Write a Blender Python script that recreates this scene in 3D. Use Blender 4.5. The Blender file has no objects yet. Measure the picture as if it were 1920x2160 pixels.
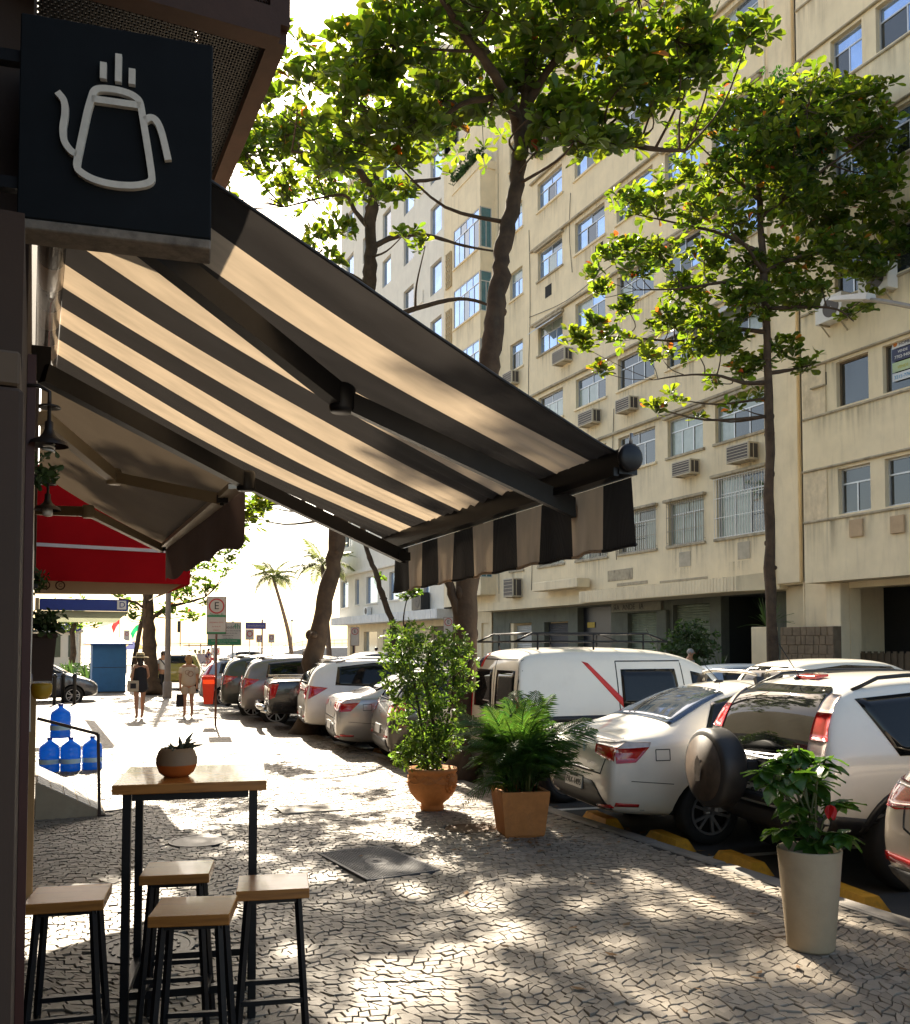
import bpy, bmesh, math, random
import numpy as np
from mathutils import Vector, Matrix, Euler, Quaternion
from mathutils.bvhtree import BVHTree
random.seed(7); RNG = np.random.default_rng(7)
sc = bpy.context.scene
COL = sc.collection
R = math.radians
# ---------------------------------------------------------------- camera, sky, sun, exposure
cam = bpy.data.cameras.new('camera'); cam_o = bpy.data.objects.new('camera', cam); COL.objects.link(cam_o)
cam_o.location = (0, 0, 1.75); cam_o.rotation_euler = (R(90 + 2.4455), 0, R(-24.85))
cam.sensor_fit = 'VERTICAL'; cam.sensor_height = 36; cam.lens = 32; cam.shift_y = 200 / 2160
cam.clip_start = 0.05; cam.clip_end = 6000
sc.camera = cam_o
SUN_EL, SUN_AZ = R(38), R(8.5)          # azimuth measured from +Y (down the street) towards +X
w = bpy.data.worlds.new('World'); sc.world = w; w.use_nodes = True
nt = w.node_tree; bgn = nt.nodes['Background']
sky = nt.nodes.new('ShaderNodeTexSky'); sky.sky_type = 'NISHITA'; sky.sun_disc = False
sky.sun_elevation = SUN_EL; sky.sun_rotation = SUN_AZ
sky.air_density = 1.0; sky.dust_density = 2.2; sky.ozone_density = 1.0
wb = nt.nodes.new('ShaderNodeMix'); wb.data_type = 'RGBA'; wb.blend_type = 'MULTIPLY'; wb.inputs[0].default_value = 1; wb.inputs[7].default_value = (1, .945, .85, 1)   # warm white balance multiplied into the sky light
nt.links.new(sky.outputs[0], wb.inputs[6]); nt.links.new(wb.outputs[2], bgn.inputs[0]); bgn.inputs[1].default_value = 0.08
sl = bpy.data.lights.new('sun', 'SUN'); sl.energy = 5.0; sl.angle = R(0.55); sl.color = (1.0, 0.88, 0.70)
so = bpy.data.objects.new('sun', sl); COL.objects.link(so)
sv = Vector((math.sin(SUN_AZ) * math.cos(SUN_EL), math.cos(SUN_AZ) * math.cos(SUN_EL), math.sin(SUN_EL)))
so.rotation_euler = sv.to_track_quat('Z', 'Y').to_euler(); so.location = sv * 60
sc.view_settings.view_transform = 'Standard'; sc.view_settings.look = 'None'
sc.view_settings.exposure = 1.98; sc.view_settings.gamma = 1; sc.view_settings.use_curve_mapping = False
sc.render.engine = 'CYCLES'
sc.cycles.max_bounces = 8; sc.cycles.diffuse_bounces = 4; sc.cycles.glossy_bounces = 3
sc.cycles.transmission_bounces = 6; sc.cycles.transparent_max_bounces = 8
sc.cycles.use_denoising = True
sc.cycles.sample_clamp_indirect = 6.0; sc.cycles.caustics_reflective = False; sc.cycles.caustics_refractive = False

# ---------------------------------------------------------------- materials
MATS = {}
def pmat(name, col, rough=.6, metal=0., var=.12, scale=4., bump=0., bscale=60., spec=.5, coat=0., transl=0., tcol=None,
         rand=0., hue=0., dirt=0., dirtcol=(.05, .04, .03), stretch=None, alpha=None, emis=0., obj_rand=False, sheen=0.):
    """Procedural material: noise colour variation, optional streaky dirt, bump, per-piece variation, translucency."""
    if name in MATS: return MATS[name]
    m = bpy.data.materials.new(name); m.use_nodes = True; MATS[name] = m
    t = m.node_tree; N = t.nodes; Lk = t.links; p = N['Principled BSDF']; out = N['Material Output']
    tc = N.new('ShaderNodeTexCoord')
    geo = N.new('ShaderNodeNewGeometry')
    def noise(sc_, det=5, rgh=.6, vec=None):
        n = N.new('ShaderNodeTexNoise'); n.inputs['Scale'].default_value = sc_; n.inputs['Detail'].default_value = det
        n.inputs['Roughness'].default_value = rgh; Lk.new(vec or tc.outputs['Object'], n.inputs['Vector']); return n.outputs[0]
    def mth(op, a, b):
        n = N.new('ShaderNodeMath'); n.operation = op
        for i, v in enumerate((a, b)):
            if isinstance(v, (int, float)): n.inputs[i].default_value = v
            else: Lk.new(v, n.inputs[i])
        return n.outputs[0]
    val = None
    if var > 0:
        mr = N.new('ShaderNodeMapRange'); Lk.new(noise(scale), mr.inputs[0])
        mr.inputs[1].default_value = .25; mr.inputs[2].default_value = .75; mr.inputs[3].default_value = 1 - var; mr.inputs[4].default_value = 1 + var
        val = mr.outputs[0]
    if rand > 0:
        src = geo.outputs['Random Per Island']
        if obj_rand:
            oi = N.new('ShaderNodeObjectInfo'); src = mth('FRACT', mth('ADD', src, oi.outputs['Random']), 0)
        r = mth('ADD', mth('MULTIPLY', mth('SUBTRACT', src, .5), 2 * rand), 1.)
        val = r if val is None else mth('MULTIPLY', val, r)
    hs = N.new('ShaderNodeHueSaturation'); hs.inputs['Color'].default_value = (*col, 1)
    if val is not None: Lk.new(val, hs.inputs['Value'])
    if hue > 0:
        h = mth('ADD', mth('MULTIPLY', mth('SUBTRACT', mth('FRACT', mth('MULTIPLY', geo.outputs['Random Per Island'], 7.31), 0), .5), 2 * hue), .5)
        Lk.new(h, hs.inputs['Hue'])
    colout = hs.outputs[0]
    if dirt > 0:
        mp = N.new('ShaderNodeMapping'); Lk.new(tc.outputs['Object'], mp.inputs[0]); mp.inputs['Scale'].default_value = stretch or (1.6, 1.6, .22)
        n1 = noise(1.5, 6, .65, mp.outputs[0])
        mr = N.new('ShaderNodeMapRange'); Lk.new(n1, mr.inputs[0]); mr.inputs[1].default_value = .52; mr.inputs[2].default_value = .75
        mr.inputs[3].default_value = 0; mr.inputs[4].default_value = dirt
        mx = N.new('ShaderNodeMix'); mx.data_type = 'RGBA'; Lk.new(mr.outputs[0], mx.inputs[0]); Lk.new(colout, mx.inputs[6]); mx.inputs[7].default_value = (*dirtcol, 1)
        colout = mx.outputs[2]
    Lk.new(colout, p.inputs['Base Color'])
    p.inputs['Roughness'].default_value = rough; p.inputs['Metallic'].default_value = metal
    p.inputs['Specular IOR Level'].default_value = spec
    if coat: p.inputs['Coat Weight'].default_value = coat; p.inputs['Coat Roughness'].default_value = .04
    if sheen: p.inputs['Sheen Weight'].default_value = sheen
    if bump > 0:
        b = N.new('ShaderNodeBump'); b.inputs['Strength'].default_value = bump; b.inputs['Distance'].default_value = .01
        Lk.new(noise(bscale, 4, .6), b.inputs['Height']); Lk.new(b.outputs[0], p.inputs['Normal'])
    if emis: p.inputs['Emission Color'].default_value = (*col, 1); p.inputs['Emission Strength'].default_value = emis
    if transl > 0:
        tr = N.new('ShaderNodeBsdfTranslucent'); mxs = N.new('ShaderNodeMixShader'); mxs.inputs[0].default_value = transl
        if tcol is None: Lk.new(colout, tr.inputs[0])
        else:
            h2 = N.new('ShaderNodeHueSaturation'); h2.inputs['Color'].default_value = (*tcol, 1)
            if val is not None: Lk.new(val, h2.inputs['Value'])
            if hue > 0: Lk.new(h, h2.inputs['Hue'])
            Lk.new(h2.outputs[0], tr.inputs[0])
        Lk.new(p.outputs[0], mxs.inputs[1]); Lk.new(tr.outputs[0], mxs.inputs[2]); Lk.new(mxs.outputs[0], out.inputs[0])
    if alpha is not None: p.inputs['Alpha'].default_value = alpha
    return m
def glass_mat(name, col=(1, 1, 1), rough=.02, ior=1.45):
    m = bpy.data.materials.new(name); m.use_nodes = True; p = m.node_tree.nodes['Principled BSDF']
    p.inputs['Base Color'].default_value = (*col, 1); p.inputs['Roughness'].default_value = rough
    p.inputs['Transmission Weight'].default_value = 1; p.inputs['IOR'].default_value = ior; MATS[name] = m; return m

# ---------------------------------------------------------------- mesh helpers
class MB:
    """Collects simple shapes into one mesh."""
    def __init__(s): s.v = []; s.f = []; s.mi = []; s.sm = []; s.cur = 0; s.smooth = False
    def add(s, vs, fs, M=None, smooth=None):
        o = len(s.v); sm = s.smooth if smooth is None else smooth
        s.v += [tuple(M @ Vector(v)) if M is not None else tuple(v) for v in vs]
        for f in fs: s.f.append([i + o for i in f]); s.mi.append(s.cur); s.sm.append(sm)
        return s
    def box(s, x0, x1, y0, y1, z0, z1, M=None):
        vs = [(x, y, z) for z in (z0, z1) for y in (y0, y1) for x in (x0, x1)]
        return s.add(vs, [(0, 2, 3, 1), (4, 5, 7, 6), (0, 1, 5, 4), (2, 6, 7, 3), (0, 4, 6, 2), (1, 3, 7, 5)], M, False)
    def cbox(s, c, sz, rot=(0, 0, 0)):
        M = Matrix.Translation(c) @ Euler(rot).to_matrix().to_4x4()
        return s.box(-sz[0] / 2, sz[0] / 2, -sz[1] / 2, sz[1] / 2, -sz[2] / 2, sz[2] / 2, M)
    def bbox(s, x0, x1, y0, y1, z0, z1, b=.005, M=None):
        """box with chamfered edges"""
        bm = bmesh.new(); bmesh.ops.create_cube(bm, size=1)
        for v in bm.verts: v.co = ((x0 + x1) / 2 + v.co.x * (x1 - x0), (y0 + y1) / 2 + v.co.y * (y1 - y0), (z0 + z1) / 2 + v.co.z * (z1 - z0))
        bmesh.ops.bevel(bm, geom=bm.edges[:], offset=b, segments=1, affect='EDGES')
        bm.verts.index_update(); s.add([v.co[:] for v in bm.verts], [[v.index for v in f.verts] for f in bm.faces], M, False); bm.free(); return s
    def bar(s, a, b, w, h=None, up=(0, 0, 1)):
        """square bar from a to b"""
        a, b = Vector(a), Vector(b); d = (b - a); L = d.length; d.normalize(); h = h or w
        u = Vector(up); side = d.cross(u)
        if side.length < 1e-4: side = d.cross(Vector((0, 1, 0)))
        side.normalize(); u = side.cross(d)
        vs = [p + side * (i * w / 2) + u * (j * h / 2) for p in (a, b) for i, j in ((-1, -1), (1, -1), (1, 1), (-1, 1))]
        return s.add(vs, [(0, 1, 2, 3), (7, 6, 5, 4), (0, 4, 5, 1), (1, 5, 6, 2), (2, 6, 7, 3), (3, 7, 4, 0)], None, False)
    def tube(s, pts, r, n=8, cap=True, smooth=True):
        pts = [Vector(p) for p in pts]; rs = r if isinstance(r, (list, tuple)) else [r] * len(pts)
        vs = []; fs = []; prev = None
        for i, p in enumerate(pts):
            d = (pts[min(i + 1, len(pts) - 1)] - pts[max(i - 1, 0)]).normalized()
            if prev is None:
                a = d.cross(Vector((0, 0, 1)))
                if a.length < .01: a = d.cross(Vector((0, 1, 0)))
            else: a = prev - d * prev.dot(d)
            a.normalize(); prev = a; b = d.cross(a)
            for k in range(n):
                t = 2 * math.pi * k / n; vs.append(p + (a * math.cos(t) + b * math.sin(t)) * rs[i])
        for i in range(len(pts) - 1):
            for k in range(n):
                k2 = (k + 1) % n; fs.append((i * n + k, i * n + k2, (i + 1) * n + k2, (i + 1) * n + k))
        if cap: fs.append(tuple(range(n - 1, -1, -1))); fs.append(tuple((len(pts) - 1) * n + k for k in range(n)))
        return s.add(vs, fs, None, smooth)
    def lathe(s, prof, n=24, M=None, smooth=True, cap=True):
        vs = []; fs = []
        for r, z in prof:
            for k in range(n): t = 2 * math.pi * k / n; vs.append((r * math.cos(t), r * math.sin(t), z))
        for i in range(len(prof) - 1):
            for k in range(n):
                k2 = (k + 1) % n; fs.append((i * n + k, i * n + k2, (i + 1) * n + k2, (i + 1) * n + k))
        if cap: fs.append(tuple(range(n - 1, -1, -1))); fs.append(tuple((len(prof) - 1) * n + k for k in range(n)))
        return s.add(vs, fs, M, smooth)
    def prism(s, poly, d, M=None):
        """polygon in local XY extruded by d along local Z"""
        n = len(poly); vs = [(x, y, 0) for x, y in poly] + [(x, y, d) for x, y in poly]
        fs = [tuple(range(n - 1, -1, -1)), tuple(range(n, 2 * n))] + [(i, (i + 1) % n, n + (i + 1) % n, n + i) for i in range(n)]
        return s.add(vs, fs, M, False)
    def ring(s, r0, r1, d, n=24, M=None):
        vs = []
        for z in (0, d):
            for r in (r0, r1):
                for k in range(n): t = 2 * math.pi * k / n; vs.append((r * math.cos(t), r * math.sin(t), z))
        fs = []
        for k in range(n):
            j = (k + 1) % n
            fs += [(k, n + k, n + j, j), (2 * n + k, 2 * n + j, 3 * n + j, 3 * n + k), (n + k, 3 * n + k, 3 * n + j, n + j), (k, j, 2 * n + j, 2 * n + k)]
        return s.add(vs, fs, M, False)
    def grid(s, fn, nu, nv, smooth=True):
        vs = [fn(i / nu, j / nv) for j in range(nv + 1) for i in range(nu + 1)]
        fs = [(j * (nu + 1) + i, j * (nu + 1) + i + 1, (j + 1) * (nu + 1) + i + 1, (j + 1) * (nu + 1) + i) for j in range(nv) for i in range(nu)]
        return s.add(vs, fs, None, smooth)
    def ball(s, c, r, nu=12, nv=8):
        rx, ry, rz = (r, r, r) if isinstance(r, (int, float)) else r
        prof = []
        vs = [(c[0], c[1], c[2] - rz)]; fs = []
        for j in range(1, nv):
            a = -math.pi / 2 + math.pi * j / nv
            for i in range(nu): t = 2 * math.pi * i / nu; vs.append((c[0] + rx * math.cos(a) * math.cos(t), c[1] + ry * math.cos(a) * math.sin(t), c[2] + rz * math.sin(a)))
        vs.append((c[0], c[1], c[2] + rz)); top = len(vs) - 1
        for i in range(nu):
            k = (i + 1) % nu; fs.append((0, 1 + k, 1 + i)); fs.append((top, top - nu + i, top - nu + k))
            for j in range(nv - 2): a = 1 + j * nu; fs.append((a + i, a + k, a + nu + k, a + nu + i))
        return s.add(vs, fs, None, True)
    def mesh(s, name, mats):
        me = bpy.data.meshes.new(name); me.from_pydata(s.v, [], s.f)
        for m in (mats if isinstance(mats, (list, tuple)) else [mats]): me.materials.append(m)
        me.polygons.foreach_set('material_index', s.mi); me.polygons.foreach_set('use_smooth', s.sm); me.update(); return me
def link(name, me, parent=None, loc=None, rot=None, scale=None, world=False):
    o = bpy.data.objects.new(name, me); COL.objects.link(o)
    if parent is not None:
        o.parent = parent
        if world:
            rt = parent
            while rt.parent: rt = rt.parent
            if parent is rt: o.matrix_parent_inverse = (Matrix.Translation(rt.location) @ rt.rotation_euler.to_matrix().to_4x4()).inverted()
    if loc is not None: o.location = loc
    if rot is not None: o.rotation_euler = rot
    if scale is not None: o.scale = scale if hasattr(scale, '__len__') else (scale,) * 3
    return o
def part(name, mb, mats, parent, world=False, label=None, **k):
    o = link(name, mb.mesh(name, mats), parent, world=world, **k)
    if label: o['label'] = label
    return o
def thing(name, label, cat, loc=(0, 0, 0), rotz=0., group=None):
    o = bpy.data.objects.new(name, None); COL.objects.link(o); o.empty_display_size = .1
    o.location = loc; o.rotation_euler = (0, 0, rotz); o['label'] = label; o['category'] = cat
    if group: o['group'] = group
    return o
def solo(name, mb, mats, label, cat, group=None, loc=(0, 0, 0), rot=None):
    o = link(name, mb.mesh(name, mats), loc=loc, rot=rot); o['label'] = label; o['category'] = cat
    if group: o['group'] = group
    return o
def struct(name, mb, mats, kind='structure', parent=None):
    o = link(name, mb.mesh(name, mats), parent); o['kind'] = kind; return o
def dup(root, loc, rotz, label, group=None, name=None):
    def cp(o, par):
        c = o.copy(); COL.objects.link(c)
        if par is not None: c.parent = par
        for ch in o.children: cp(ch, c)
        return c
    r = cp(root, None); r.location = loc; r.rotation_euler = (0, 0, rotz); r['label'] = label
    if group: r['group'] = group
    return r
def np_mesh(name, V, F, mats, smooth=False, mi=None):
    """fast mesh from arrays; F is (n,k)"""
    me = bpy.data.meshes.new(name); V = np.asarray(V, np.float32); F = np.asarray(F, np.int32); n, k = F.shape
    me.vertices.add(len(V)); me.vertices.foreach_set('co', V.ravel()); me.loops.add(n * k); me.loops.foreach_set('vertex_index', F.ravel())
    me.polygons.add(n); me.polygons.foreach_set('loop_start', np.arange(n, dtype=np.int32) * k)
    for m in (mats if isinstance(mats, (list, tuple)) else [mats]): me.materials.append(m)
    if mi is not None: me.polygons.foreach_set('material_index', np.asarray(mi, np.int32))
    me.polygons.foreach_set('use_smooth', np.full(n, smooth)); me.update(calc_edges=True); me.validate(); return me
def text_mesh(s, size, extrude, mat, align='CENTER', name='lettering'):
    cu = bpy.data.curves.new(name, 'FONT'); cu.body = s; cu.size = size; cu.extrude = extrude; cu.align_x = align; cu.align_y = 'CENTER'; cu.resolution_u = 3
    o = bpy.data.objects.new(name, cu); COL.objects.link(o); bpy.context.view_layer.update()
    me = bpy.data.meshes.new_from_object(o.evaluated_get(bpy.context.evaluated_depsgraph_get())); bpy.data.objects.remove(o); bpy.data.curves.remove(cu)
    me.name = name; me.materials.clear(); me.materials.append(mat); return me
def facing(right, up):
    """rotation whose local X is right, local Y is up (for text and flat signs)"""
    r, u = Vector(right).normalized(), Vector(up).normalized(); n = r.cross(u)
    return Matrix((r, u, n)).transposed().to_euler()
def text(s, size, mat, parent, loc, right, up=(0, 0, 1), extrude=.002, align='CENTER', name='lettering'):
    o = link(name, text_mesh(s, size, extrude, mat, align, name), parent, loc=loc, rot=facing(right, up)); return o
def smooth_poly(pts, n):
    """Catmull-Rom resample"""
    P = [Vector(p) for p in pts]; out = []
    for i in range(len(P) - 1):
        p0, p1, p2, p3 = P[max(i - 1, 0)], P[i], P[i + 1], P[min(i + 2, len(P) - 1)]
        for k in range(n):
            t = k / n; out.append(.5 * ((2 * p1) + (p2 - p0) * t + (2 * p0 - 5 * p1 + 4 * p2 - p3) * t * t + (3 * p1 - p0 - 3 * p2 + p3) * t ** 3))
    return out + [P[-1]]
# shared materials
BLACK = pmat('black_metal', (.012, .012, .014), .42, .3, var=.25, scale=20, bump=.04, bscale=150)
BLACKPL = pmat('black_plastic', (.012, .012, .013), .5, var=.15, scale=8)
GREYM = pmat('galvanised_steel', (.38, .38, .38), .45, .6, var=.2, scale=9)
WHITEP = pmat('white_paint', (.72, .71, .68), .45, var=.08, scale=3)
CREAM = pmat('cream_stucco', (.78, .66, .45), .88, var=.10, scale=1.2, bump=.12, bscale=90, dirt=.28, dirtcol=(.36, .30, .21), stretch=(3.5, 3.5, .4))
CREAM2 = pmat('cream_stucco_plain', (.79, .67, .46), .85, var=.1, scale=1.5, bump=.1, bscale=80, dirt=.3, dirtcol=(.2, .155, .1))
WALLW = pmat('white_stucco', (.75, .705, .61), .85, var=.07, scale=1.5, bump=.1, bscale=80, dirt=.2, dirtcol=(.42, .39, .33))
TRIM = pmat('weathered_cement', (.40, .34, .24), .9, var=.25, scale=5, bump=.3, bscale=40, dirt=.75, dirtcol=(.05, .042, .03), stretch=(2, 2, 1.2))
ALU = pmat('aluminium_frame', (.55, .56, .57), .38, .5, var=.08)
BLUEGL = pmat('window_pane_sky', (.05, .085, .13), .03, 0, var=.3, scale=.6, spec=1.0, coat=1.0)
DARKGL = pmat('window_pane_dark', (.022, .026, .028), .04, 0, var=.4, scale=.8, spec=.9, coat=.6)
CURTGL = pmat('window_pane_curtain', (.26, .31, .27), .25, 0, var=.22, scale=3, spec=.8, coat=.8, dirt=.5, dirtcol=(.1, .13, .11), stretch=(6, 6, .15))
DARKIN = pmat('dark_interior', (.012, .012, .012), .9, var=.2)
WOOD = pmat('stool_wood', (.46, .19, .045), .27, var=.25, scale=2, spec=.5, dirt=.7, dirtcol=(.15, .06, .022), stretch=(2, 30, 30), coat=.25, bump=.05, bscale=40)
BARK = pmat('bark', (.062, .040, .025), .95, var=.5, scale=5, bump=1.0, bscale=14, dirt=.3, dirtcol=(.13, .11, .08), stretch=(3, 3, 1))
RED = pmat('red_paint', (.62, .02, .015), .4, var=.1)
# ================================================================ GROUND, ROAD, PAVEMENT
def paving_mat():
    m = bpy.data.materials.new('paving_texture'); m.use_nodes = True; t = m.node_tree; N = t.nodes; L = t.links; p = N['Principled BSDF']
    tc = N.new('ShaderNodeTexCoord'); ns = N.new('ShaderNodeTexNoise'); ns.inputs['Scale'].default_value = 1.5; L.new(tc.outputs['Object'], ns.inputs['Vector'])
    mx = N.new('ShaderNodeMix'); mx.data_type = 'VECTOR'; mx.inputs[0].default_value = .12; L.new(tc.outputs['Object'], mx.inputs[4]); L.new(ns.outputs[1], mx.inputs[5])
    v = N.new('ShaderNodeTexVoronoi'); v.feature = 'DISTANCE_TO_EDGE'; v.inputs['Scale'].default_value = 13; L.new(mx.outputs[1], v.inputs['Vector'])
    v2 = N.new('ShaderNodeTexVoronoi'); v2.inputs['Scale'].default_value = 13; L.new(mx.outputs[1], v2.inputs['Vector'])
    mr = N.new('ShaderNodeMapRange'); L.new(v.outputs[0], mr.inputs[0]); mr.inputs[1].default_value = .03; mr.inputs[2].default_value = .10
    cr = N.new('ShaderNodeMix'); cr.data_type = 'RGBA'; L.new(mr.outputs[0], cr.inputs[0]); cr.inputs[6].default_value = (.07, .06, .05, 1)
    hs = N.new('ShaderNodeHueSaturation'); hs.inputs['Color'].default_value = (.235, .208, .172, 1)
    m2 = N.new('ShaderNodeMapRange'); L.new(v2.outputs[1], m2.inputs[0]); m2.inputs[3].default_value = .78; m2.inputs[4].default_value = 1.2; L.new(m2.outputs[0], hs.inputs['Value'])
    L.new(hs.outputs[0], cr.inputs[7]); L.new(cr.outputs[2], p.inputs['Base Color']); p.inputs['Roughness'].default_value = .6
    b = N.new('ShaderNodeBump'); b.inputs['Strength'].default_value = .6; b.inputs['Distance'].default_value = .01; L.new(mr.outputs[0], b.inputs['Height']); L.new(b.outputs[0], p.inputs['Normal'])
    return m
PAVTEX = paving_mat()
STONE = pmat('limestone_setts', (.225, .19, .148), .55, var=.22, scale=1.1, bump=.25, bscale=130, rand=.26, spec=.5, dirt=.35, dirtcol=(.12, .1, .08), stretch=(.5, .5, .5), obj_rand=True)
MORTAR = pmat('dark_joint_sand', (.03, .026, .021), .95, var=.3, scale=8)
ASPH = pmat('asphalt', (.055, .053, .05), .85, var=.25, scale=1.2, bump=.35, bscale=180, dirt=.4, dirtcol=(.025, .024, .022), stretch=(.6, .6, .6))
KERB = pmat('granite_kerb', (.21, .19, .165), .75, var=.25, scale=3, bump=.25, bscale=90, rand=.12)
SAND = pmat('beach_sand', (.55, .47, .36), .95, var=.1, scale=.5)
SEA = pmat('sea_water', (.05, .12, .16), .12, var=.1, scale=.1, bump=.3, bscale=.6)
GROUND = pmat('city_ground', (.14, .13, .12), .9, var=.2, scale=.05)
LINE = pmat('road_paint_white', (.62, .61, .57), .7, var=.3, scale=4)
YEL = pmat('yellow_stop_paint', (.62, .30, .012), .65, var=.3, scale=6, dirt=.6, dirtcol=(.1, .06, .02), stretch=(6, 6, 6))
IRON = pmat('cast_iron', (.045, .045, .048), .45, .6, var=.3, scale=12, bump=.1, bscale=120)
ZR = -.10                                                     # road level, pavement top is 0
def sheet(name, x0, x1, y0, y1, z, mat, kind='structure', n=1):
    b = MB(); b.grid(lambda u, v: (x0 + (x1 - x0) * u, y0 + (y1 - y0) * v, z), n, n, False); return struct(name, b, mat, kind)
sheet('ground', -2500, 2500, -400, 3000, -.30, GROUND)
sheet('road', 5.13, 16.02, -20, 66, ZR, ASPH)
sheet('avenue', -300, 300, 66, 88, ZR - .004, ASPH)
sheet('beach', -600, 600, 94, 170, -.16, SAND)
sheet('sea', -2500, 2500, 170, 2900, -.22, SEA)
sheet('promenade', -300, 300, 88.2, 94, .02, PAVTEX)
b = MB(); b.box(5.0, 5.125, -8, 66, -.3, -.011) ; struct('kerb_bed', b, MORTAR)
kb = MB(); y = -6.
kerb = struct('kerb', MB().box(4.982, 5.128, -6.6, -6.05, -.3, .006), KERB)
y = -6.0
while y < 64:
    L_ = random.uniform(.75, 1.1); o = MB().bbox(4.985 + random.uniform(-.006, .006), 5.128 + random.uniform(-.008, .008), y + .006, y + L_ - .006, -.3, .004 + random.uniform(-.006, .006), .014)
    if 2.5 < y < 34: part('kerb_stone', o, KERB, kerb)
    else: kb.v and None; part('kerb_stone', o, KERB, kerb)
    y += L_
# pavement with its setts ------------------------------------------------------------
YA, YB = 1.9, 16.4
b = MB(); b.grid(lambda u, v: (-.3 + 5.285 * u, YA + (YB - YA) * v, -.013), 1, 1, False)
b.cur = 1; b.grid(lambda u, v: (-.3 + 5.285 * u, -8 + (YA + 8) * v, .001), 1, 1, False); b.grid(lambda u, v: (-.3 + 5.285 * u, YB + (66 - YB) * v, .001), 1, 1, False)
sidewalk = struct('sidewalk', b, [MORTAR, PAVTEX])
struct('far_sidewalk', MB().box(16.0, 20.8, -20, 66, -.29, .0), PAVTEX)
struct('corner_pavement', MB().grid(lambda u, v: (-30 + 29.7 * u, 30 + 36 * v, .0), 1, 1, False), PAVTEX)
COVERS = [('rect', 2.557, 7.03, .60, 1.0, -.09), ('rect', 2.72, 9.6, .62, .42, .05), ('round', 3.80, 7.93, .20), ('round', .62, 5.62, .27), ('round', 1.38, 8.45, .25), ('round', .72, 10.6, .25)]
def stones():
    w_, h_ = .071, .061
    nx, ny = int(5.6 / w_), int((YB - YA + 1.5) / h_)
    X = np.arange(2 * nx + 3) * w_ / 2 - .45; Y = np.arange(ny + 1) * h_ + YA - .8
    GX, GY = np.meshgrid(X, Y); GX = GX + RNG.normal(0, .0122, GX.shape); GY = GY + RNG.normal(0, .0102, GY.shape)
    wx = GX + .10 * np.sin(1.7 * GY + .6) + .045 * np.sin(4.1 * GY + 2.3 * GX)
    wy = GY + .17 * np.sin(1.25 * GX + .5 * GY) + .07 * np.sin(3.4 * GX - .8 * GY + 1) + .025 * np.sin(8.3 * GX)
    cells = []
    for j in range(ny):
        for i in range(nx):
            a = 2 * i + (j % 2)
            idx = [(j, a), (j, a + 1), (j, a + 2), (j + 1, a + 2), (j + 1, a + 1), (j + 1, a)]
            P = np.array([(wx[q], wy[q]) for q in idx]); c = P.mean(0)
            if c[0] < -.12 or c[0] > 4.93 or c[1] < YA + .05 or c[1] > YB - .05: continue
            if np.any(P[:, 0] > 4.978): continue
            hit = False
            for cv in COVERS:
                if cv[0] == 'round': hit |= (c[0] - cv[1]) ** 2 + (c[1] - cv[2]) ** 2 < (cv[3] + .025) ** 2
                else: hit |= abs(c[0] - cv[1] + cv[5] * (c[1] - cv[2])) < cv[3] / 2 + .03 and abs(c[1] - cv[2]) < cv[4] / 2 + .03
            if not hit: cells.append((P, c))
    return cells
cells = stones()
dens = 1.0
def stone_geo(P, c):
    gap = .945 + random.uniform(-.03, .025); zt = random.uniform(-.004, .005) + .005 * math.sin(c[0] * 2.3 + 1.1 * c[1]) * math.sin(c[1] * 1.7 - .6 * c[0]); tl = np.random.default_rng(int(abs(c[0] * 1e4 + c[1] * 77)) % 99991).normal(0, .035, 2)
    rings = []
    for s, z in ((gap, -.016), (gap - .015, zt - .004), (gap - .08, zt)):
        q = c + (P - c) * s
        rings += [(x, y_, z + (0 if z < -.01 else (x - c[0]) * tl[0] + (y_ - c[1]) * tl[1])) for x, y_ in q]
    return rings
SF = [(0 + k, (k + 1) % 6, 6 + (k + 1) % 6, 6 + k) for k in range(6)] + [(6 + k, 6 + (k + 1) % 6, 12 + (k + 1) % 6, 12 + k) for k in range(6)] + [(12, 13, 14, 15), (12, 15, 16, 17)]
def seen(c):
    r = c[0] * .9074 - c[1] * .4203; f = c[0] * .4203 + c[1] * .9074
    return f > .1 and abs(r / f) < .5 and 1.75 / f < .418
vis = [q for q in cells if seen(q[1])]; vis.sort(key=lambda q: q[1][0] ** 2 + q[1][1] ** 2)
ind = set(id(q[0]) for q in vis[:300])
V = []; F = []
for P, c in cells:
    g = stone_geo(P, c)
    if id(P) in ind:
        m_ = MB(); m_.add([(x - c[0], y_ - c[1], z) for x, y_, z in g], SF); part('paving_stone', m_, STONE, sidewalk, loc=(c[0], c[1], 0))
    else:
        o_ = len(V); V += g; F += [[i + o_ for i in f] for f in SF]
o = link('paving_stones', np_mesh('paving_stones', V, F, STONE), sidewalk); o['kind'] = 'stuff'
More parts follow.
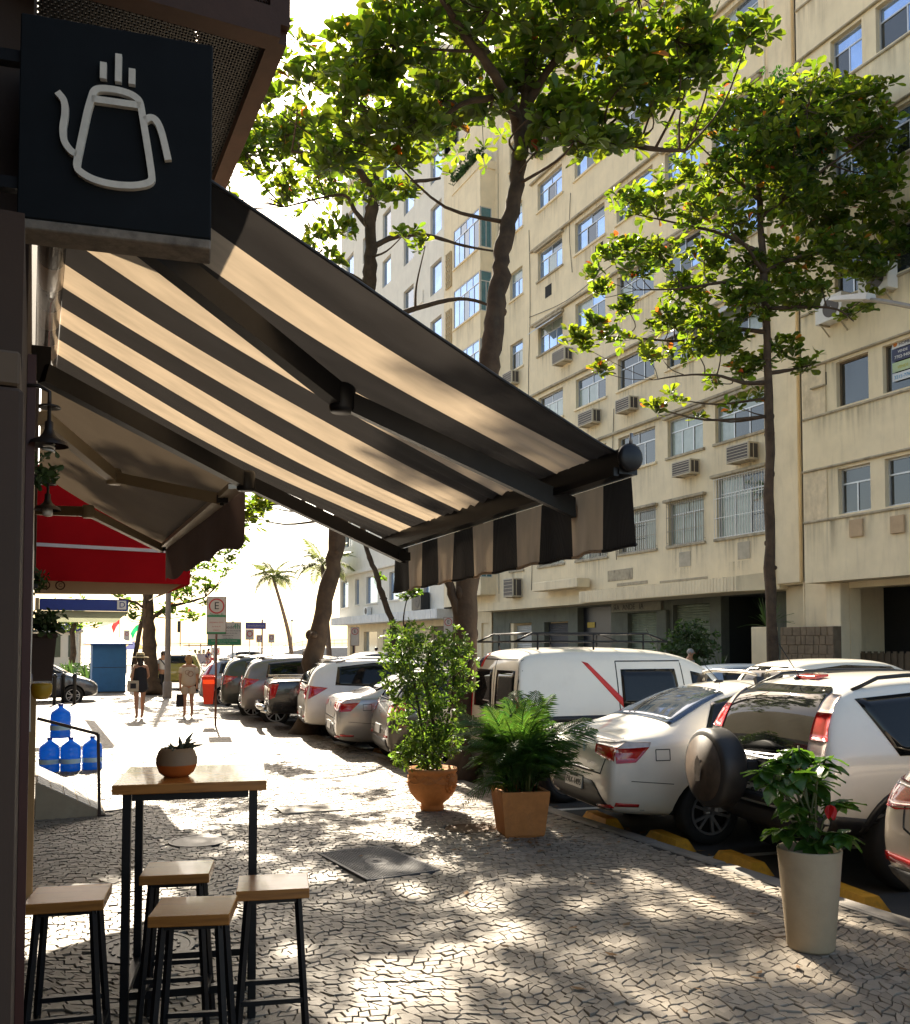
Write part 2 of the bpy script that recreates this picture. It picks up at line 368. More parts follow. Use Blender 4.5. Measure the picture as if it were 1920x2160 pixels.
# covers let into the pavement ---------------------------------------------------------
PLATE = pmat('grey_steel_plate', (.085, .085, .09), .65, .2, var=.2, scale=10, bump=.05)
def rect_cover(cv, label, mat, tread=True):
    _, x, y, w_, d_, a = cv
    t = thing('manhole_cover', label, 'manhole cover', (x, y, 0), -a)
    part('cover_plate', MB().bbox(-w_ / 2, w_ / 2, -d_ / 2, d_ / 2, -.012, .006, .003), mat, t)
    fr = MB()
    for s in (-1, 1): fr.box(s * w_ / 2 - .012, s * w_ / 2 + .012, -d_ / 2, d_ / 2, -.012, .0085); fr.box(-w_ / 2 + .012, w_ / 2 - .012, s * d_ / 2 - .012, s * d_ / 2 + .012, -.012, .0085)
    part('cover_frame', fr, mat, t)
    if tread:
        tr = MB()
        for i in range(26):
            for j in range(44):
                if (i - 12.5) ** 2 / 16 + (j - 21.5) ** 2 / 30 < 1: continue
                u, v = -w_ / 2 + .03 + i * (w_ - .06) / 25, -d_ / 2 + .03 + j * (d_ - .06) / 43
                tr.cbox((u, v, .0075), (.014, .006, .003), (0, 0, .7 if (i + j) % 2 else -.7))
        o_ = part('tread_pattern', tr, mat, t); o_['kind'] = 'stuff'
        em = MB(); em.ring(.035, .045, .003, 20, Matrix.Translation((0, 0, .006))); em.cbox((0, 0, .0075), (.012, .06, .003), (0, 0, .5)); em.cbox((.015, -.01, .0075), (.012, .05, .003), (0, 0, -.4)); part('emblem', em, mat, t)
        for s in (-1, 1): part('lifting_slot', MB().box(-.03, .03, s * d_ * .42 - .008, s * d_ * .42 + .008, .0055, .0068), DARKIN, t)
def round_cover(cv, label, mat, studs=True):
    _, x, y, r = cv
    t = thing('manhole_cover', label, 'manhole cover', (x, y, 0))
    part('cover_plate', MB().lathe([(.001, -.01), (r - .02, -.01), (r - .02, .003), (.001, .004)], 32, None, False, False), mat, t)
    part('cover_rim', MB().ring(r - .016, r + .012, .014, 32, Matrix.Translation((0, 0, -.008))), mat, t)
    if studs:
        s = MB()
        for k in range(3):
            for i in range(6 + 6 * k): a = 2 * math.pi * i / (6 + 6 * k); s.cbox((math.cos(a) * (.06 + .065 * k), math.sin(a) * (.06 + .065 * k), .006), (.03, .016, .006), (0, 0, a + 1.57))
        part('raised_studs', s, mat, t)['kind'] = 'stuff'
rect_cover(COVERS[0], 'grey rectangular steel tread plate cover set in the cobbles near the square planter', PLATE)
rect_cover(COVERS[1], 'small pale rectangular cover in the cobbles, farther than the steel tread plate', KERB, False)
round_cover(COVERS[2], 'brown round cover in the cobbles between the two terracotta planters', pmat('rusty_iron', (.12, .075, .045), .7, .3, var=.3, scale=14), False)
round_cover(COVERS[3], 'round studded iron manhole cover in the cobbles under the bar stools', IRON)
round_cover(COVERS[4], 'round iron manhole cover in the cobbles just beyond the bar table', IRON, False)
round_cover(COVERS[5], 'round iron manhole cover in the sunlit paving beside the ramp', IRON, False)
# parking bays: painted lines, yellow wheel stops ---------------------------------------
pl = MB()
for yy in (6.35, 4.15, 8.9, 11.4, 13.7, 15.7, 17.9, 20.2, 22.4, 24.6):
    M = Matrix.Translation((5.35, yy, ZR + .004)) @ Matrix.Rotation(-R(9), 4, 'Z'); pl.add([(0, -.05, 0), (4.6, -.05, 0), (4.6, .05, 0), (0, .05, 0)], [(0, 1, 2, 3)], M)
struct('bay_lines', pl, LINE)
pl = MB()
for yy in range(-10, 64, 6): pl.add([(12.2, yy, ZR + .004), (12.3, yy, ZR + .004), (12.3, yy + 3, ZR + .004), (12.2, yy + 3, ZR + .004)], [(0, 1, 2, 3)])
struct('lane_line', pl, LINE)
STOPL = {6.9: 'yellow wheel stop beneath the rear of the white sedan', 5.95: 'yellow wheel stop beneath the white four-wheel drive, next to the painted line', 4.85: 'yellow wheel stop behind the tall grey concrete planter', 8.0: 'yellow wheel stop half hidden behind the square terracotta planter',
         12.6: 'worn yellow wheel stop under the dark hatchback', 14.6: 'worn yellow wheel stop under the silver saloon'}
for yy, lb in STOPL.items():
    x = 5.38; b = MB(); L2 = .30
    pr = [(-.11, 0), (.11, 0), (.06, .10), (-.06, .10)]
    b.add([(p, -L2, z) for p, z in pr[:2]] + [(p, -L2 + .06, z) for p, z in pr[2:]] + [(p, L2, z) for p, z in pr[:2]] + [(p, L2 - .06, z) for p, z in pr[2:]],
          [(0, 1, 2, 3), (7, 6, 5, 4), (0, 4, 5, 1), (1, 5, 6, 2), (2, 6, 7, 3), (3, 7, 4, 0)])
    solo('wheel_stop', b, YEL, lb, 'wheel stop', 'yellow wheel stops in the parking bays', (x, yy, ZR), (0, 0, R(-9)))
# dry leaves and litter in the gutter and on the setts
LITTER = pmat('dry_leaves', (.16, .085, .03), .8, var=.2, rand=.5)
V = []; F = []
for i in range(420):
    if i < 260: x, yy, z = random.uniform(5.14, 5.5), random.uniform(3, 24), ZR + .008
    elif i < 340: x, yy, z = 4.05 + random.gauss(0, .35), 7.3 + random.gauss(0, .35), .012
    else: x, yy, z = random.uniform(1, 4.9), random.uniform(3, 13), .012
    a = random.uniform(0, 6.3); s = random.uniform(.012, .032) * (1.6 if i < 260 else 1); c_, s_ = math.cos(a), math.sin(a); o_ = len(V)
    for u, v, zz in ((-1.6, 0, .004), (0, -.7, 0), (1.6, 0, .006), (0, .7, .002)): V.append((x + s * (u * c_ - v * s_), yy + s * (u * s_ + v * c_), z + zz))
    F.append((o_, o_ + 1, o_ + 2, o_ + 3))
o = link('fallen_leaves', np_mesh('fallen_leaves', V, F, LITTER)); o['kind'] = 'stuff'; o['label'] = 'dry brown leaves scattered in the gutter and on the cobbles'; o['category'] = 'leaves'
# ================================================================ BUILDINGS ACROSS THE STREET
SKYGL = pmat('sky_reflecting_pane', (.36, .50, .76), .035, .75, var=.25, scale=.9, bump=.02, bscale=2)  # the sky's blue reflection is put into the base colour
SHUT = pmat('roller_shutter_steel', (.19, .225, .165), .55, .3, var=.2, scale=3, dirt=.5, dirtcol=(.06, .06, .05))
GREYGRN = pmat('grey_green_plaster', (.115, .125, .10), .85, var=.2, scale=2, bump=.15, dirt=.5)
def wall_x(mb, X, y0, y1, z0, z1, holes, dep=.2, mat=0):
    """wall in plane x=X facing -x with openings (ya, yb, za, zb) and their reveals"""
    mb.cur = mat
    ys = sorted({y0, y1, *[h[0] for h in holes], *[h[1] for h in holes]}); zs = sorted({z0, z1, *[h[2] for h in holes], *[h[3] for h in holes]})
    ys = [y for y in ys if y0 <= y <= y1]; zs = [z for z in zs if z0 <= z <= z1]
    for a, b_ in zip(ys, ys[1:]):
        run = None
        for c, d in zip(zs, zs[1:]):
            my, mz = (a + b_) / 2, (c + d) / 2
            if any(h[0] < my < h[1] and h[2] < mz < h[3] for h in holes):
                if run: mb.add([(X, a, run[0]), (X, b_, run[0]), (X, b_, run[1]), (X, a, run[1])], [(3, 2, 1, 0)]); run = None
            else: run = (run[0], d) if run else (c, d)
        if run: mb.add([(X, a, run[0]), (X, b_, run[0]), (X, b_, run[1]), (X, a, run[1])], [(3, 2, 1, 0)])
    for a, b_, c, d in holes:
        e = X + dep
        mb.add([(X, a, c), (X, b_, c), (X, b_, d), (X, a, d), (e, a, c), (e, b_, c), (e, b_, d), (e, a, d)], [(0, 1, 5, 4), (3, 7, 6, 2), (0, 4, 7, 3), (1, 2, 6, 5)])
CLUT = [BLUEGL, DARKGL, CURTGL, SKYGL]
def window(bld, X, a, b_, c, d, n=3, trans=.28, panes=(0,), dep=.13, frame=ALU, sill=True, lintel=False, fw=.045, rnd=None, bars=False, blind=False):
    rnd = rnd or random
    xf = X + dep; m = MB(); W_ = b_ - a
    for yy in (a, b_): s = 1 if yy == a else -1; m.box(xf, xf + .05, min(yy, yy + s * fw), max(yy, yy + s * fw), c, d)
    m.box(xf, xf + .05, a + fw, b_ - fw, c, c + fw); m.box(xf, xf + .05, a + fw, b_ - fw, d - fw, d)
    zt = d - fw - (d - c) * trans if trans else d - fw
    if trans: m.box(xf, xf + .05, a + fw, b_ - fw, zt - .02, zt + .02)
    ycuts = [a + fw + (W_ - 2 * fw) * i / n for i in range(n + 1)]
    for yy in ycuts[1:-1]: m.box(xf + .004, xf + .046, yy - .02, yy + .02, c + fw, zt - .02)
    ntr = max(1, n - 1) if trans else 0
    tc = [a + fw + (W_ - 2 * fw) * i / max(ntr, 1) for i in range(ntr + 1)]
    for yy in tc[1:-1]: m.box(xf + .004, xf + .046, yy - .016, yy + .016, zt + .02, d - fw)
    wo = part('window', m, frame, bld, True)
    def pane(y0, y1, z0, z1, mt):
        xo = rnd.uniform(0, .012); tl = rnd.uniform(-.006, .006)
        link('pane', MB().add([(xf + .02 + xo, y0, z0), (xf + .02 + xo + tl, y1, z0), (xf + .02 + xo + tl, y1, z1), (xf + .02 + xo, y0, z1), (xf + .03 + xo, y0, z0), (xf + .03 + xo + tl, y1, z0), (xf + .03 + xo + tl, y1, z1), (xf + .03 + xo, y0, z1)],
             [(3, 2, 1, 0), (4, 5, 6, 7), (0, 1, 5, 4), (2, 3, 7, 6), (0, 4, 7, 3), (1, 2, 6, 5)]).mesh('pane', mt), wo)
    opn = rnd.random() < .35 and n > 1
    for i, (p, q) in enumerate(zip(ycuts, ycuts[1:])):
        k = panes[rnd.randrange(len(panes))]
        if opn and i == n // 2: k = 1
        pane(p + .02, q - .02, c + fw, zt - .02, CLUT[k])
    for p, q in zip(tc, tc[1:]):
        if ntr: pane(p + .016, q - .016, zt + .02, d - fw, CLUT[panes[rnd.randrange(len(panes))]])
    if sill: link('sill', MB().bbox(X - .07, X + dep, a - .09, b_ + .09, c - .09, c - .002, .01).mesh('sill', TRIM if lintel else bld_trim), wo)
    if lintel: link('lintel', MB().bbox(X - .16, X + .0, a - .14, b_ + .14, d + .03, d + .13, .015).mesh('lintel', TRIM), wo)
    if bars:
        g = MB(); k = int(W_ / .11)
        for i in range(k + 1): yy = a - .03 + (W_ + .06) * i / k; g.bar((X - .06, yy, c - .03), (X - .06, yy, d + .03), .014)
        for j in range(4): zz = c + .02 + (d - c - .04) * j / 3; g.bar((X - .06, a - .05, zz), (X - .06, b_ + .05, zz), .018)
        for yy in (a - .05, b_ + .05):
            for zz in (c + .1, d - .1): g.bar((X - .06, yy, zz), (X + .0, yy, zz), .016)
        o_ = link('security_grille', g.mesh('security_grille', WHITEP if bars == 2 else pmat('rusty_grille', (.28, .25, .19), .7, .2, var=.3)), wo)
    if blind:
        z0 = d - .05
        link('sun_blind', MB().add([(X - .02, a - .06, d + .05), (X - .02, b_ + .06, d + .05), (X - .5, b_ + .06, d - .33), (X - .5, a - .06, d - .33), (X - .02, a - .06, d + .03), (X - .02, b_ + .06, d + .03), (X - .5, b_ + .06, d - .36), (X - .5, a - .06, d - .36)],
             [(0, 1, 2, 3), (7, 6, 5, 4), (0, 4, 5, 1), (1, 5, 6, 2), (2, 6, 7, 3), (3, 7, 4, 0)]).mesh('sun_blind', pmat('white_awning_cloth', (.66, .67, .68), .8, transl=.25)), wo)
    return wo
def ledge(bld, X, y0, y1, z, d=.14, h=.11, mat=None, name='ledge'):
    m = MB(); y = y0
    m.bbox(X - d, X + .01, y0, y1, z, z + h, .02); return part(name, m, mat or TRIM, bld, True)
def shutter(bld, X, a, b_, z0, z1, mat=SHUT, perforated=False):
    m = MB(); n = int((z1 - z0) / .085)
    for i in range(n):
        za = z0 + (z1 - z0) * i / n; h = (z1 - z0) / n
        m.add([(X, a, za), (X, b_, za), (X - .022, b_, za + h * .5), (X - .022, a, za + h * .5), (X, b_, za + h), (X, a, za + h)], [(3, 2, 1, 0), (5, 4, 2, 3)])
    if perforated:
        for i in range(9):
            for j in range(int((b_ - a) / .1)): m.cbox((X - .012, a + .06 + j * .1 + (.05 if i % 2 else 0), z0 + .75 + i * .1), (.03, .045, .045), (R(45), 0, 0))
    return part('roller_shutter', m, [mat, DARKIN], bld, True)
rw = random.Random(11)
# ---- middle apartment block -----------------------------------------------------------
X1 = 20.0; bld_trim = CREAM2
F1 = thing('apartment_block', 'cream apartment block with rows of windows and cement ledges above closed shops', 'building', (X1, 29, 0))
COLS = dict(A=(20.87, 23.05, 3), B=(23.65, 25.5, 3), C=(26.2, 28.45, 3), D=(29.25, 31.4, 3), E=(32.4, 34.45, 3), Z=(35.85, 37.05, 2))
SILL = [5.2, 8.3, 11.42, 14.52, 17.85, 20.98, 24.1, 27.2]; HGT = [1.48, 1.3, 1.2, 1.25, 1.3, 1.25, 1.3, 1.3]
holes = []
for cn, (a, b_, n) in COLS.items():
    for k, (s, h) in enumerate(zip(SILL, HGT)):
        if cn == 'A' and k == 0: h = 1.93
        if cn in 'DE' and k == 0: h = 1.35
        holes.append((a, b_, s, s + h, cn, n, k))
vents = [(24.33, 24.93, 4.43, 4.93), (21.54, 22.08, 4.44, 4.98)]
mb = MB(); wall_x(mb, X1, 19.45, 38.2, 3.52, 30.6, [h[:4] for h in holes], .22)
mb.box(X1 + .9, X1 + 9, 19.45, 38.2, 3.5, 30.6); mb.box(X1 - .25, X1 + 9, 19.3, 38.2, 30.6, 31.2)
mb.box(X1 - .0, X1 + .9, 19.40, 19.449, -.1, 30.6); mb.box(X1 + .22, X1 + .9, 38.15, 38.2, 3.5, 30.6)
part('wall', mb, CREAM, F1, True)
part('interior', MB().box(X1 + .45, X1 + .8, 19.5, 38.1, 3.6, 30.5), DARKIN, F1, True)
part('pilaster', MB().bbox(X1 - .10, X1 + .0, 19.46, 20.42, 3.56, 30.6, .02), CREAM2, F1, True)
part('rain_pipe', MB().tube([(X1 - .14, 20.5, 30), (X1 - .14, 20.5, 4.6), (X1 - .14, 20.42, 3.9), (X1 - .14, 20.42, 1.5)], .04), CREAM2, F1, True)
for a, b_, s, t_, cn, n, k in holes:
    ps = (3, 3, 0, 3, 2) if k >= 4 else ((3, 0, 1, 2) if k == 3 else ((0, 1, 2) if k == 2 else (2, 2, 1)))
    if cn == 'E' and k == 5: ps = (3,)
    if cn == 'C' and k in (1, 2): ps = (1,)
    if cn in 'B' and k <= 1: ps = (2,)
    if cn == 'A' and k == 1: ps = (2, 1, 1)
    window(F1, X1, a, b_, s, t_, n=n, trans=.3 if k else .24, panes=ps, lintel=(cn in 'ABE' and k in (1, 3, 4)) or k == 0, bars=(2 if cn == 'A' else 1) if k == 0 else False,
           blind=(cn, k) in (('E', 3), ('A', 2), ('B', 2), ('Z', 2)), rnd=rw)
for k, z in enumerate(SILL[1:7]):
    zt = z + HGT[k + 1]
    ledge(F1, X1, 20.6, 35.0, zt + .17, .13, .10)
for a, b_, c, d in vents: part('vent_cover', MB().bbox(X1 - .015, X1 + .01, a, b_, c, d, .004), pmat('unpainted_patch', (.44, .39, .3), .9, var=.2), F1, True)
part('vent_opening', MB().box(X1 - .012, X1 + .01, 33.28, 33.81, 16.87, 17.37), DARKIN, F1, True); part('vent_opening', MB().box(X1 - .012, X1 + .01, 29.37, 29.91, 17.05, 17.61), DARKIN, F1, True)
# ground floor of the block: canopies, shops, passage
cz = MB(); cz.box(19.3, 20.75, 21.4, 30.16, 3.40, 3.86); part('canopy', cz, CREAM, F1, True)
part('canopy', MB().add([(19.3, 21.4, 3.40), (19.3, 21.4, 3.86), (19.95, 20.3, 3.42), (19.95, 20.3, 3.96), (20.7, 21.4, 3.40), (20.7, 21.4, 3.86), (20.7, 20.3, 3.42), (20.7, 20.3, 3.96)], [(0, 1, 3, 2), (1, 5, 7, 3), (0, 2, 6, 4), (2, 3, 7, 6)]), CREAM2, F1, True)
part('canopy', MB().box(19.9, 20.75, 30.2, 40.3, 3.42, 3.80), CREAM, F1, True)
part('canopy_fascia', MB().bbox(19.3, 19.9, 30.3, 33.8, 4.05, 4.42, .02), CREAM2, F1, True)
fl = MB()
for i in range(58): yy = 21.5 + i * .149; fl.box(19.285, 19.3, yy + .006, yy + .143, 3.42, 3.84)
o_ = part('fascia_strips', fl, CREAM2, F1, True); o_['kind'] = 'stuff'
pt = MB()                                                        # fallen plaster patches over the canopy
for a, b_, c, d in ((27.6, 29.2, 4.2, 4.62), (26.7, 28.6, 3.98, 4.1), (23.5, 26.0, 3.94, 4.02)): pt.bbox(X1 - .02, X1 + .0, a, b_, c, d, .01)
part('bare_patch', pt, TRIM, F1, True)
GX = 20.75
gf = MB(); op = [(36.44, 38.56, -.05, 2.82), (33.3, 35.3, -.05, 2.8), (30.1, 32.55, -.05, 3.35), (27.05, 29.0, -.05, 3.0), (24.3, 26.25, -.05, 3.2), (21.5, 23.75, -.05, 3.39)]
wall_x(gf, GX, 20.4, 40.3, -.05, 3.41, op, .35); part('shop_wall', gf, GREYGRN, F1, True)
shutter(F1, GX + .2, 27.05, 29.0, 0, 3.0, perforated=True); shutter(F1, GX + .2, 24.3, 26.25, 0, 3.2, perforated=True)
shutter(F1, GX + .25, 36.44, 38.3, 0, 2.7, pmat('pale_shutter', (.45, .46, .45), .5, .3)); shutter(F1, GX + .25, 33.3, 35.3, 0, 2.75, pmat('dark_shutter', (.07, .07, .075), .5, .4))
part('entrance_gate', MB().box(GX + .3, GX + .34, 30.1, 32.55, 0, 3.35), pmat('dark_door', (.012, .014, .022), .4), F1, True)
part('notice', MB().bbox(GX + .27, GX + .29, 31.67, 32.22, 2.5, 2.72, .003), pmat('yellow_notice', (.5, .36, .06), .7), F1, True)
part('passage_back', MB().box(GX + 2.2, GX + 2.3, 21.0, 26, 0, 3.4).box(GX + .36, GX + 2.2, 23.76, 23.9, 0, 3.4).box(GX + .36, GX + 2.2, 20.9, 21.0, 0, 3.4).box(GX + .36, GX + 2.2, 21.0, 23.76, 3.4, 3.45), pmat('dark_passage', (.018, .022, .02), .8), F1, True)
sg = part('shop_sign', MB().bbox(GX - .12, GX - .0, 26.8, 29.9, 3.05, 3.39, .01), pmat('old_sign_board', (.21, .2, .155), .8, var=.2, dirt=.5), F1, True)
LET = pmat('faded_letters', (.05, .05, .045), .8, var=.3)
for s_, yy in (('ЯA', 29.55), ('ANDE', 28.75), ('IA', 27.95)):
    o_ = text(s_, .30, LET, sg, None, (0, -1, 0)); o_.location = Vector((GX - .125, yy, 3.22)) - Vector((X1, 29, 0)) * 0; o_.matrix_parent_inverse = Matrix.Identity(4)
    o_.parent = sg
part('column', MB().bbox(GX - .16, GX - .0, 26.45, 27.02, 0, 3.04, .02), GREYGRN, F1, True)
# ---- right block with the overhanging upper floors ---------------------------------------
X2 = 19.2; bld_trim = CREAM2
F2 = thing('apartment_block', 'cream apartment block with overhanging upper floors above a dark garage entrance', 'building', (X2, 14, 0))
S2 = [5.2, 8.05, 10.95, 13.88, 16.8, 19.7, 22.6]; C2 = [(16.38, 17.4), (14.3, 15.95), (12.2, 13.4), (10.2, 11.4)]
h2 = [(a, b_, s, s + 1.2, i, k) for i, (a, b_) in enumerate(C2) for k, s in enumerate(S2)]
nich = [(17.75, 18.55, s - .08, s + 1.28) for s in S2[:2]]
mb = MB(); wall_x(mb, X2, 8, 18.65, 3.5, 26.2, [h[:4] for h in h2], .2)
mb.box(X2 + .8, X2 + 9, 8, 18.6, 3.5, 26.2); mb.box(X2, X2 + .81, 18.6, 18.65, 3.5, 26.2); mb.box(X2 - .2, X2 + 9, 8, 18.75, 26.2, 26.8)
mb.box(X2, X2 + 9, 8, 18.6, 3.46, 3.499); mb.box(X2 + .81, X2 + 1.2, 18.65, 19.39, -.05, 26.2)
part('wall', mb, CREAM, F2, True)
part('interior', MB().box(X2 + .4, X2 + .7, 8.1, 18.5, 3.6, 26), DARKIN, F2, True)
for a, b_, c, d in nich: part('blind_window', MB().bbox(X2 - .03, X2 + .0, a, b_, c, d, .008), pmat('stained_render', (.68, .56, .38), .9, var=.2, scale=4, dirt=.5, dirtcol=(.32, .24, .14), stretch=(2, 2, .6)), F2, True)
for a, b_, c, d, i, k in h2:
    window(F2, X2, a, b_, c, d, n=2 if (k != 1) else 1, trans=.3 if k != 1 else .0, panes=(1,) if k < 3 else (3, 0, 2), frame=ALU if k != 1 else pmat('brown_window_frame', (.16, .12, .08), .6), sill=False, rnd=rw)
for s in S2:
    ledge(F2, X2, 8, 18.6, s - .12, .05, .07); ledge(F2, X2, 8, 18.6, s + 1.28, .09, .06)
for a, b_, c, d in ((16.61, 17.02, 4.55, 5.0), (15.39, 15.78, 4.5, 4.94)): part('vent_cover', MB().bbox(X2 - .07, X2 + .0, a, b_, c, d, .01), pmat('beige_vent_panel', (.46, .33, .2), .8), F2, True)
part('vent_hole', MB().box(X2 - .004, X2 + .01, 17.72, 18.3, 8.75, 9.1), DARKIN, F2, True); part('vent_shelf', MB().bbox(X2 - .12, X2 + .0, 17.75, 18.2, 8.72, 8.76, .005), TRIM, F2, True)
g2 = MB(); wall_x(g2, 19.95, 8, 18.65, -.05, 3.46, [(8.5, 17.75, -.05, 3.3)], .4); part('garage_wall', g2, CREAM, F2, True)
part('garage_post', MB().bbox(19.6, 19.95, 17.76, 18.25, 0, 3.45, .02), CREAM2, F2, True)
part('garage_side', MB().box(20.36, 22.2, 18.4, 18.6, -.05, 3.45).box(20.3, 20.36, 18.66, 20.39, -.05, 3.5).box(22.12, 22.2, 6, 18.4, -.05, 3.45), CREAM, F2, True)
gd = part('garage_gate', MB().box(20.3, 20.34, 8.5, 17.75, 0, 1.55), pmat('brown_gate', (.085, .06, .035), .7, var=.2), F2, True)
gs = MB()
for i in range(46): gs.box(20.27, 20.3, 17.7 - i * .2 - .11, 17.7 - i * .2, .05, 1.6)
o_ = link('gate_slats', gs.mesh('gate_slats', pmat('brown_gate', (0, 0, 0))), gd); o_['kind'] = 'stuff'; o_.matrix_parent_inverse = Matrix.Identity(4)
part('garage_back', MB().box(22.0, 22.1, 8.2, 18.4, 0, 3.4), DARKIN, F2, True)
po = thing('poster', 'real estate poster with phone number stuck inside an upper window at the right edge', 'poster', (X2 + .10, 15.75, 8.2))
for nm, c, zz, hh in (('white_panel', (.62, .62, .63), .92, .18), ('navy_panel', (.03, .035, .09), .6, .3), ('green_panel', (.42, .52, .3), .33, .24), ('white_panel', (.6, .63, .66), .1, .2)):
    part(nm, MB().bbox(0, .012, -.62, 0, zz, zz + hh, .002), pmat('poster_' + nm + str(zz), c, .5), po)
link('lettering', text_mesh('HOME', .11, .002, pmat('navy_ink', (.02, .02, .07), .6)), po, loc=(-.004, -.36, 1.0), rot=facing((0, -1, 0), (0, 0, 1)))
link('lettering', text_mesh('VENDE', .09, .002, WHITEP), po, loc=(-.004, -.31, .82), rot=facing((0, -1, 0), (0, 0, 1)))
link('lettering', text_mesh('7702-9400', .11, .002, WHITEP), po, loc=(-.004, -.31, .69), rot=facing((0, -1, 0), (0, 0, 1)))
link('lettering', text_mesh('VENDE', .1, .002, pmat('yellow_ink', (.5, .45, .05), .6)), po, loc=(-.004, -.31, .43), rot=facing((0, -1, 0), (0, 0, 1)))
link('lettering', text_mesh('3215-7764', .12, .002, pmat('cyan_ink', (.02, .25, .5), .6)), po, loc=(-.004, -.31, .19), rot=facing((0, -1, 0), (0, 0, 1)))
link('location_pin', MB().lathe([(.001, -.004), (.055, -.004), (.055, .004), (.001, .004)], 16).mesh('location_pin', pmat('orange_ink', (.6, .2, .03), .6)), po, loc=(-.004, -.1, 1.02), rot=(0, R(90), 0))
# low walls before the two blocks
solo('garden_wall', MB().bbox(19.25, 19.5, 19.92, 20.75, 0, 2.3, .02), CREAM2, 'plain cream garden wall with plants on top left of the brown stone wall', 'wall')
gw = thing('stone_wall', 'brown rough stone wall across the street beside the slim tree trunk', 'wall', (19.3, 18.7, 0))
BST = pmat('brown_stone', (.17, .125, .08), .9, var=.35, scale=4, bump=.5, bscale=30, rand=.3)
part('core', MB().box(.03, .3, -.95, .95, 0, 2.27), BST, gw)
yy = 0
for r_ in range(9):
    y_ = -.95
    while y_ < .93:
        l_ = min(random.uniform(.16, .34), .95 - y_); part('stone', MB().bbox(random.uniform(0, .015), .06, y_ + .006, y_ + l_ - .006, r_ * .253 + .004, r_ * .253 + .247, .012), BST, gw); y_ += l_
# ---- block with the glazed bays -------------------------------------------------------------
X3 = 20.0
F3 = thing('apartment_block', 'beige apartment block with stacked glazed corner bays and rooftop plants', 'building', (X3, 41, 0))
bayz = [5.0, 8.3, 11.42, 14.52, 17.85, 20.98]
mb = MB()
wall_x(mb, X3, 38.25, 44.6, 3.8, 28.5, [(43.0, 43.45, z, z + 1.6) for z in bayz], .2)
wall_x(mb, 19.2, 38.6, 41.75, 4.2, 25.0, [(38.72, 41.62, z, z + 1.98) for z in bayz], .15)
mb.box(19.36, 20.0, 41.7, 41.75, 4.2, 25.0)
hz = [4.2] + [q for z in bayz for q in (z, z + 1.98)] + [25.0]          # near side of the bay with its window gaps
for i in range(0, len(hz), 2): mb.box(19.2, 20.0, 38.56, 38.6, hz[i], hz[i + 1])
for z in bayz: mb.box(19.82, 20.0, 38.56, 38.6, z, z + 1.98)
mb.box(19.15, 20.0, 38.5, 41.8, 24.9, 25.3); mb.box(19.2, 20, 38.6, 41.75, 4.16, 4.199)
mb.box(X3 + .8, X3 + 8, 38.25, 44.6, -.05, 28.5)
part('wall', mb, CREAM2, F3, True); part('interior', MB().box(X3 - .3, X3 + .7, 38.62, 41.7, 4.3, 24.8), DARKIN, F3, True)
for z in bayz:
    window(F3, 19.2, 38.72, 41.62, z, z + 1.98, n=5, trans=.25, panes=(3, 3, 0) if z > 10 else (0, 1), dep=.02, sill=True, rnd=rw)
    m = MB(); m.box(19.22, 19.26, 38.57, 38.62, z, z + 1.98); m.box(19.5, 19.54, 38.57, 38.62, z, z + 1.45); m.box(19.78, 19.82, 38.57, 38.62, z, z + 1.98); m.box(19.26, 19.78, 38.57, 38.62, z + 1.45, z + 1.5); m.box(19.26, 19.78, 38.57, 38.62, z, z + .04); m.box(19.26, 19.78, 38.57, 38.62, z + 1.94, z + 1.98)
    wo = part('window', m, ALU, F3, True)
    for a, b_, c, d in ((19.26, 19.5, z + .04, z + 1.45), (19.54, 19.78, z + .04, z + 1.45), (19.26, 19.78, z + 1.5, z + 1.94)):
        link('pane', MB().box(a, b_, 38.59, 38.6, c, d).mesh('pane', pmat('teal_pane', (.05, .16, .2), .05, .2, var=.2, spec=1)), wo)
    window(F3, X3, 43.0, 43.45, z, z + 1.6, n=1, trans=0, panes=(1,), rnd=rw, sill=False)
    lt = MB()
    for i in range(4):
        lt.bar((X3 - .05, 43.6 + .2 * i, z), (X3 - .05, 43.6 + .2 * i, z + 1.9), .07)
    for i in range(7): lt.bar((X3 - .05, 43.6, z + .03 + i * .31), (X3 - .05, 44.25, z + .03 + i * .31), .07)
    part('block_lattice', lt, pmat('lattice_block', (.5, .4, .24), .85), F3, True)
gf = MB(); wall_x(gf, 20.7, 40.35, 44.6, -.05, 3.8, [(40.7, 41.5, 0, 2.9), (42.2, 43.6, 0, 2.9)], .3); part('ground_wall', gf, CREAM, F3, True)
part('door', MB().box(20.9, 20.95, 42.2, 43.6, 0, 2.9), pmat('olive_door', (.12, .1, .06), .6), F3, True); part('door', MB().box(20.9, 20.95, 40.7, 41.5, 0, 2.9), pmat('olive_door', (0, 0, 0)), F3, True)
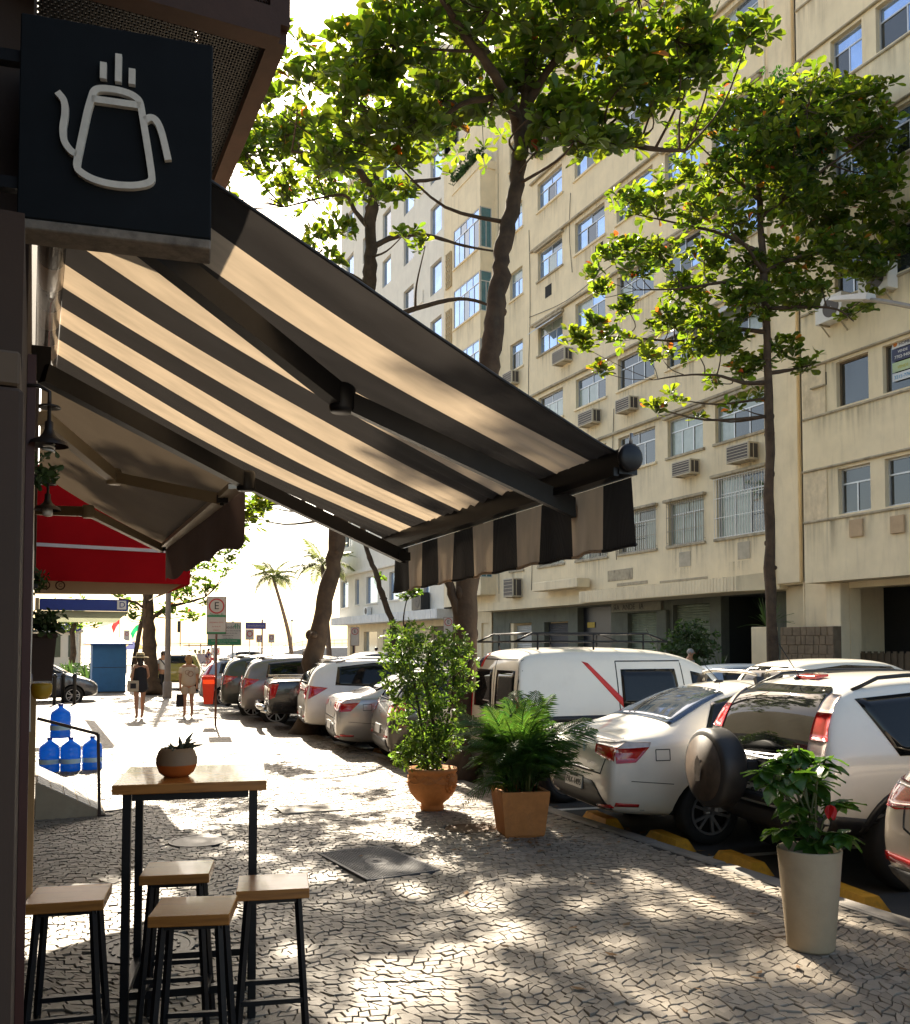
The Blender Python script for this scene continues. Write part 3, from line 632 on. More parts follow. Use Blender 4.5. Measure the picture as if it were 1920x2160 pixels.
# ---- white block at the beach end ------------------------------------------------------------------
F4 = thing('apartment_block', 'tall white apartment block at the beach end with shops under a white fascia', 'building', (X3, 54, 0)); bld_trim = WALLW
zs4 = [8.7, 11.85, 15.0, 18.2, 21.4, 24.7, 27.8, 31.0]
h4 = [(a, b_, z, z + 1.75) for a, b_ in ((44.95, 46.5), (49.0, 50.6), (52.8, 54.3), (56.6, 58.2), (60.2, 61.8)) for z in zs4]
h4b = [(46.6, 47.4, 4.6, 6.3), (51.2, 52.9, 4.55, 6.3), (55.0, 57.2, 4.52, 6.3), (58.7, 59.5, 4.54, 6.3), (61.0, 62.6, 4.45, 6.3)]
mb = MB(); wall_x(mb, X3, 44.61, 63, 3.72, 34.5, h4 + h4b, .2); mb.box(X3 + .9, X3 + 10, 44.61, 63, 3.7, 34.5); mb.box(X3, X3 + .9, 62.96, 63, 3.7, 34.5); mb.box(X3 - .2, X3 + 10, 44.61, 63.2, 34.5, 35)
part('wall', mb, WALLW, F4, True); part('interior', MB().box(X3 + .45, X3 + .8, 44.7, 62.9, 3.8, 34.3), DARKIN, F4, True)
for h in h4: window(F4, X3, *h, n=1 if h[0] < 56 else 2, trans=0, panes=(3, 3, 0), rnd=rw, sill=False)
for h in h4b: window(F4, X3, *h, n=1, trans=0, panes=(3,), rnd=rw, sill=True)
for z in zs4: part('louvre', MB().bbox(X3 - .05, X3 + .01, 47.5, 48.3, z + .1, z + .8, .01), WALLW, F4, True)
part('ledge', MB().bbox(X3 - .25, X3 + .0, 44.65, 63, 6.62, 6.8, .02), WALLW, F4, True)
part('fascia', MB().box(19.4, 20.9, 44.2, 63.1, 3.2, 3.72), pmat('white_fascia', (.62, .63, .63), .6, var=.1, dirt=.4, dirtcol=(.35, .34, .32)), F4, True)
fl = MB()
for i in range(26): yy = 44.3 + i * .72; fl.box(19.385, 19.4, yy + .01, yy + .70, 3.22, 3.7)
part('fascia_panels', fl, pmat('white_fascia', (0, 0, 0)), F4, True)['kind'] = 'stuff'
gf = MB(); gh = [(45.4, 47.8, 0, 2.85), (50.4, 51.1, .6, 2.8), (52.6, 54.5, 0, 2.8), (56.7, 59.4, 0, 2.7), (61.2, 62.4, 0, 2.6)]
wall_x(gf, 20.6, 44.61, 63, -.05, 3.3, gh, .3); part('shop_wall', gf, CREAM2, F4, True)
for i, (a, b_, c, d) in enumerate(gh): part('shop_front', MB().box(20.8, 20.84, a, b_, c, d), [pmat('olive_door', (0, 0, 0)), DARKGL, pmat('pale_shop_glass', (.42, .47, .5), .06, .5), pmat('pale_shop_glass', (0, 0, 0)), DARKIN][i], F4, True)
t = thing('shop_sign', 'round black hanging shop sign with white lettering before the white block', 'sign', (19.5, 48.6, 2.77))
part('disc', MB().lathe([(.001, -.03), (.26, -.03), (.26, .03), (.001, .03)], 28, None, False), BLACKPL, t, rot=(R(90), 0, 0)); part('bracket', MB().bar((.0, 0, 0), (1.1, 0, 0), .03), BLACK, t)
text('Inbox', .14, WHITEP, t, (0, -.034, 0), (1, 0, 0))
cbm = MB()
for pts in ([(X1 - .02, 35.2, 20.5), (X1 - .03, 35.1, 17), (X1 - .02, 35.3, 13), (X1 - .03, 34.9, 8.2), (X1 - .02, 35.1, 4.2)], [(X1 - .02, 35.2, 16.5), (X1 - .04, 32, 16.15), (X1 - .02, 28.8, 16.4), (X1 - .03, 26, 16.2)], [(X1 - .03, 20.6, 16), (X1 - .02, 20.62, 10), (X1 - .03, 20.58, 4.3)], [(X1 - .02, 31.7, 20.6), (X1 - .05, 31.75, 18.9), (X1 - .02, 31.6, 17.2)], [(X1 - .02, 28.7, 10.8), (X1 - .04, 28.8, 8), (X1 - .02, 28.6, 5)]): cbm.tube(smooth_poly(pts, 5), .012, 5)
part('cable', cbm, BLACKPL, F1, True)['kind'] = 'stuff'
# air conditioners on the facades ------------------------------------------------------------------
ACB = pmat('beige_ac_casing', (.50, .44, .33), .6, var=.12, dirt=.4); ACD = pmat('dark_ac_grille', (.06, .05, .045), .6)
def ac(X, y, z, w_, h_, label, d_=.42, grp='window air conditioners on the cream facade'):
    t = thing('air_conditioner', label, 'air conditioner', (X, y, z), 0, grp)
    part('casing', MB().bbox(-d_, 0, -w_ / 2, w_ / 2, 0, h_, .012), ACB, t)
    gr = MB(); gr.box(-d_ - .006, -d_, -w_ / 2 + .05, w_ / 2 - .05, .05, h_ - .05)
    for s in (-1,): gr.box(-d_ + .06, -.06, s * w_ / 2 - .006, s * w_ / 2, .06, h_ - .06)
    part('grille', gr, ACD, t)
    rb = MB()
    for i in range(5): rb.box(-d_ - .012, -d_ - .006, -w_ / 2 + .05, w_ / 2 - .05, .07 + i * (h_ - .14) / 4.5, .085 + i * (h_ - .14) / 4.5)
    rb.box(-d_ + .17, -d_ + .2, -w_ / 2 - .012, -w_ / 2 - .006, .06, h_ - .06); part('grille_bars', rb, ACB, t)['kind'] = 'stuff'
    part('bracket', MB().bar((-d_ + .04, -w_ * .3, -.016), (0, -w_ * .3, -.016), .03).bar((-d_ + .04, w_ * .3, -.016), (0, w_ * .3, -.016), .03), TRIM, t)
ac(X1, 21.6, 7.42, 1.0, .55, 'beige window air conditioner on the middle block, closest to the slim tree trunk, above bars'); ac(X1, 24.3, 7.45, .95, .5, 'beige window air conditioner in the middle block, one bay left of the slim trunk')
ac(X1, 32.1, 13.5, 1.0, .55, 'beige window air conditioner under the window with white sun blind beside the big trunk'); ac(X1, 30.1, 10.45, 1.05, .55, 'beige window air conditioner just above the near corner of the striped awning')
ac(X1, 27.6, 10.4, .9, .5, 'dark boxy window air conditioner behind the orange leaves of the slim tree'); ac(X1, 36.6, 13.75, .9, .6, 'pale window air conditioner right beside the big trunk')
ac(X1, 36.4, 3.95, .9, .85, 'grey boxy air conditioner above the left shop canopy', .5)
ac(X1, 33.9, 23.4, 1.1, .5, 'beige air conditioner high up under the arching tree branch')
def split_ac(X, y, z, label, dark=False, s=1.):
    t = thing('outdoor_unit', label, 'air conditioner', (X, y, z), 0, 'outdoor air conditioning units')
    part('casing', MB().bbox(-.36 * s, 0, -.45 * s, .45 * s, 0, .65 * s, .015), BLACKPL if dark else WHITEP, t)
    part('fan_grille', MB().ring(.03, .26 * s, .012, 24, Matrix.Translation((-.36 * s, -.08, .33 * s)) @ Matrix.Rotation(R(-90), 4, 'Y')), ACD, t)
    part('bracket', MB().bar((-.36 * s, -.3 * s, -.02), (0, -.3 * s, -.02), .04).bar((-.36 * s, .3 * s, -.02), (0, .3 * s, -.02), .04).bar((-.3 * s, -.3 * s, -.03), (0, -.3 * s, -.3), .03).bar((-.3 * s, .3 * s, -.03), (0, .3 * s, -.3), .03), TRIM, t)
split_ac(X2, 15.9, 10.55, 'white outdoor fan unit on the right block, beside the street lamp'); split_ac(X2, 17.3, 10.3, 'white outdoor fan unit on the right block, among the leaves of the slim tree')
split_ac(19.95, 47.1, 3.74, 'large black outdoor unit standing on the white fascia', True, 1.5); split_ac(19.95, 56.4, 3.74, 'small white outdoor unit on the white fascia near its far end', False, .8)

# drip stains below sills, ledges and boxed units: thin films of dirt on the wall
def stain_mat():
    m = bpy.data.materials.new('drip_stain'); m.use_nodes = True; t = m.node_tree; N = t.nodes; L = t.links; p = N['Principled BSDF']
    p.inputs['Base Color'].default_value = (.10, .082, .055, 1); p.inputs['Roughness'].default_value = .95
    at = N.new('ShaderNodeAttribute'); at.attribute_name = 'fade'; tc = N.new('ShaderNodeTexCoord'); mp = N.new('ShaderNodeMapping'); mp.inputs['Scale'].default_value = (9, 9, .5); L.new(tc.outputs['Object'], mp.inputs[0])
    n = N.new('ShaderNodeTexNoise'); n.inputs['Scale'].default_value = 1; n.inputs['Detail'].default_value = 6; L.new(mp.outputs[0], n.inputs['Vector'])
    mr = N.new('ShaderNodeMapRange'); L.new(n.outputs[0], mr.inputs[0]); mr.inputs[1].default_value = .42; mr.inputs[2].default_value = .72; mr.inputs[4].default_value = .36
    mu = N.new('ShaderNodeMath'); mu.operation = 'MULTIPLY'; L.new(mr.outputs[0], mu.inputs[0]); L.new(at.outputs['Fac'], mu.inputs[1]); L.new(mu.outputs[0], p.inputs['Alpha']); return m
DRIP = stain_mat()
def stains(bld, lst):
    V = []; F = []; A = []
    for X, a, b_, zt, ln in lst:
        o_ = len(V)
        for j in range(4):
            f = j / 3
            for i in range(5): u = i / 4; V.append((X - .004, a + (b_ - a) * u, zt - ln * f)); A.append((1 - f) ** 1.3 * (0 if i in (0, 4) else 1))
        F += [(o_ + j * 5 + i, o_ + j * 5 + i + 1, o_ + j * 5 + i + 6, o_ + j * 5 + i + 5) for j in range(3) for i in range(4)]
    me = np_mesh('water_stain', V, F, DRIP); at = me.attributes.new('fade', 'FLOAT', 'POINT'); at.data.foreach_set('value', A)
    o = link('water_stain', me, bld, world=True); o['kind'] = 'stuff'
rs_ = random.Random(3)
stains(F1, [(X1, a - .25, b_ + .25, s - .09, rs_.uniform(.5, 1.5)) for a, b_, s, t_, cn, n, k in holes if rs_.random() < .8] + [(X1, y, y + 1.1, z, rs_.uniform(.6, 1.4)) for y, z in ((21.1, 7.4), (23.8, 7.4), (31.6, 13.4), (29.6, 10.4), (27.2, 10.4), (36.1, 13.7), (24.2, 4.4), (21.5, 4.4))] + [(X1, 20.6 + i * 2.1, 22.9 + i * 2.1, SILL[k] + HGT[k] + .15, .35) for k in (1, 2, 3, 4, 5) for i in range(6) if rs_.random() < .6] + [(19.3, 21.5 + i * 1.7, 23.1 + i * 1.7, 3.86, .45) for i in range(5)])
stains(F2, [(X2, 12 + i * 1.3, 13.6 + i * 1.3, s - .1, rs_.uniform(.4, 1.3)) for s in S2 for i in range(5) if rs_.random() < .75] + [(X2, 17.0, 18.6, s + 1.25, 1.1) for s in S2[:3]])
stains(F3, [(19.2, 38.7, 41.6, z - .1, .9) for z in bayz])
# ================================================================ CAFE SIDE (left)
BROWNW = pmat('brown_wall_paint', (.040, .021, .012), .8, var=.15, scale=3, bump=.08, dirt=.3, dirtcol=(.03, .018, .01))
CAFE = thing('cafe_building', 'dark brown cafe wall at the left edge beside the bar table', 'building', (-.03, 4, 0))
part('wall', MB().box(-.5, -.03, 1.95, 9.5, 0, 2.6).box(-.5, -.03, 2.75, 9.5, 2.61, 9.0), BROWNW, CAFE, True)
part('pillar', MB().bbox(-.45, -.021, 1.55, 1.93, -.01, 2.15, .006), BROWNW, CAFE, True)
part('pillar_trim', MB().bbox(-.055, -.022, 1.935, 1.975, 0, 2.13, .004), pmat('ochre_edge_trim', (.3, .2, .1), .6), CAFE, True)
part('lintel_beam', MB().bbox(-.45, -.026, 1.56, 1.935, 2.155, 2.21, .004), pmat('tan_beam', (.09, .055, .03), .7), CAFE, True)
part('upper_wall', MB().box(-.6, -.16, -3, 2.74, 2.61, 9), BROWNW, CAFE, True)
part('doorway_frame', MB().box(-.029, -.006, 2.9, 3.1, 0, 2.6).box(-.029, -.008, 3.8, 3.95, 0, 2.6), pmat('dark_red_timber', (.07, .018, .013), .5, var=.2), CAFE, True)
part('plinth', MB().box(-.029, -.012, 3.11, 3.79, 0, .35), BROWNW, CAFE, True)
part('cable', MB().tube([(-.012, 4.1, 2.5), (-.008, 4.1, 1.9), (-.012, 4.12, 1.6), (-.008, 4.1, 1.4)], .006, 5), WHITEP, CAFE, True)
part('rain_pipe', MB().tube([(-.02, 9.3, 2.4), (-.02, 9.3, 9)], .032, 10), BROWNW, CAFE, True)  # dark tube added to cover a sliver of bright sky beside the roller
# neighbouring buildings on this side, mostly behind the awnings
NB = thing('shop_building', 'low shop building beyond the cafe under the red and blue awnings', 'building', (-.1, 18, 0))
part('wall', MB().box(-8, -.03, 9.55, 29, 4.2, 9), CREAM2, NB, True); part('shop_front', MB().box(-8, -.035, 9.55, 29, 0, 4.19), pmat('dark_shop_front', (.05, .032, .024), .6, var=.3, scale=1), NB, True)  # lower front added dark so the car glass mirrors a dark side
# ---- mesh cage over the entrance -----------------------------------------------------------------
RUST = pmat('rusty_brown_steel', (.075, .036, .022), .7, .2, var=.3, scale=6, bump=.1)
cg = thing('mesh_cage', 'rusty brown overhead cage of expanded metal mesh above the coffee sign', 'canopy', (.3, 3.2, 3.6))
x0, x1, y0, y1, z0, z1 = -.05, .635, 2.64, 3.95, 3.6, 4.9
b = MB()
for yy in (y0, y1): b.bar((x0, yy, z0), (x1, yy, z0), .07, .09).bar((x0, yy, z1), (x1, yy, z1), .07, .09)
for yy in (y0, 3.3, y1): b.bar((x1, yy, z0), (x1, yy, z1), .06)
for zz in (z0, z1): b.bar((x1, y0, zz), (x1, y1, zz), .055, .08)
for xx in (x0,): b.bar((xx, y0, z0), (xx, y0, z1), .06)
b.bar((.2, y0, z0), (.2, y0, z1), .05)
part('frame', b, RUST, cg, True)
def mesh_panel(fn, nu, nv, t_, mat, parent, w_=.006):
    """expanded metal: zigzag strands; fn(u,v)->point in metres"""
    m = MB()
    for j in range(nv):
        for s in (0, 1):
            pts = [Vector(fn(i, j + (s if i % 2 else 1 - s))) for i in range(nu + 1)]
            for a, c in zip(pts, pts[1:]): m.bar(a, c, w_, t_)
    o_ = part('wire_mesh', m, mat, parent, True); o_['kind'] = 'stuff'
dx, dz = .018, .034
mesh_panel(lambda i, j: (x0 + .02 + i * dx, y0, z0 + .05 + j * dz * .62), int((x1 - x0) / dx) - 1, 36, .006, RUST, cg)
mesh_panel(lambda i, j: (x0 + .03 + i * dx, y0 + .02 + j * .026, z0), int((x1 - x0) / dx) - 1, int((y1 - y0) / .026) - 2, .006, BLACK, cg)
mesh_panel(lambda i, j: (x1, y0 + .03 + i * .024, z0 + .06 + j * .026), int((y1 - y0) / .024) - 2, 46, .006, BLACK, cg)
part('backdrop_panel', MB().bbox(x0 + .03, x1 - .05, y1 - .03, y1 - .01, z0 + .05, z1, .004), pmat('backdrop_tan', (.5, .4, .27), .8, var=.2), cg, True)  # added backdrop, a lit wall's tan in its colour, covers the bright sky
cb = MB()
for k in range(5): cb.tube([(.36 + .012 * k, y0 + .06, z0 + .0), (.34 + .02 * k, y0 + .08, z0 + .2), (.38 - .008 * k, y0 + .07, z0 + .45), (.35 + .01 * k, y0 + .1, z0 + .9)], .008, 5)
part('cables', cb, BLACKPL, cg, True)
# ---- coffee sign -----------------------------------------------------------------------------------
SG = thing('coffee_sign', 'square black hanging sign with a cream coffee kettle outline and steam', 'sign', (-.055, 2.41, 2.79), R(-9.0))
SW, SH = .455, .51
SGM = pmat('sign_black', (.008, .010, .012), .75, var=.25, scale=6, bump=.03, spec=.2)
part('panel', MB().bbox(0, SW, 0, .045, 0, SH, .003), SGM, SG)
part('bottom_trim', MB().bbox(.0, SW, .001, .10, -.026, -.001, .003), pmat('weathered_sign_edge', (.22, .18, .14), .8, var=.35, scale=25, bump=.2, dirt=.7, dirtcol=(.06, .045, .035), stretch=(9, 9, 9)), SG)
for z_ in (.42, .1): part('mounting_arm', MB().bar((-.1, .05, z_), (.0, .05, z_), .03), BLACK, SG)
SGC = pmat('sign_cream', (.82, .74, .62), .6, var=.12, scale=30, bump=.1)
# stroke coordinates from the sign face: u 0..1 across, v 0..1 up
def stroke(pts, wd, dep=.014, closed=False, n=6, sm=True):
    P = (smooth_poly([(*p, 0) for p in (list(pts) + [pts[0]] if closed else pts)], n)) if sm else [Vector((*p, 0)) for p in pts]
    L_ = []
    if closed and sm: P = P[:-1]
    for i, p in enumerate(P):
        if closed: a, c = P[i - 1], P[(i + 1) % len(P)]
        else: a, c = P[max(i - 1, 0)], P[min(i + 1, len(P) - 1)]
        d = Vector(((c - a).x * SW, (c - a).y * SH, 0)).normalized(); q = Vector((p.x * SW, p.y * SH, 0)); nn = Vector((-d.y, d.x, 0)); L_.append((q + nn * wd / 2, q - nn * wd / 2))
    vs = [];
    for a, c in L_: vs += [(a.x, 0, a.y), (c.x, 0, c.y), (a.x, -dep, a.y), (c.x, -dep, c.y)]
    fs = []
    m_ = len(L_)
    for i in range(m_ if closed else m_ - 1):
        j = (i + 1) % m_; a, c = 4 * i, 4 * j
        fs += [(a + 2, a + 3, c + 3, c + 2), (a, a + 2, c + 2, c), (a + 1, c + 1, c + 3, a + 3)]
    if not closed: fs += [(0, 1, 3, 2), (4 * m_ - 4, 4 * m_ - 2, 4 * m_ - 1, 4 * m_ - 3)]
    m = MB(); m.add(vs, fs); return m
# face pixel box (crop px): TL(60,110) TR(1225,290) BR(1245,1510) BL(65,1390)
def uv(px, py):
    u = (px - 62) / 1175; top = 110 + 180 * u; bot = 1390 + 120 * u; return (u, 1 - (py - top) / (bot - top))
CW = .0168
part('kettle_body', stroke([uv(*p) for p in ((492, 650), (470, 735), (448, 850), (428, 960), (413, 1050), (412, 1085), (428, 1115), (490, 1155), (570, 1182), (660, 1196), (750, 1198), (825, 1185), (858, 1165), (862, 1130), (850, 1050), (835, 960), (812, 830), (792, 715), (780, 672), (758, 648), (720, 626), (660, 608), (590, 598), (535, 599), (505, 615))], CW, closed=True, n=4), SGC, SG)
part('kettle_rim', stroke([uv(*p) for p in ((492, 662), (640, 680), (788, 698))], CW, sm=False), SGC, SG)
part('kettle_spout', stroke([uv(*p) for p in ((288, 625), (328, 680), (335, 760), (325, 850), (335, 930), (375, 990), (408, 1008))], CW * .95), SGC, SG)
part('kettle_handle', stroke([uv(*p) for p in ((815, 790), (850, 772), (885, 790), (915, 850), (940, 940), (963, 1035))], CW), SGC, SG)
for a, c in (((558, 432), (558, 535)), ((649, 378), (649, 552)), ((732, 468), (732, 565))): part('steam_bar', stroke([uv(*a), uv(*c)], CW * .92, sm=False), SGC, SG)
# ---- striped awning ---------------------------------------------------------------------------------
def stripe_mat(name, period, y0, dark=(.016, .014, .013), light=(.60, .47, .32), transl=True):
    m = bpy.data.materials.new(name); m.use_nodes = True; t = m.node_tree; N = t.nodes; L = t.links; p = N['Principled BSDF']; out = N['Material Output']
    tc = N.new('ShaderNodeTexCoord'); sp = N.new('ShaderNodeSeparateXYZ'); L.new(tc.outputs['Object'], sp.inputs[0])
    a = N.new('ShaderNodeMath'); a.operation = 'SUBTRACT'; L.new(sp.outputs[1], a.inputs[0]); a.inputs[1].default_value = y0
    d = N.new('ShaderNodeMath'); d.operation = 'DIVIDE'; L.new(a.outputs[0], d.inputs[0]); d.inputs[1].default_value = period * 2
    f = N.new('ShaderNodeMath'); f.operation = 'FRACT'; L.new(d.outputs[0], f.inputs[0])
    g = N.new('ShaderNodeMath'); g.operation = 'GREATER_THAN'; L.new(f.outputs[0], g.inputs[0]); g.inputs[1].default_value = .5
    mp = N.new('ShaderNodeMapping'); L.new(tc.outputs['Object'], mp.inputs[0]); mp.inputs['Scale'].default_value = (3, 9, 3)
    ns = N.new('ShaderNodeTexNoise'); L.new(mp.outputs[0], ns.inputs['Vector']); ns.inputs['Scale'].default_value = 1.5; ns.inputs['Detail'].default_value = 6
    mr = N.new('ShaderNodeMapRange'); L.new(ns.outputs[0], mr.inputs[0]); mr.inputs[1].default_value = .3; mr.inputs[2].default_value = .7; mr.inputs[3].default_value = .82; mr.inputs[4].default_value = 1.1
    def colr(l, dk):
        mx = N.new('ShaderNodeMix'); mx.data_type = 'RGBA'; L.new(g.outputs[0], mx.inputs[0]); mx.inputs[6].default_value = (*dk, 1); mx.inputs[7].default_value = (*l, 1)
        h = N.new('ShaderNodeHueSaturation'); L.new(mx.outputs[2], h.inputs['Color']); L.new(mr.outputs[0], h.inputs['Value']); return h.outputs[0]
    L.new(colr(light, dark), p.inputs['Base Color']); p.inputs['Roughness'].default_value = .75; p.inputs['Sheen Weight'].default_value = .2
    wv = N.new('ShaderNodeTexWave'); wv.inputs['Scale'].default_value = 160; wv.bands_direction = 'X'; wv.inputs['Distortion'].default_value = .6; L.new(tc.outputs['Object'], wv.inputs['Vector'])
    b_ = N.new('ShaderNodeBump'); b_.inputs['Strength'].default_value = .25; b_.inputs['Distance'].default_value = .002; L.new(wv.outputs[1], b_.inputs['Height']); L.new(b_.outputs[0], p.inputs['Normal'])
    if transl:
        tr = N.new('ShaderNodeBsdfTranslucent'); L.new(colr((.50, .39, .27), (.024, .0215, .020)), tr.inputs[0])
        mx = N.new('ShaderNodeMixShader'); mx.inputs[0].default_value = .38; L.new(p.outputs[0], mx.inputs[1]); L.new(tr.outputs[0], mx.inputs[2]); L.new(mx.outputs[0], out.inputs[0])
    return m
AY0, AY1, AXB, AZB, AXR, AZR = 2.68, 5.42, 1.96, 2.40, .06, 3.29
SY0 = 2.62; PER = (AY1 - SY0) / 11
AW = thing('striped_awning', 'black and beige striped retractable awning over the pavement tables', 'awning', (0, 0, 0))
STRIPE = stripe_mat('striped_canvas', PER, SY0); STRIPEV = stripe_mat('striped_valance', PER, SY0, (.014, .011, .011), (.68, .50, .36))
def bx(y): return 1.905 + (y - AY0) * (.15 / (AY1 - AY0))
def fab(u, v):
    y = AY0 + (AY1 - AY0) * v; x1_ = bx(y) - .02
    x = AXR + (x1_ - AXR) * u; z = AZR + (AZB + .035 - AZR) * u - .05 * math.sin(math.pi * u) + .006 * math.sin(7 * u + 9 * v) + (u ** 6) * .010 * math.sin(y * 60)
    e = max(0, .10 - (y - AY0)) / .10
    return (x, y, z + .05 * e * e * math.sin(math.pi * min(1, u * 1.05)))
part('canvas', MB().grid(fab, 40, 88), STRIPE, AW)
part('seam', MB().tube([fab(i / 30, 0) for i in range(31)], .006, 5), BLACKPL, AW)
def val(u, v):
    y = AY0 + (AY1 - AY0) * u; z = AZB - .045 - v * (.245 + .018 * u + .004 * math.sin(y * 24.7 + .6))
    return (bx(y) + .035 + .012 * math.sin(y * 12.3) * v + .005 * math.sin(y * 31) * v + (.028 * (v > .85)) * 0, y, z)
part('valance', MB().grid(val, 132, 8), STRIPEV, AW)
part('valance_hem', MB().tube([val(i / 60, 1) for i in range(61)], .007, 5), STRIPEV, AW)
fb = MB()
fb.bar((bx(AY0), AY0 - .03, AZB), (bx(AY1), AY1 + .03, AZB), .075, .085); fb.bar((bx(AY0) - .045, AY0 - .02, AZB - .035), (bx(AY1) - .045, AY1 + .02, AZB - .035), .02, .03); fb.bar((bx(AY0) + .03, AY0 - .02, AZB + .05), (bx(AY1) + .03, AY1 + .02, AZB + .05), .05, .025)
part('front_bar', fb, BLACK, AW)
for yy, s in ((AY0 - .03, -1), (AY1 + .03, 1)): part('end_cap', MB().lathe([(.001, 0), (.045, 0), (.05, .008), (.05, .02), (.04, .028), (.001, .028)], 20, Matrix.Translation((bx(yy), yy, AZB + .015)) @ Matrix.Rotation(R(90 if s < 0 else -90), 4, 'X')), BLACK, AW)
part('bolt', MB().tube([(bx(AY0), AY0 - .045, AZB + .06), (bx(AY0), AY0 - .05, AZB + .10)], .007, 6), GREYM, AW)
ROLLM = stripe_mat('striped_roll', PER, SY0, transl=False, dark=(.03, .02, .016), light=(.42, .33, .24)); ROLLM.node_tree.nodes['Principled BSDF'].inputs['Roughness'].default_value = .22; ROLLM.node_tree.nodes['Principled BSDF'].inputs['Coat Weight'].default_value = .6
part('roller', MB().tube([(AXR - .02, AY0, AZR + .0), (AXR - .02, AY1, AZR)], .052, 20), ROLLM, AW)
for c_, s_ in (((-.0, AY1 + .03, AZR - .03), (.12, .05, .16)), ((0, AY0 - .03, AZR - .03), (.12, .05, .16)), ((-.0, 4.45, 3.0), (.1, .12, .16)), ((.0, 2.75, 3.1), (.1, .1, .14))): part('wall_bracket', MB().cbox(c_, s_), BLACK, AW)
def arm(a, e, c, mb_w=.055, mb_h=.085, mat=BLACK, root=AW):
    o_ = part('folding_arm', MB().bar(a, e, mb_w, mb_h).bar(e, c, mb_w * .82, mb_h * .86), mat, root, True)
    k = link('elbow_joint', MB().lathe([(.001, -.055), (.045, -.055), (.052, -.04), (.052, .04), (.045, .055), (.001, .055)], 14, Matrix.Translation(e)).mesh('elbow_joint', mat), o_)
    k.matrix_parent_inverse = Matrix.Identity(4)
    k2 = link('end_joint', MB().cbox(c, (.07, .06, .05)).tube([(c[0], c[1], c[2] - .04), (c[0], c[1], c[2] + .05)], .014, 8).mesh('end_joint', BLACK), o_); k2.matrix_parent_inverse = Matrix.Identity(4)
arm((.08, 2.80, 3.08), (1.08, 3.38, 2.715), (2.0, 3.10, 2.29)); arm((.02, 4.38, 2.955), (1.06, 5.06, 2.665), (2.03, 5.13, 2.29))
# ---- wall lamps -------------------------------------------------------------------------------------
LAMPM = pmat('dark_enamel', (.025, .016, .012), .45, var=.2)
def wall_lamp(x, y, z, s, label, bulb):
    t = thing('wall_lamp', label, 'lamp', (x, y, z), 0, 'wall lamps by the cafe door')
    part('shade', MB().lathe([(.055 * s, 0), (.05 * s, .012 * s), (.03 * s, .022 * s), (.018 * s, .034 * s), (.012 * s, .05 * s), (.012 * s, .07 * s), (.006 * s, .075 * s), (.005, .11 * s)], 20, None, True, False), LAMPM, t)
    if bulb == 'spiral':
        pts = [(math.cos(k * .6) * .015 * s, math.sin(k * .6) * .015 * s, .006 * s - .0011 * k * s) for k in range(22)]; part('bulb', MB().tube(pts, .0035 * s, 6), pmat('bulb_glass', (.7, .65, .58), .3), t)
    else: part('bulb', MB().lathe([(.001, -.028 * s), (.018 * s, -.024 * s), (.022 * s, -.01 * s), (.02 * s, .01 * s)], 14), pmat('bulb_glass', (0, 0, 0)), t)
    part('bracket', MB().tube([(0, 0, .11 * s), (0, 0, .16 * s), (-.03, 0, .175 * s), (-(x + .05), 0, .17 * s)], .006, 6).lathe([(.03, .118 * s), (.032, .112 * s), (.001, .125 * s)], 16), LAMPM, t)
wall_lamp(.031, 2.9, 2.335, 1.0, 'dark wall lamp with a spiral bulb, the larger one by the pillar', 'spiral'); wall_lamp(.043, 4.0, 2.295, .93, 'dark wall lamp with a frosted bulb before the red awning', 'round')
# ---- neighbouring awnings --------------------------------------------------------------------------
BROWNC = pmat('brown_canvas', (.060, .036, .028), .85, var=.15, scale=3, bump=.15, bscale=200, transl=.25, tcol=(.10, .06, .045))
BEIGEC = pmat('taupe_canvas', (.14, .11, .082), .85, var=.12, scale=2, bump=.1, bscale=200, transl=.18, tcol=(.13, .10, .07))
BEIGEM = pmat('beige_enamel', (.36, .29, .19), .45, var=.1)
BA = thing('brown_awning', 'brown retractable awning with beige folding arms beyond the striped one', 'awning', (0, 7, 2.7))
def bfab(u, v): y = 5.72 + 3.9 * v; return (.02 + 1.15 * u, y, 3.42 - (3.42 - 2.79) * u - .03 * math.sin(math.pi * u))
part('canvas', MB().grid(bfab, 16, 16), BEIGEC, BA, True)
part('front_bar', MB().bar((1.15, 5.7, 2.76), (1.2, 9.62, 2.76), .07, .06).bar((1.1, 5.7, 2.74), (1.15, 9.62, 2.74), .03, .03), pmat('cream_aluminium', (.42, .36, .27), .4, .3), BA, True)
part('valance', MB().grid(lambda u, v: (1.19 + .02 * u + .02 * math.sin(u * 19) * v, 5.7 + 3.94 * u, 2.745 - v * (.345 + .02 * math.sin(u * 25))), 60, 6), BROWNC, BA, True)
arm((.03, 6.0, 3.13), (.50, 6.85, 2.95), (1.12, 6.1, 2.72), .06, .085, BEIGEM, BA); arm((.02, 9.2, 3.0), (.42, 8.6, 2.93), (1.15, 9.45, 2.72), .06, .085, BEIGEM, BA)
REDC = pmat('red_canvas', (.36, .004, .007), .8, var=.12, scale=3, bump=.1, bscale=150, transl=.12, tcol=(.42, .006, .008), spec=.1)
RA = thing('red_awning', 'bright red awning with a white piping line, beyond the brown awning', 'awning', (0, 11.5, 2.5))
rb = MB(); yr = 11.5; yf = 13.6
rb.add([(.0, yr, 3.86), (.0, yr, 2.93), (1.62, yr, 2.93), (.0, yf, 3.86), (.0, yf, 2.93), (1.62, yf, 2.93)], [(0, 1, 2), (0, 2, 5, 3), (3, 5, 4)])
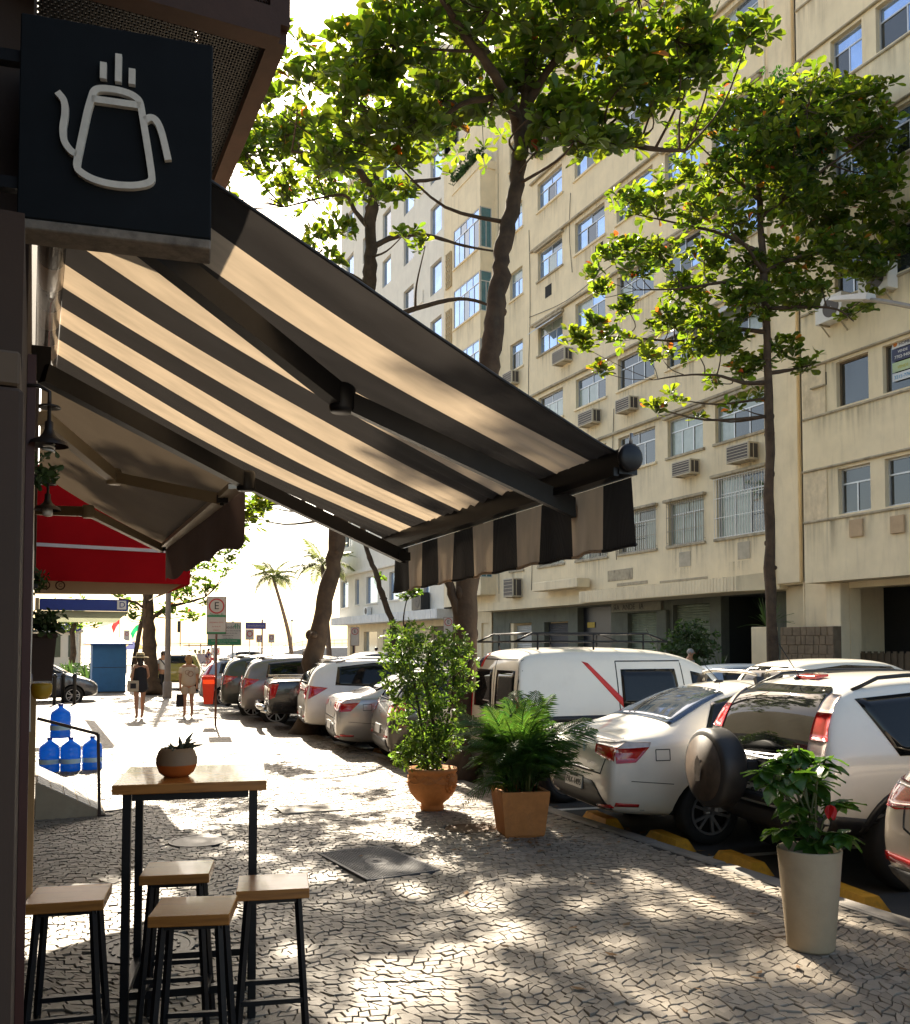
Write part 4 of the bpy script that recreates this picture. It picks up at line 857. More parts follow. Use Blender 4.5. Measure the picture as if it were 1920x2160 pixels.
rb.grid(lambda u, v: (.0 + 1.74 * u, yr + .0 + .01 * math.sin(u * 20) * v, 2.9 - .40 * v), 20, 3); rb.grid(lambda u, v: (1.66 + .08 * v, yr + (yf - yr) * u, 2.9 - .40 * v), 20, 3)
part('canvas', rb, REDC, RA, True); part('piping', MB().bar((0, yr - .012, 2.915), (1.63, yr - .012, 2.895), .02, .04), pmat('white_piping', (.6, .52, .5), .7), RA, True)
CRC = pmat('cream_canvas', (.40, .33, .22), .85, var=.12, scale=2, bump=.1, bscale=150, transl=.2)
CA = thing('cream_awning', 'cream fabric awning with two round printed logos below the red awning', 'awning', (0, 12.2, 2.3))
cb = MB(); yc = 12.0
cb.grid(lambda u, v: (.0 + 1.78 * u - .28 * v * u ** 6, yc, 2.58 - (.21 - .03 * u) * v), 24, 3); cb.add([(0, yc, 2.58), (1.78, yc, 2.58), (1.78, yc + 1.8, 2.58), (0, yc + 1.8, 2.9), (1.5, yc, 2.40), (1.5, yc + 1.8, 2.40)], [(0, 1, 2, 3), (1, 4, 5, 2)])
part('canvas', cb, CRC, CA, True)
for i, xx in enumerate((.12, .285)):
    lg = part('round_logo', MB().ring(.042, .056, .004, 20, Matrix.Translation((xx, yc - .001, 2.48)) @ Matrix.Rotation(R(90), 4, 'X')), pmat('brown_print', (.06, .03, .025), .8), CA, True)
    o_ = text('NC'[i], .06, pmat('brown_print', (0, 0, 0)), lg, (xx, yc - .004, 2.48), (1, 0, 0)); o_.matrix_parent_inverse = Matrix.Identity(4)
BLS = thing('blue_shop_sign', 'long blue shop sign over a pale green canvas valance', 'sign', (0, 20, 2.5))
part('blue_panel', MB().bbox(.1, 1.78, 20.0, 20.3, 2.47, 2.70, .008), pmat('blue_vinyl', (.008, .035, .25), .5, var=.12), BLS, True)
part('end_panel', MB().bbox(.02, .096, 19.99, 20.3, 2.46, 2.71, .006), CRC, BLS, True)
part('end_panel', MB().bbox(1.56, 1.74, 19.985, 19.998, 2.5, 2.68, .004), WHITEP, BLS, True)
text('D', .17, pmat('blue_vinyl', (0, 0, 0)), BLS, (1.66, -.02, .09), (1, 0, 0))
part('valance', MB().grid(lambda u, v: (.05 + 1.75 * u - .25 * v * u ** 5, 20.1, 2.46 - .23 * v), 20, 3).grid(lambda u, v: (1.8 - .25 * v, 20.1 + 6 * u, 2.46 - .23 * v), 6, 2), pmat('pale_green_canvas', (.36, .38, .26), .85, transl=.35), BLS, True)
# ================================================================ VEHICLES
def paint(name, c, rough=.28, metal=0.): return pmat('paint_' + name, c, rough, metal, var=.03, scale=2, coat=.8, dirt=.12, dirtcol=(.3, .26, .2), stretch=(2, 2, 2))
CGLASS = pmat('car_glass', (.008, .009, .010), .03, 0, var=.2, scale=1, spec=.35, coat=.12)
TYRE = pmat('tyre_rubber', (.016, .016, .016), .85, var=.2, scale=20, bump=.1)
RIM = pmat('alloy_rim', (.42, .42, .43), .32, .8, var=.1)
LAMPR = pmat('tail_lamp_red', (.42, .006, .008), .12, var=.35, scale=9, coat=1)
LAMPC = pmat('tail_lamp_clear', (.55, .45, .40), .12, var=.25, scale=14, coat=1)
SEAM = pmat('panel_gap', (.02, .02, .02), .8, var=0)
CHROME = pmat('chrome', (.7, .7, .7), .12, 1., var=.05)
PLATEM = pmat('number_plate', (.42, .42, .42), .4, .3, var=.08)
WELL = pmat('wheel_well', (.006, .006, .006), .95, var=0)
def subdiv(me, lv=2):
    o = bpy.data.objects.new('tmp', me); COL.objects.link(o); s = o.modifiers.new('s', 'SUBSURF'); s.levels = lv; s.render_levels = lv
    return o
def evald(o):
    bpy.context.view_layer.update(); me = bpy.data.meshes.new_from_object(o.evaluated_get(bpy.context.evaluated_depsgraph_get())); return me
class Car:
    def __init__(s, name, label, cat, st, pnt, loc, beta, wheels, r=.31, W=.82, group='cars parked nose-out along the kerb'):
        s.t = thing(name, label, cat, (loc[0], loc[1], ZR), -R(beta), group); s.pnt = pnt; s.r = r; s.W = W
        V = []; F = []
        for x, zb, zl, zt, wb, wm, wt in st:
            h = zt - zl
            half = [(0, zb), (wb * .8, zb), (wb, zb + .06), (wm, zb + .45 * (zl - zb)), (wm * .985, zl - .04), (wm * .955, zl + min(.03, h * .2)), (wt, zt - min(.09, h * .35)), (wt * .86, zt - .012), (0, zt + .012)]
            ring = [(x, -y, z) for y, z in half] + [(x, y, z) for y, z in half[-2:0:-1]]; V += ring
        n = 16
        for i in range(len(st) - 1):
            for k in range(n): F.append((i * n + k, (i + 1) * n + k, (i + 1) * n + (k + 1) % n, i * n + (k + 1) % n))
        F.append(tuple(range(n))); F.append(tuple((len(st) - 1) * n + k for k in range(n - 1, -1, -1)))
        me = bpy.data.meshes.new('body'); me.from_pydata(V, [], F); me.materials.append(pnt); me.materials.append(WELL); me.update()
        bm = bmesh.new(); bm.from_mesh(me); bmesh.ops.recalc_face_normals(bm, faces=bm.faces[:]); bm.to_mesh(me); bm.free()
        o = subdiv(me); m1 = evald(o); bpy.data.objects.remove(o)
        bm = bmesh.new(); bm.from_mesh(m1); s.bvh = BVHTree.FromBMesh(bm); bm.free()
        if wheels:
            o = bpy.data.objects.new('tmp', m1); COL.objects.link(o); cb = MB()
            for wx in wheels:
                for sg in (-1, 1): cb.lathe([(r + .055, -.17), (r + .055, .4)], 28, Matrix.Translation((wx, sg * (W - .02), r)) @ Matrix.Rotation(R(-90 * sg), 4, 'X'), False)
            c = bpy.data.objects.new('cut', cb.mesh('cut', [WELL])); COL.objects.link(c); b = o.modifiers.new('b', 'BOOLEAN'); b.object = c; b.operation = 'DIFFERENCE'; b.solver = 'EXACT'
            try: b.material_mode = 'TRANSFER'
            except Exception: pass
            m2 = evald(o); bpy.data.objects.remove(o); bpy.data.objects.remove(c); m1 = m2
        m1.polygons.foreach_set('use_smooth', [True] * len(m1.polygons))
        try: m1.set_sharp_from_angle(angle=R(40))
        except Exception: pass
        m1.name = 'body'; link('body', m1, s.t)
        for wx in wheels: s.wheel(wx, -1); s.wheel(wx, 1)
    def hit(s, view, a, z, off):
        if view in 'RL': sg = -1 if view == 'R' else 1; o, d = Vector((a, 3 * sg, z)), Vector((0, -sg, 0))
        elif view == 'B': o, d = Vector((-2, a, z)), Vector((1, 0, 0))
        elif view == 'F': o, d = Vector((8, a, z)), Vector((-1, 0, 0))
        else: o, d = Vector((a, z, 4)), Vector((0, 0, -1))
        p, n, i, dd = s.bvh.ray_cast(o, d)
        if p is None:
            q = o + d * (3 if view in 'RL' else 2); p, n, i, dd = s.bvh.find_nearest(q)
        if n.dot(d) > 0: n = -n
        return p + n * off, n
    def decal(s, name, mat, view, top, bot, off=.006, nu=14, nv=5, parent=None, mirror=False, label=None, mb=None, thick=.02):
        def rs(pl):
            P = [Vector((*q, 0)) for q in pl]; L_ = [0]
            for a, b in zip(P, P[1:]): L_.append(L_[-1] + (b - a).length)
            out = []
            for i in range(nu + 1):
                t = L_[-1] * i / nu; k = 0
                while k < len(L_) - 2 and L_[k + 1] < t: k += 1
                out.append(P[k].lerp(P[k + 1], (t - L_[k]) / max(1e-6, L_[k + 1] - L_[k])))
            return out
        T, B = rs(top), rs(bot); m = mb or MB(); views = [view] + ([{'R': 'L', 'L': 'R'}.get(view, view)] if mirror else [])
        for vi, vw in enumerate(views):
            mir = -1 if (vi == 1 and vw in 'BFT') else 1
            up = []; lo = []
            for j in range(nv + 1):
                for i in range(nu + 1):
                    q = T[i].lerp(B[i], j / nv)
                    a, z = (q.x * mir, q.y) if vw != 'T' else (q.x, q.y * mir)
                    p, n = s.hit(vw, a, z, off); up.append(p[:]); lo.append((p - n * thick)[:])
            k = len(up); w_ = nu + 1; fs = [(j * w_ + i, j * w_ + i + 1, (j + 1) * w_ + i + 1, (j + 1) * w_ + i) for j in range(nv) for i in range(nu)]
            bd = [i for i in range(nu + 1)] + [j * w_ + nu for j in range(1, nv + 1)] + [nv * w_ + i for i in range(nu - 1, -1, -1)] + [j * w_ for j in range(nv - 1, 0, -1)]
            sk = [(bd[i], bd[(i + 1) % len(bd)], k + bd[(i + 1) % len(bd)], k + bd[i]) for i in range(len(bd))]
            m.add(up + lo, fs, None, True); o_ = len(m.v) - 2 * k
            for f in sk: m.f.append([q + o_ for q in f]); m.mi.append(m.cur); m.sm.append(False)
        if mb is None:
            me = m.mesh(name, mat); bm = bmesh.new(); bm.from_mesh(me); bmesh.ops.recalc_face_normals(bm, faces=bm.faces[:]); bm.to_mesh(me); bm.free()
            o = link(name, me, parent or s.t)
            if label: o['label'] = label
            return o
    def seam(s, view, pts, w_=.007, mirror=False, mat=None, name='panel_gap', mb=None, off=.0025):
        P = [Vector((*q, 0)) for q in pts]; m = mb or MB()
        for a, b in zip(P, P[1:]):
            d = (b - a).normalized(); n = Vector((-d.y, d.x, 0)) * w_; k = max(1, int((b - a).length / .06))
            s.decal(name, None, view, [tuple((a + n)[:2]), tuple((b + n)[:2])], [tuple((a - n)[:2]), tuple((b - n)[:2])], off, k, 1, mirror=mirror, mb=m, thick=.004)
        if mb is None: return link(name, m.mesh(name, mat or SEAM), s.t)
    def wheel(s, wx, sg):
        r = s.r; M = Matrix.Rotation(R(-90 * sg), 4, 'X')
        m = MB(); m.lathe([(r * .66, -.10), (r * .9, -.105), (r * .985, -.08), (r, -.05), (r, .05), (r * .985, .08), (r * .9, .1), (r * .70, .098), (r * .66, .07), (r * .66, -.10)], 32, M, True, False)
        o = link('wheel', m.mesh('wheel', TYRE), s.t, loc=(wx, sg * (s.W - .115), r))
        b = MB(); b.lathe([(.001, .03), (r * .62, .0), (r * .66, .0)], 28, M, True, False); b.cur = 1; b.ring(r * .61, r * .68, .028, 30, M @ Matrix.Translation((0, 0, .07)))
        for k in range(5):
            for e in (-.22, .22):
                A = k * 2 * math.pi / 5; x0, y0 = math.cos(A) * r * .08, math.sin(A) * r * .08; x1, y1 = math.cos(A + e) * r * .62, math.sin(A + e) * r * .62
                b.bar(M @ Vector((x0, y0, .075)), M @ Vector((x1, y1, .082)), .026, .03, up=M.to_3x3() @ Vector((0, 0, 1)))
        b.lathe([(.001, .09), (r * .16, .085), (r * .19, .05)], 14, M, True, False)
        link('rim', b.mesh('rim', [WELL, RIM]), o)
    def plate(s, z, txt=None, y=0., w_=.40, h=.13):
        p, n = s.hit('B', y, z, .012); o = link('number_plate', MB().bbox(-w_ / 2, w_ / 2, -h / 2, h / 2, -.01, .004, .003).mesh('number_plate', PLATEM), s.t, loc=p, rot=facing((0, -1, 0), Vector((-n.x * 0 + .12, 0, 1))))
        if txt:
            link('lettering', text_mesh(txt, .085, .0015, BLACKPL), o, loc=(0, -.008, .006)); link('lettering', text_mesh('RJ-RIO DE JANEIRO', .022, .001, BLACKPL), o, loc=(0, .048, .006))
            link('rim_frame', MB().box(-w_ / 2, w_ / 2, h / 2 - .008, h / 2 + .004, 0, .007).box(-w_ / 2, w_ / 2, -h / 2 - .004, -h / 2 + .008, 0, .007).mesh('rim_frame', BLACKPL), o)
    def handles(s, xs, z, mat=None, side='R'):
        for x in xs:
            p, n = s.hit(side, x, z, .0); m = MB(); sg = -1 if side == 'R' else 1
            m.tube([(p.x - .08, p.y, p.z), (p.x - .06, p.y + sg * .03, p.z), (p.x + .06, p.y + sg * .03, p.z), (p.x + .08, p.y, p.z)], .012, 6); link('door_handle', m.mesh('door_handle', mat or s.pnt), s.t)
    def mirror(s, x, z, w_=.8):
        for sg in (-1, 1): link('wing_mirror', MB().ball((x, sg * (w_ + .12), z), (.07, .11, .075)).mesh('wing_mirror', s.pnt), s.t)
    def badge(s, y, z, r=.035, mat=None):
        p, n = s.hit('B', y, z, .004); link('badge', MB().ring(r * .62, r, .006, 20).ring(.001, r * .35, .005, 12).mesh('badge', mat or CHROME), s.t, loc=p, rot=facing((0, -1, 0), (0, 0, 1)))
    def rails(s, x0, x1, y, mat=None, h=.05):
        for sg in (-1, 1):
            pts = []
            for i in range(9):
                x = x0 + (x1 - x0) * i / 8; p, n = s.hit('T', x, sg * y, 0); pts.append((x, sg * y, p.z + (h if 0 < i < 8 else .0)))
            link('roof_rail', MB().tube(pts, .017, 8).mesh('roof_rail', mat or BLACKPL), s.t)
    def antenna(s, x, y=0, L=.28):
        p, n = s.hit('T', x, y, 0); link('antenna', MB().bbox(x - .05, x + .05, y - .02, y + .02, p.z - .01, p.z + .025, .01).tube([(x, y, p.z + .02), (x - .20, y, p.z + .02 + L)], .004, 5).mesh('antenna', BLACKPL), s.t)
HATCH = [(0, .40, .62, .66, .60, .70, .58), (.03, .33, .74, .82, .70, .79, .66), (.10, .28, .9, 1.02, .74, .825, .70), (.25, .25, .95, 1.24, .76, .845, .66), (.48, .23, .97, 1.42, .77, .85, .60), (.9, .22, .97, 1.49, .78, .855, .61), (1.6, .22, .95, 1.50, .78, .86, .62),
         (2.2, .22, .93, 1.46, .78, .86, .61), (2.75, .22, .92, 1.20, .78, .855, .64), (3.05, .22, .9, .96, .78, .85, .72), (3.5, .24, .8, .86, .77, .83, .70), (3.8, .28, .66, .72, .72, .78, .62), (3.9, .34, .55, .6, .62, .70, .55)]
SEDAN = [(0, .44, .64, .68, .6, .72, .6), (.02, .36, .78, .86, .70, .79, .68), (.06, .30, .93, 1.0, .74, .825, .74), (.3, .26, .96, 1.05, .76, .85, .75), (.62, .24, .97, 1.09, .77, .86, .72), (1.0, .22, .97, 1.31, .78, .865, .62), (1.42, .22, .96, 1.46, .78, .865, .57), (2.0, .22, .95, 1.50, .78, .865, .585),
         (2.6, .22, .94, 1.44, .78, .865, .58), (3.15, .22, .92, 1.15, .78, .86, .65), (3.45, .22, .9, .96, .78, .85, .74), (4.0, .25, .8, .86, .76, .83, .7), (4.25, .3, .66, .7, .7, .77, .6), (4.35, .36, .55, .6, .6, .68, .52)]
SUV = [(0, .46, .7, .74, .66, .76, .66), (.02, .42, .86, .95, .74, .84, .76), (.06, .40, 1.0, 1.12, .78, .87, .79), (.16, .38, 1.03, 1.40, .79, .88, .74), (.34, .36, 1.04, 1.56, .8, .885, .67), (.9, .34, 1.04, 1.62, .8, .885, .66), (1.8, .34, 1.03, 1.63, .8, .885, .66),
       (2.4, .34, 1.01, 1.58, .8, .885, .65), (2.95, .34, .99, 1.28, .8, .88, .69), (3.25, .34, .97, 1.05, .8, .87, .78), (3.7, .36, .9, .96, .79, .86, .76), (3.95, .4, .74, .8, .74, .8, .68), (4.03, .46, .6, .66, .64, .72, .58)]
VAN = [(0, .42, .72, .78, .68, .77, .72), (.015, .36, .95, 1.2, .75, .82, .76), (.04, .32, 1.0, 1.58, .78, .835, .735), (.10, .3, 1.02, 1.74, .785, .84, .70), (.22, .28, 1.03, 1.81, .79, .845, .67), (.8, .27, 1.03, 1.83, .79, .845, .66), (1.6, .27, 1.02, 1.83, .79, .845, .66), (2.3, .27, 1.0, 1.79, .79, .845, .65),
       (2.75, .27, .98, 1.62, .79, .84, .63), (3.15, .27, .96, 1.28, .79, .835, .66), (3.4, .28, .93, 1.02, .79, .83, .74), (3.8, .32, .8, .86, .76, .8, .68), (4.0, .4, .6, .66, .64, .7, .55)]
PICK = [(0, .5, .78, .82, .72, .80, .74), (.02, .46, .98, 1.06, .8, .87, .82), (.05, .44, 1.08, 1.15, .82, .90, .86), (.5, .42, 1.09, 1.16, .82, .905, .86), (1.35, .4, 1.09, 1.16, .82, .905, .86), (1.5, .4, 1.09, 1.2, .82, .905, .80), (1.72, .4, 1.09, 1.62, .82, .905, .68), (2.1, .4, 1.08, 1.74, .82, .905, .67), (2.9, .4, 1.07, 1.73, .82, .905, .67), (3.3, .4, 1.05, 1.5, .82, .9, .68), (3.75, .4, 1.03, 1.12, .82, .9, .8),
        (4.5, .44, .98, 1.03, .8, .88, .78), (4.9, .48, .8, .86, .74, .82, .7), (5.0, .54, .66, .72, .66, .74, .6)]
# ---- white four-wheel drive with the covered spare wheel -------------------------------------------
WHITE = paint('white', (.80, .765, .68)); PEARL = paint('warm_white', (.77, .73, .64)); SILV = paint('silver', (.42, .42, .42), .3, .55); DGREY = paint('dark_grey', (.062, .058, .052), .3, .4); NEAR = paint('black', (.012, .013, .016), .25); CHAMP = paint('champagne', (.50, .43, .35), .3, .35); BLUEP = paint('blue_grey', (.14, .2, .3), .3, .4); OLIVE = paint('olive_yellow', (.28, .24, .03), .4)
c = Car('off_road_car', 'white four-wheel drive car with a black spare wheel cover on its tailgate', 'car', SUV, WHITE, (5.42, 5.80), 9, (.78, 3.2), .345, .875)
c.decal('rear_window', CGLASS, 'B', [(-.56, 1.47), (-.48, 1.52), (.48, 1.52), (.56, 1.47)], [(-.76, .98), (-.3, .98), (.3, .95), (.76, .98)], .008, 20, 8)
c.decal('side_window', CGLASS, 'R', [(.42, 1.44), (1.2, 1.50), (2.3, 1.48)], [(.66, 1.02), (1.4, 1.02), (2.95, 1.03)], .006, 20, 6, mirror=True)
m = MB(); m.cur = 1; c.decal('', None, 'B', [(-.56, 1.47), (-.63, 1.46)], [(-.58, 1.335), (-.70, 1.33)], .016, 5, 4, mb=m); m.cur = 0; c.decal('', None, 'B', [(-.58, 1.33), (-.70, 1.325)], [(-.60, 1.13), (-.77, 1.13)], .017, 5, 4, mb=m); m.cur = 1; c.decal('', None, 'B', [(-.60, 1.125), (-.77, 1.125)], [(-.61, 1.0), (-.79, 1.0)], .016, 5, 4, mb=m)
link('tail_light', m.mesh('tail_light', [LAMPR, LAMPC]), c.t)
m = MB(); m.cur = 1; c.decal('', None, 'B', [(.56, 1.47), (.63, 1.46)], [(.58, 1.335), (.70, 1.33)], .016, 5, 4, mb=m); m.cur = 0; c.decal('', None, 'B', [(.58, 1.33), (.70, 1.325)], [(.60, 1.13), (.77, 1.13)], .017, 5, 4, mb=m); m.cur = 1; c.decal('', None, 'B', [(.60, 1.125), (.77, 1.125)], [(.61, 1.0), (.79, 1.0)], .016, 5, 4, mb=m)
link('tail_light', m.mesh('tail_light', [LAMPR, LAMPC]), c.t)
c.decal('brake_light', LAMPR, 'B', [(-.14, 1.585), (.14, 1.585)], [(-.14, 1.565), (.14, 1.565)], .03, 6, 1)
c.decal('rear_bumper', BLACKPL, 'B', [(-.86, .60), (-.5, .56), (.5, .56), (.86, .60)], [(-.80, .40), (.80, .40)], .03, 20, 4); c.decal('bumper_trim', BLACKPL, 'R', [(.06, .6), (.38, .56)], [(.1, .40), (.38, .40)], .012, 6, 3, mirror=True)
for wx in (.78, 3.2):
    aa = [R(-12 + 204 * i / 18) for i in range(19)]; c.decal('arch_trim', BLACKPL, 'R', [(wx + .47 * math.cos(a), .345 + .47 * math.sin(a)) for a in aa], [(wx + .405 * math.cos(a), .345 + .405 * math.sin(a)) for a in aa], .014, 22, 2, mirror=True)
c.decal('sill_trim', BLACKPL, 'R', [(1.25, .5), (2.75, .5)], [(1.25, .38), (2.75, .38)], .012, 10, 2, mirror=True)
c.decal('number_plate_recess', BLACKPL, 'B', [(-.38, .90), (.38, .90)], [(-.4, .72), (.4, .72)], .004, 8, 3)
c.decal('tailgate_strip', CHROME, 'B', [(-.6, .945), (.6, .945)], [(-.6, .915), (.6, .915)], .02, 10, 2)
c.seam('B', [(-.80, .98), (-.74, .62), (.74, .62), (.80, .98)]); c.seam('R', [(1.36, 1.03), (1.20, .8), (1.18, .5)], mirror=True); c.seam('R', [(2.2, 1.03), (2.2, .5)], mirror=True)
c.seam('B', [(.1, .70), (.56, .70)], .004)
SP = Matrix.Translation((-.20, .22, .83)) @ Matrix.Rotation(R(90), 4, 'Y')
sw = link('spare_wheel', MB().lathe([(.001, -.165), (.24, -.165), (.30, -.16), (.322, -.14), (.33, -.10), (.33, .03), (.30, .07), (.001, .07)], 36, SP).mesh('spare_wheel', pmat('black_vinyl_cover', (.018, .017, .017), .5, var=.25, scale=10, bump=.05)), c.t)
art = MB(); art.lathe([(.001, -.0035), (.272, -.0035), (.272, .0)], 32, SP @ Matrix.Translation((0, 0, -.164)) @ Matrix.Scale(1, 4)); link('cover_print', art.mesh('cover_print', pmat('brown_cover_print', (.060, .042, .03), .6, var=.5, scale=9, dirt=.6, dirtcol=(.02, .015, .012), stretch=(12, 12, 3))), sw)
fc = MB(); fc.prism([(-.03, .12), (.035, .11), (.05, .03), (.035, -.06), (.0, -.10), (-.035, -.05), (-.045, .04)], .003, SP @ Matrix.Translation((0, .06, -.184)) @ Matrix.Rotation(R(-90), 4, 'Z')); link('pale_print', fc.mesh('pale_print', pmat('pale_print', (.26, .22, .18), .7, var=.5, scale=16)), sw)
link('spare_carrier', MB().bbox(-.14, .02, -.02, .34, .74, .92, .02).bbox(-.10, .02, -.36, .40, .60, .66, .015).mesh('spare_carrier', BLACKPL), c.t)
link('tow_bracket', MB().bar((-.04, .55, .42), (.3, .55, .42), .05).mesh('tow_bracket', GREYM), c.t)
c.rails(.45, 2.4, .60, BLACKPL, .06); c.antenna(.5, .1); c.mirror(2.85, 1.12, .83); c.handles((1.55, 2.45), .93)
p, n = c.hit('B', -.52, .90, .004); link('warning_sticker', MB().prism([(-.05, -.045), (.05, -.045), (0, .045)], .002).mesh('warning_sticker', pmat('yellow_sticker', (.6, .35, .03), .6)), c.t, loc=p, rot=facing((0, -1, 0), (.2, 0, 1)))
for i in range(5): p, n = c.hit('B', .05 - i * .11, .665, .003); link('badge_letter', MB().ring(.012, .02, .004, 10).mesh('badge_letter', CHROME), c.t, loc=p, rot=facing((0, -1, 0), (0, 0, 1)))
# ---- white saloon with roof bars -------------------------------------------------------------------
def sedan(label, loc, beta, pnt, txt, near=False):
    c = Car('saloon_car', label, 'car', SEDAN, pnt, loc, beta, (1.0, 3.45), .30, .865)
    c.decal('rear_window', CGLASS if not near else pmat('saloon_rear_glass', (.10, .13, .18), .03, .7, var=.3, scale=3, spec=1), 'T', [(1.36, .50), (1.36, -.50)], [(.68, .66), (.68, -.66)], .008, 14, 8)
    c.decal('side_window', CGLASS, 'R', [(1.18, 1.30), (1.6, 1.40), (2.6, 1.38)], [(.98, 1.03), (1.4, 1.0), (3.2, 1.01)], .006, 22, 6, mirror=True)
    for sg in (-1, 1):
        m = MB(); m.cur = 0; c.decal('', None, 'B', [(sg * .42, .93), (sg * .78, .95)], [(sg * .44, .845), (sg * .79, .80)], .008, 8, 4, mb=m); m.cur = 1; c.decal('', None, 'B', [(sg * .42, .945), (sg * .78, .965)], [(sg * .42, .925), (sg * .78, .92)], .0095, 8, 2, mb=m)
        vw = 'R' if sg < 0 else 'L'; m.cur = 1; c.decal('', None, vw, [(.06, .975), (.40, .965)], [(.06, .91), (.38, .925)], .007, 8, 3, mb=m); m.cur = 0; c.decal('', None, vw, [(.06, .91), (.38, .925)], [(.06, .78), (.24, .79)], .007, 8, 3, mb=m); link('tail_light', m.mesh('tail_light', [LAMPR, LAMPC]), c.t)
    c.seam('B', [(-.70, 1.0), (-.66, .80), (-.58, .665), (.58, .665), (.66, .80), (.70, 1.0)]); c.decal('boot_strip', CHROME, 'B', [(-.45, .685), (.45, .685)], [(-.45, .675), (.45, .675)], .006, 8, 1)
    c.decal('rear_bumper', BLACKPL, 'B', [(-.5, .52), (-.42, .58), (.42, .58), (.5, .52)], [(-.74, .34), (.74, .34)], .006, 16, 4); c.decal('reflector', LAMPR, 'B', [(-.70, .40), (-.46, .37)], [(-.70, .37), (-.46, .345)], .012, 5, 1); c.decal('reflector', LAMPR, 'R', [(.08, .42), (.3, .40)], [(.08, .385), (.3, .375)], .008, 5, 1)
    c.seam('R', [(.44, .80), (.58, .80), (.58, .90), (.44, .90), (.44, .80)], .004) ; c.seam('R', [(1.25, 1.0), (1.36, .7), (1.42, .38)], mirror=True); c.seam('R', [(2.3, 1.0), (2.34, .36)], mirror=True); c.seam('R', [(.2, .62), (.62, .58)], .003)
    c.plate(.53, txt); c.badge(.02, .87, .045); c.handles((1.5, 2.5), .87); c.mirror(3.0, 1.03, .8); c.antenna(1.62, 0, .2)
    return c
c = sedan('white saloon car with roof bars parked between the spare wheel car and the white van', (4.88, 7.72), 9, PEARL, 'PAX-1495', True)
for x in (1.75, 2.55):
    m = MB(); m.tube([(x, -.52, 1.47), (x, -.50, 1.56), (x, -.3, 1.585), (x, .3, 1.585), (x, .50, 1.56), (x, .52, 1.47)], .018, 8); link('roof_bar', m.mesh('roof_bar', pmat('pale_roof_bar', (.5, .47, .42), .35, .4)), c.t)
    for sg in (-1, 1): link('bar_foot', MB().cbox((x, sg * .53, 1.49), (.09, .05, .10), (sg * .4, 0, 0)).mesh('bar_foot', BLACKPL), c.t)
p, n = c.hit('B', -.18, .87, .004); link('badge', MB().bbox(-.02, .02, -.04, .04, 0, .004, .003).mesh('badge', pmat('pale_blue_decal', (.4, .55, .65), .5)), c.t, loc=p, rot=facing((0, -1, 0), (0, 0, 1)))
p, n = c.hit('B', -.36, .75, .003); link('lettering', text_mesh('grand siena', .035, .001, CHROME), c.t, loc=p, rot=facing((0, -1, 0), (0, 0, 1)))
# ---- white van with the roof rack ----------------------------------------------------------------------
c = Car('delivery_van', 'white delivery van with a black roof rack and a red stripe', 'van', VAN, WHITE, (5.18, 10.1), 5, (.62, 3.1), .31, .845)
for a, b_ in ((.05, .64), (-.64, -.05)): c.decal('rear_window', CGLASS, 'B', [(a + .03, 1.55), (b_ - .03, 1.55)], [(a, 1.08), (b_, 1.08)], .006, 8, 5)
c.decal('side_window', CGLASS, 'R', [(1.42, 1.56), (2.2, 1.56)], [(1.40, 1.1), (2.24, 1.1)], .006, 10, 5, mirror=True); c.decal('front_window', CGLASS, 'R', [(2.44, 1.53), (2.72, 1.47)], [(2.44, 1.08), (3.05, 1.06)], .006, 10, 5, mirror=True)
c.seam('R', [(1.36, 1.66), (1.34, .35)]); c.seam('R', [(1.36, 1.66), (2.3, 1.66), (2.34, .35)]); c.seam('B', [(0, 1.68), (0, .45)]); c.seam('B', [(-.70, 1.68), (-.76, .5), (.76, .5), (.70, 1.68), (-.7, 1.68)])
c.decal('side_moulding', BLACKPL, 'R', [(.1, 1.02), (1.3, 1.02)], [(.1, .95), (1.3, .95)], .008, 12, 2); c.decal('side_moulding', BLACKPL, 'R', [(1.4, 1.02), (3.2, 1.0)], [(1.4, .95), (3.2, .93)], .008, 14, 2)
c.decal('red_stripe', RED, 'R', [(.90, 1.66), (.98, 1.64)], [(1.44, 1.06), (1.56, 1.06)], .004, 2, 12, label='red diagonal stripe on the van side')
m = MB(); c.decal('', None, 'B', [(.44, 1.79), (.64, 1.74)], [(.52, 1.58), (.72, 1.58)], .005, 4, 5, mb=m); link('blue_stripe', m.mesh('blue_stripe', pmat('navy_vinyl', (.02, .035, .12), .4)), c.t); c.decal('red_stripe', RED, 'B', [(.36, 1.79), (.42, 1.79)], [(.44, 1.58), (.51, 1.58)], .005, 2, 5)
c.decal('blue_flash', pmat('blue_vinyl_flash', (.02, .06, .35), .4), 'R', [(1.5, .93), (1.72, .93)], [(1.62, .8), (1.72, .8)], .005, 3, 2)
for sg in (-1, 1): c.decal('tail_light', LAMPR, 'B', [(sg * .70, 1.25), (sg * .79, 1.25)], [(sg * .72, .85), (sg * .8, .85)], .008, 3, 6)
c.decal('rear_bumper', BLACKPL, 'B', [(-.78, .56), (.78, .56)], [(-.74, .36), (.74, .36)], .03, 14, 3); c.plate(.75)
for wx in (.62, 3.1):
    aa = [R(-5 + 190 * i / 16) for i in range(17)]; c.decal('arch_trim', BLACKPL, 'R', [(wx + .41 * math.cos(a), .31 + .41 * math.sin(a)) for a in aa], [(wx + .37 * math.cos(a), .31 + .37 * math.sin(a)) for a in aa], .01, 18, 2)
rk = MB()
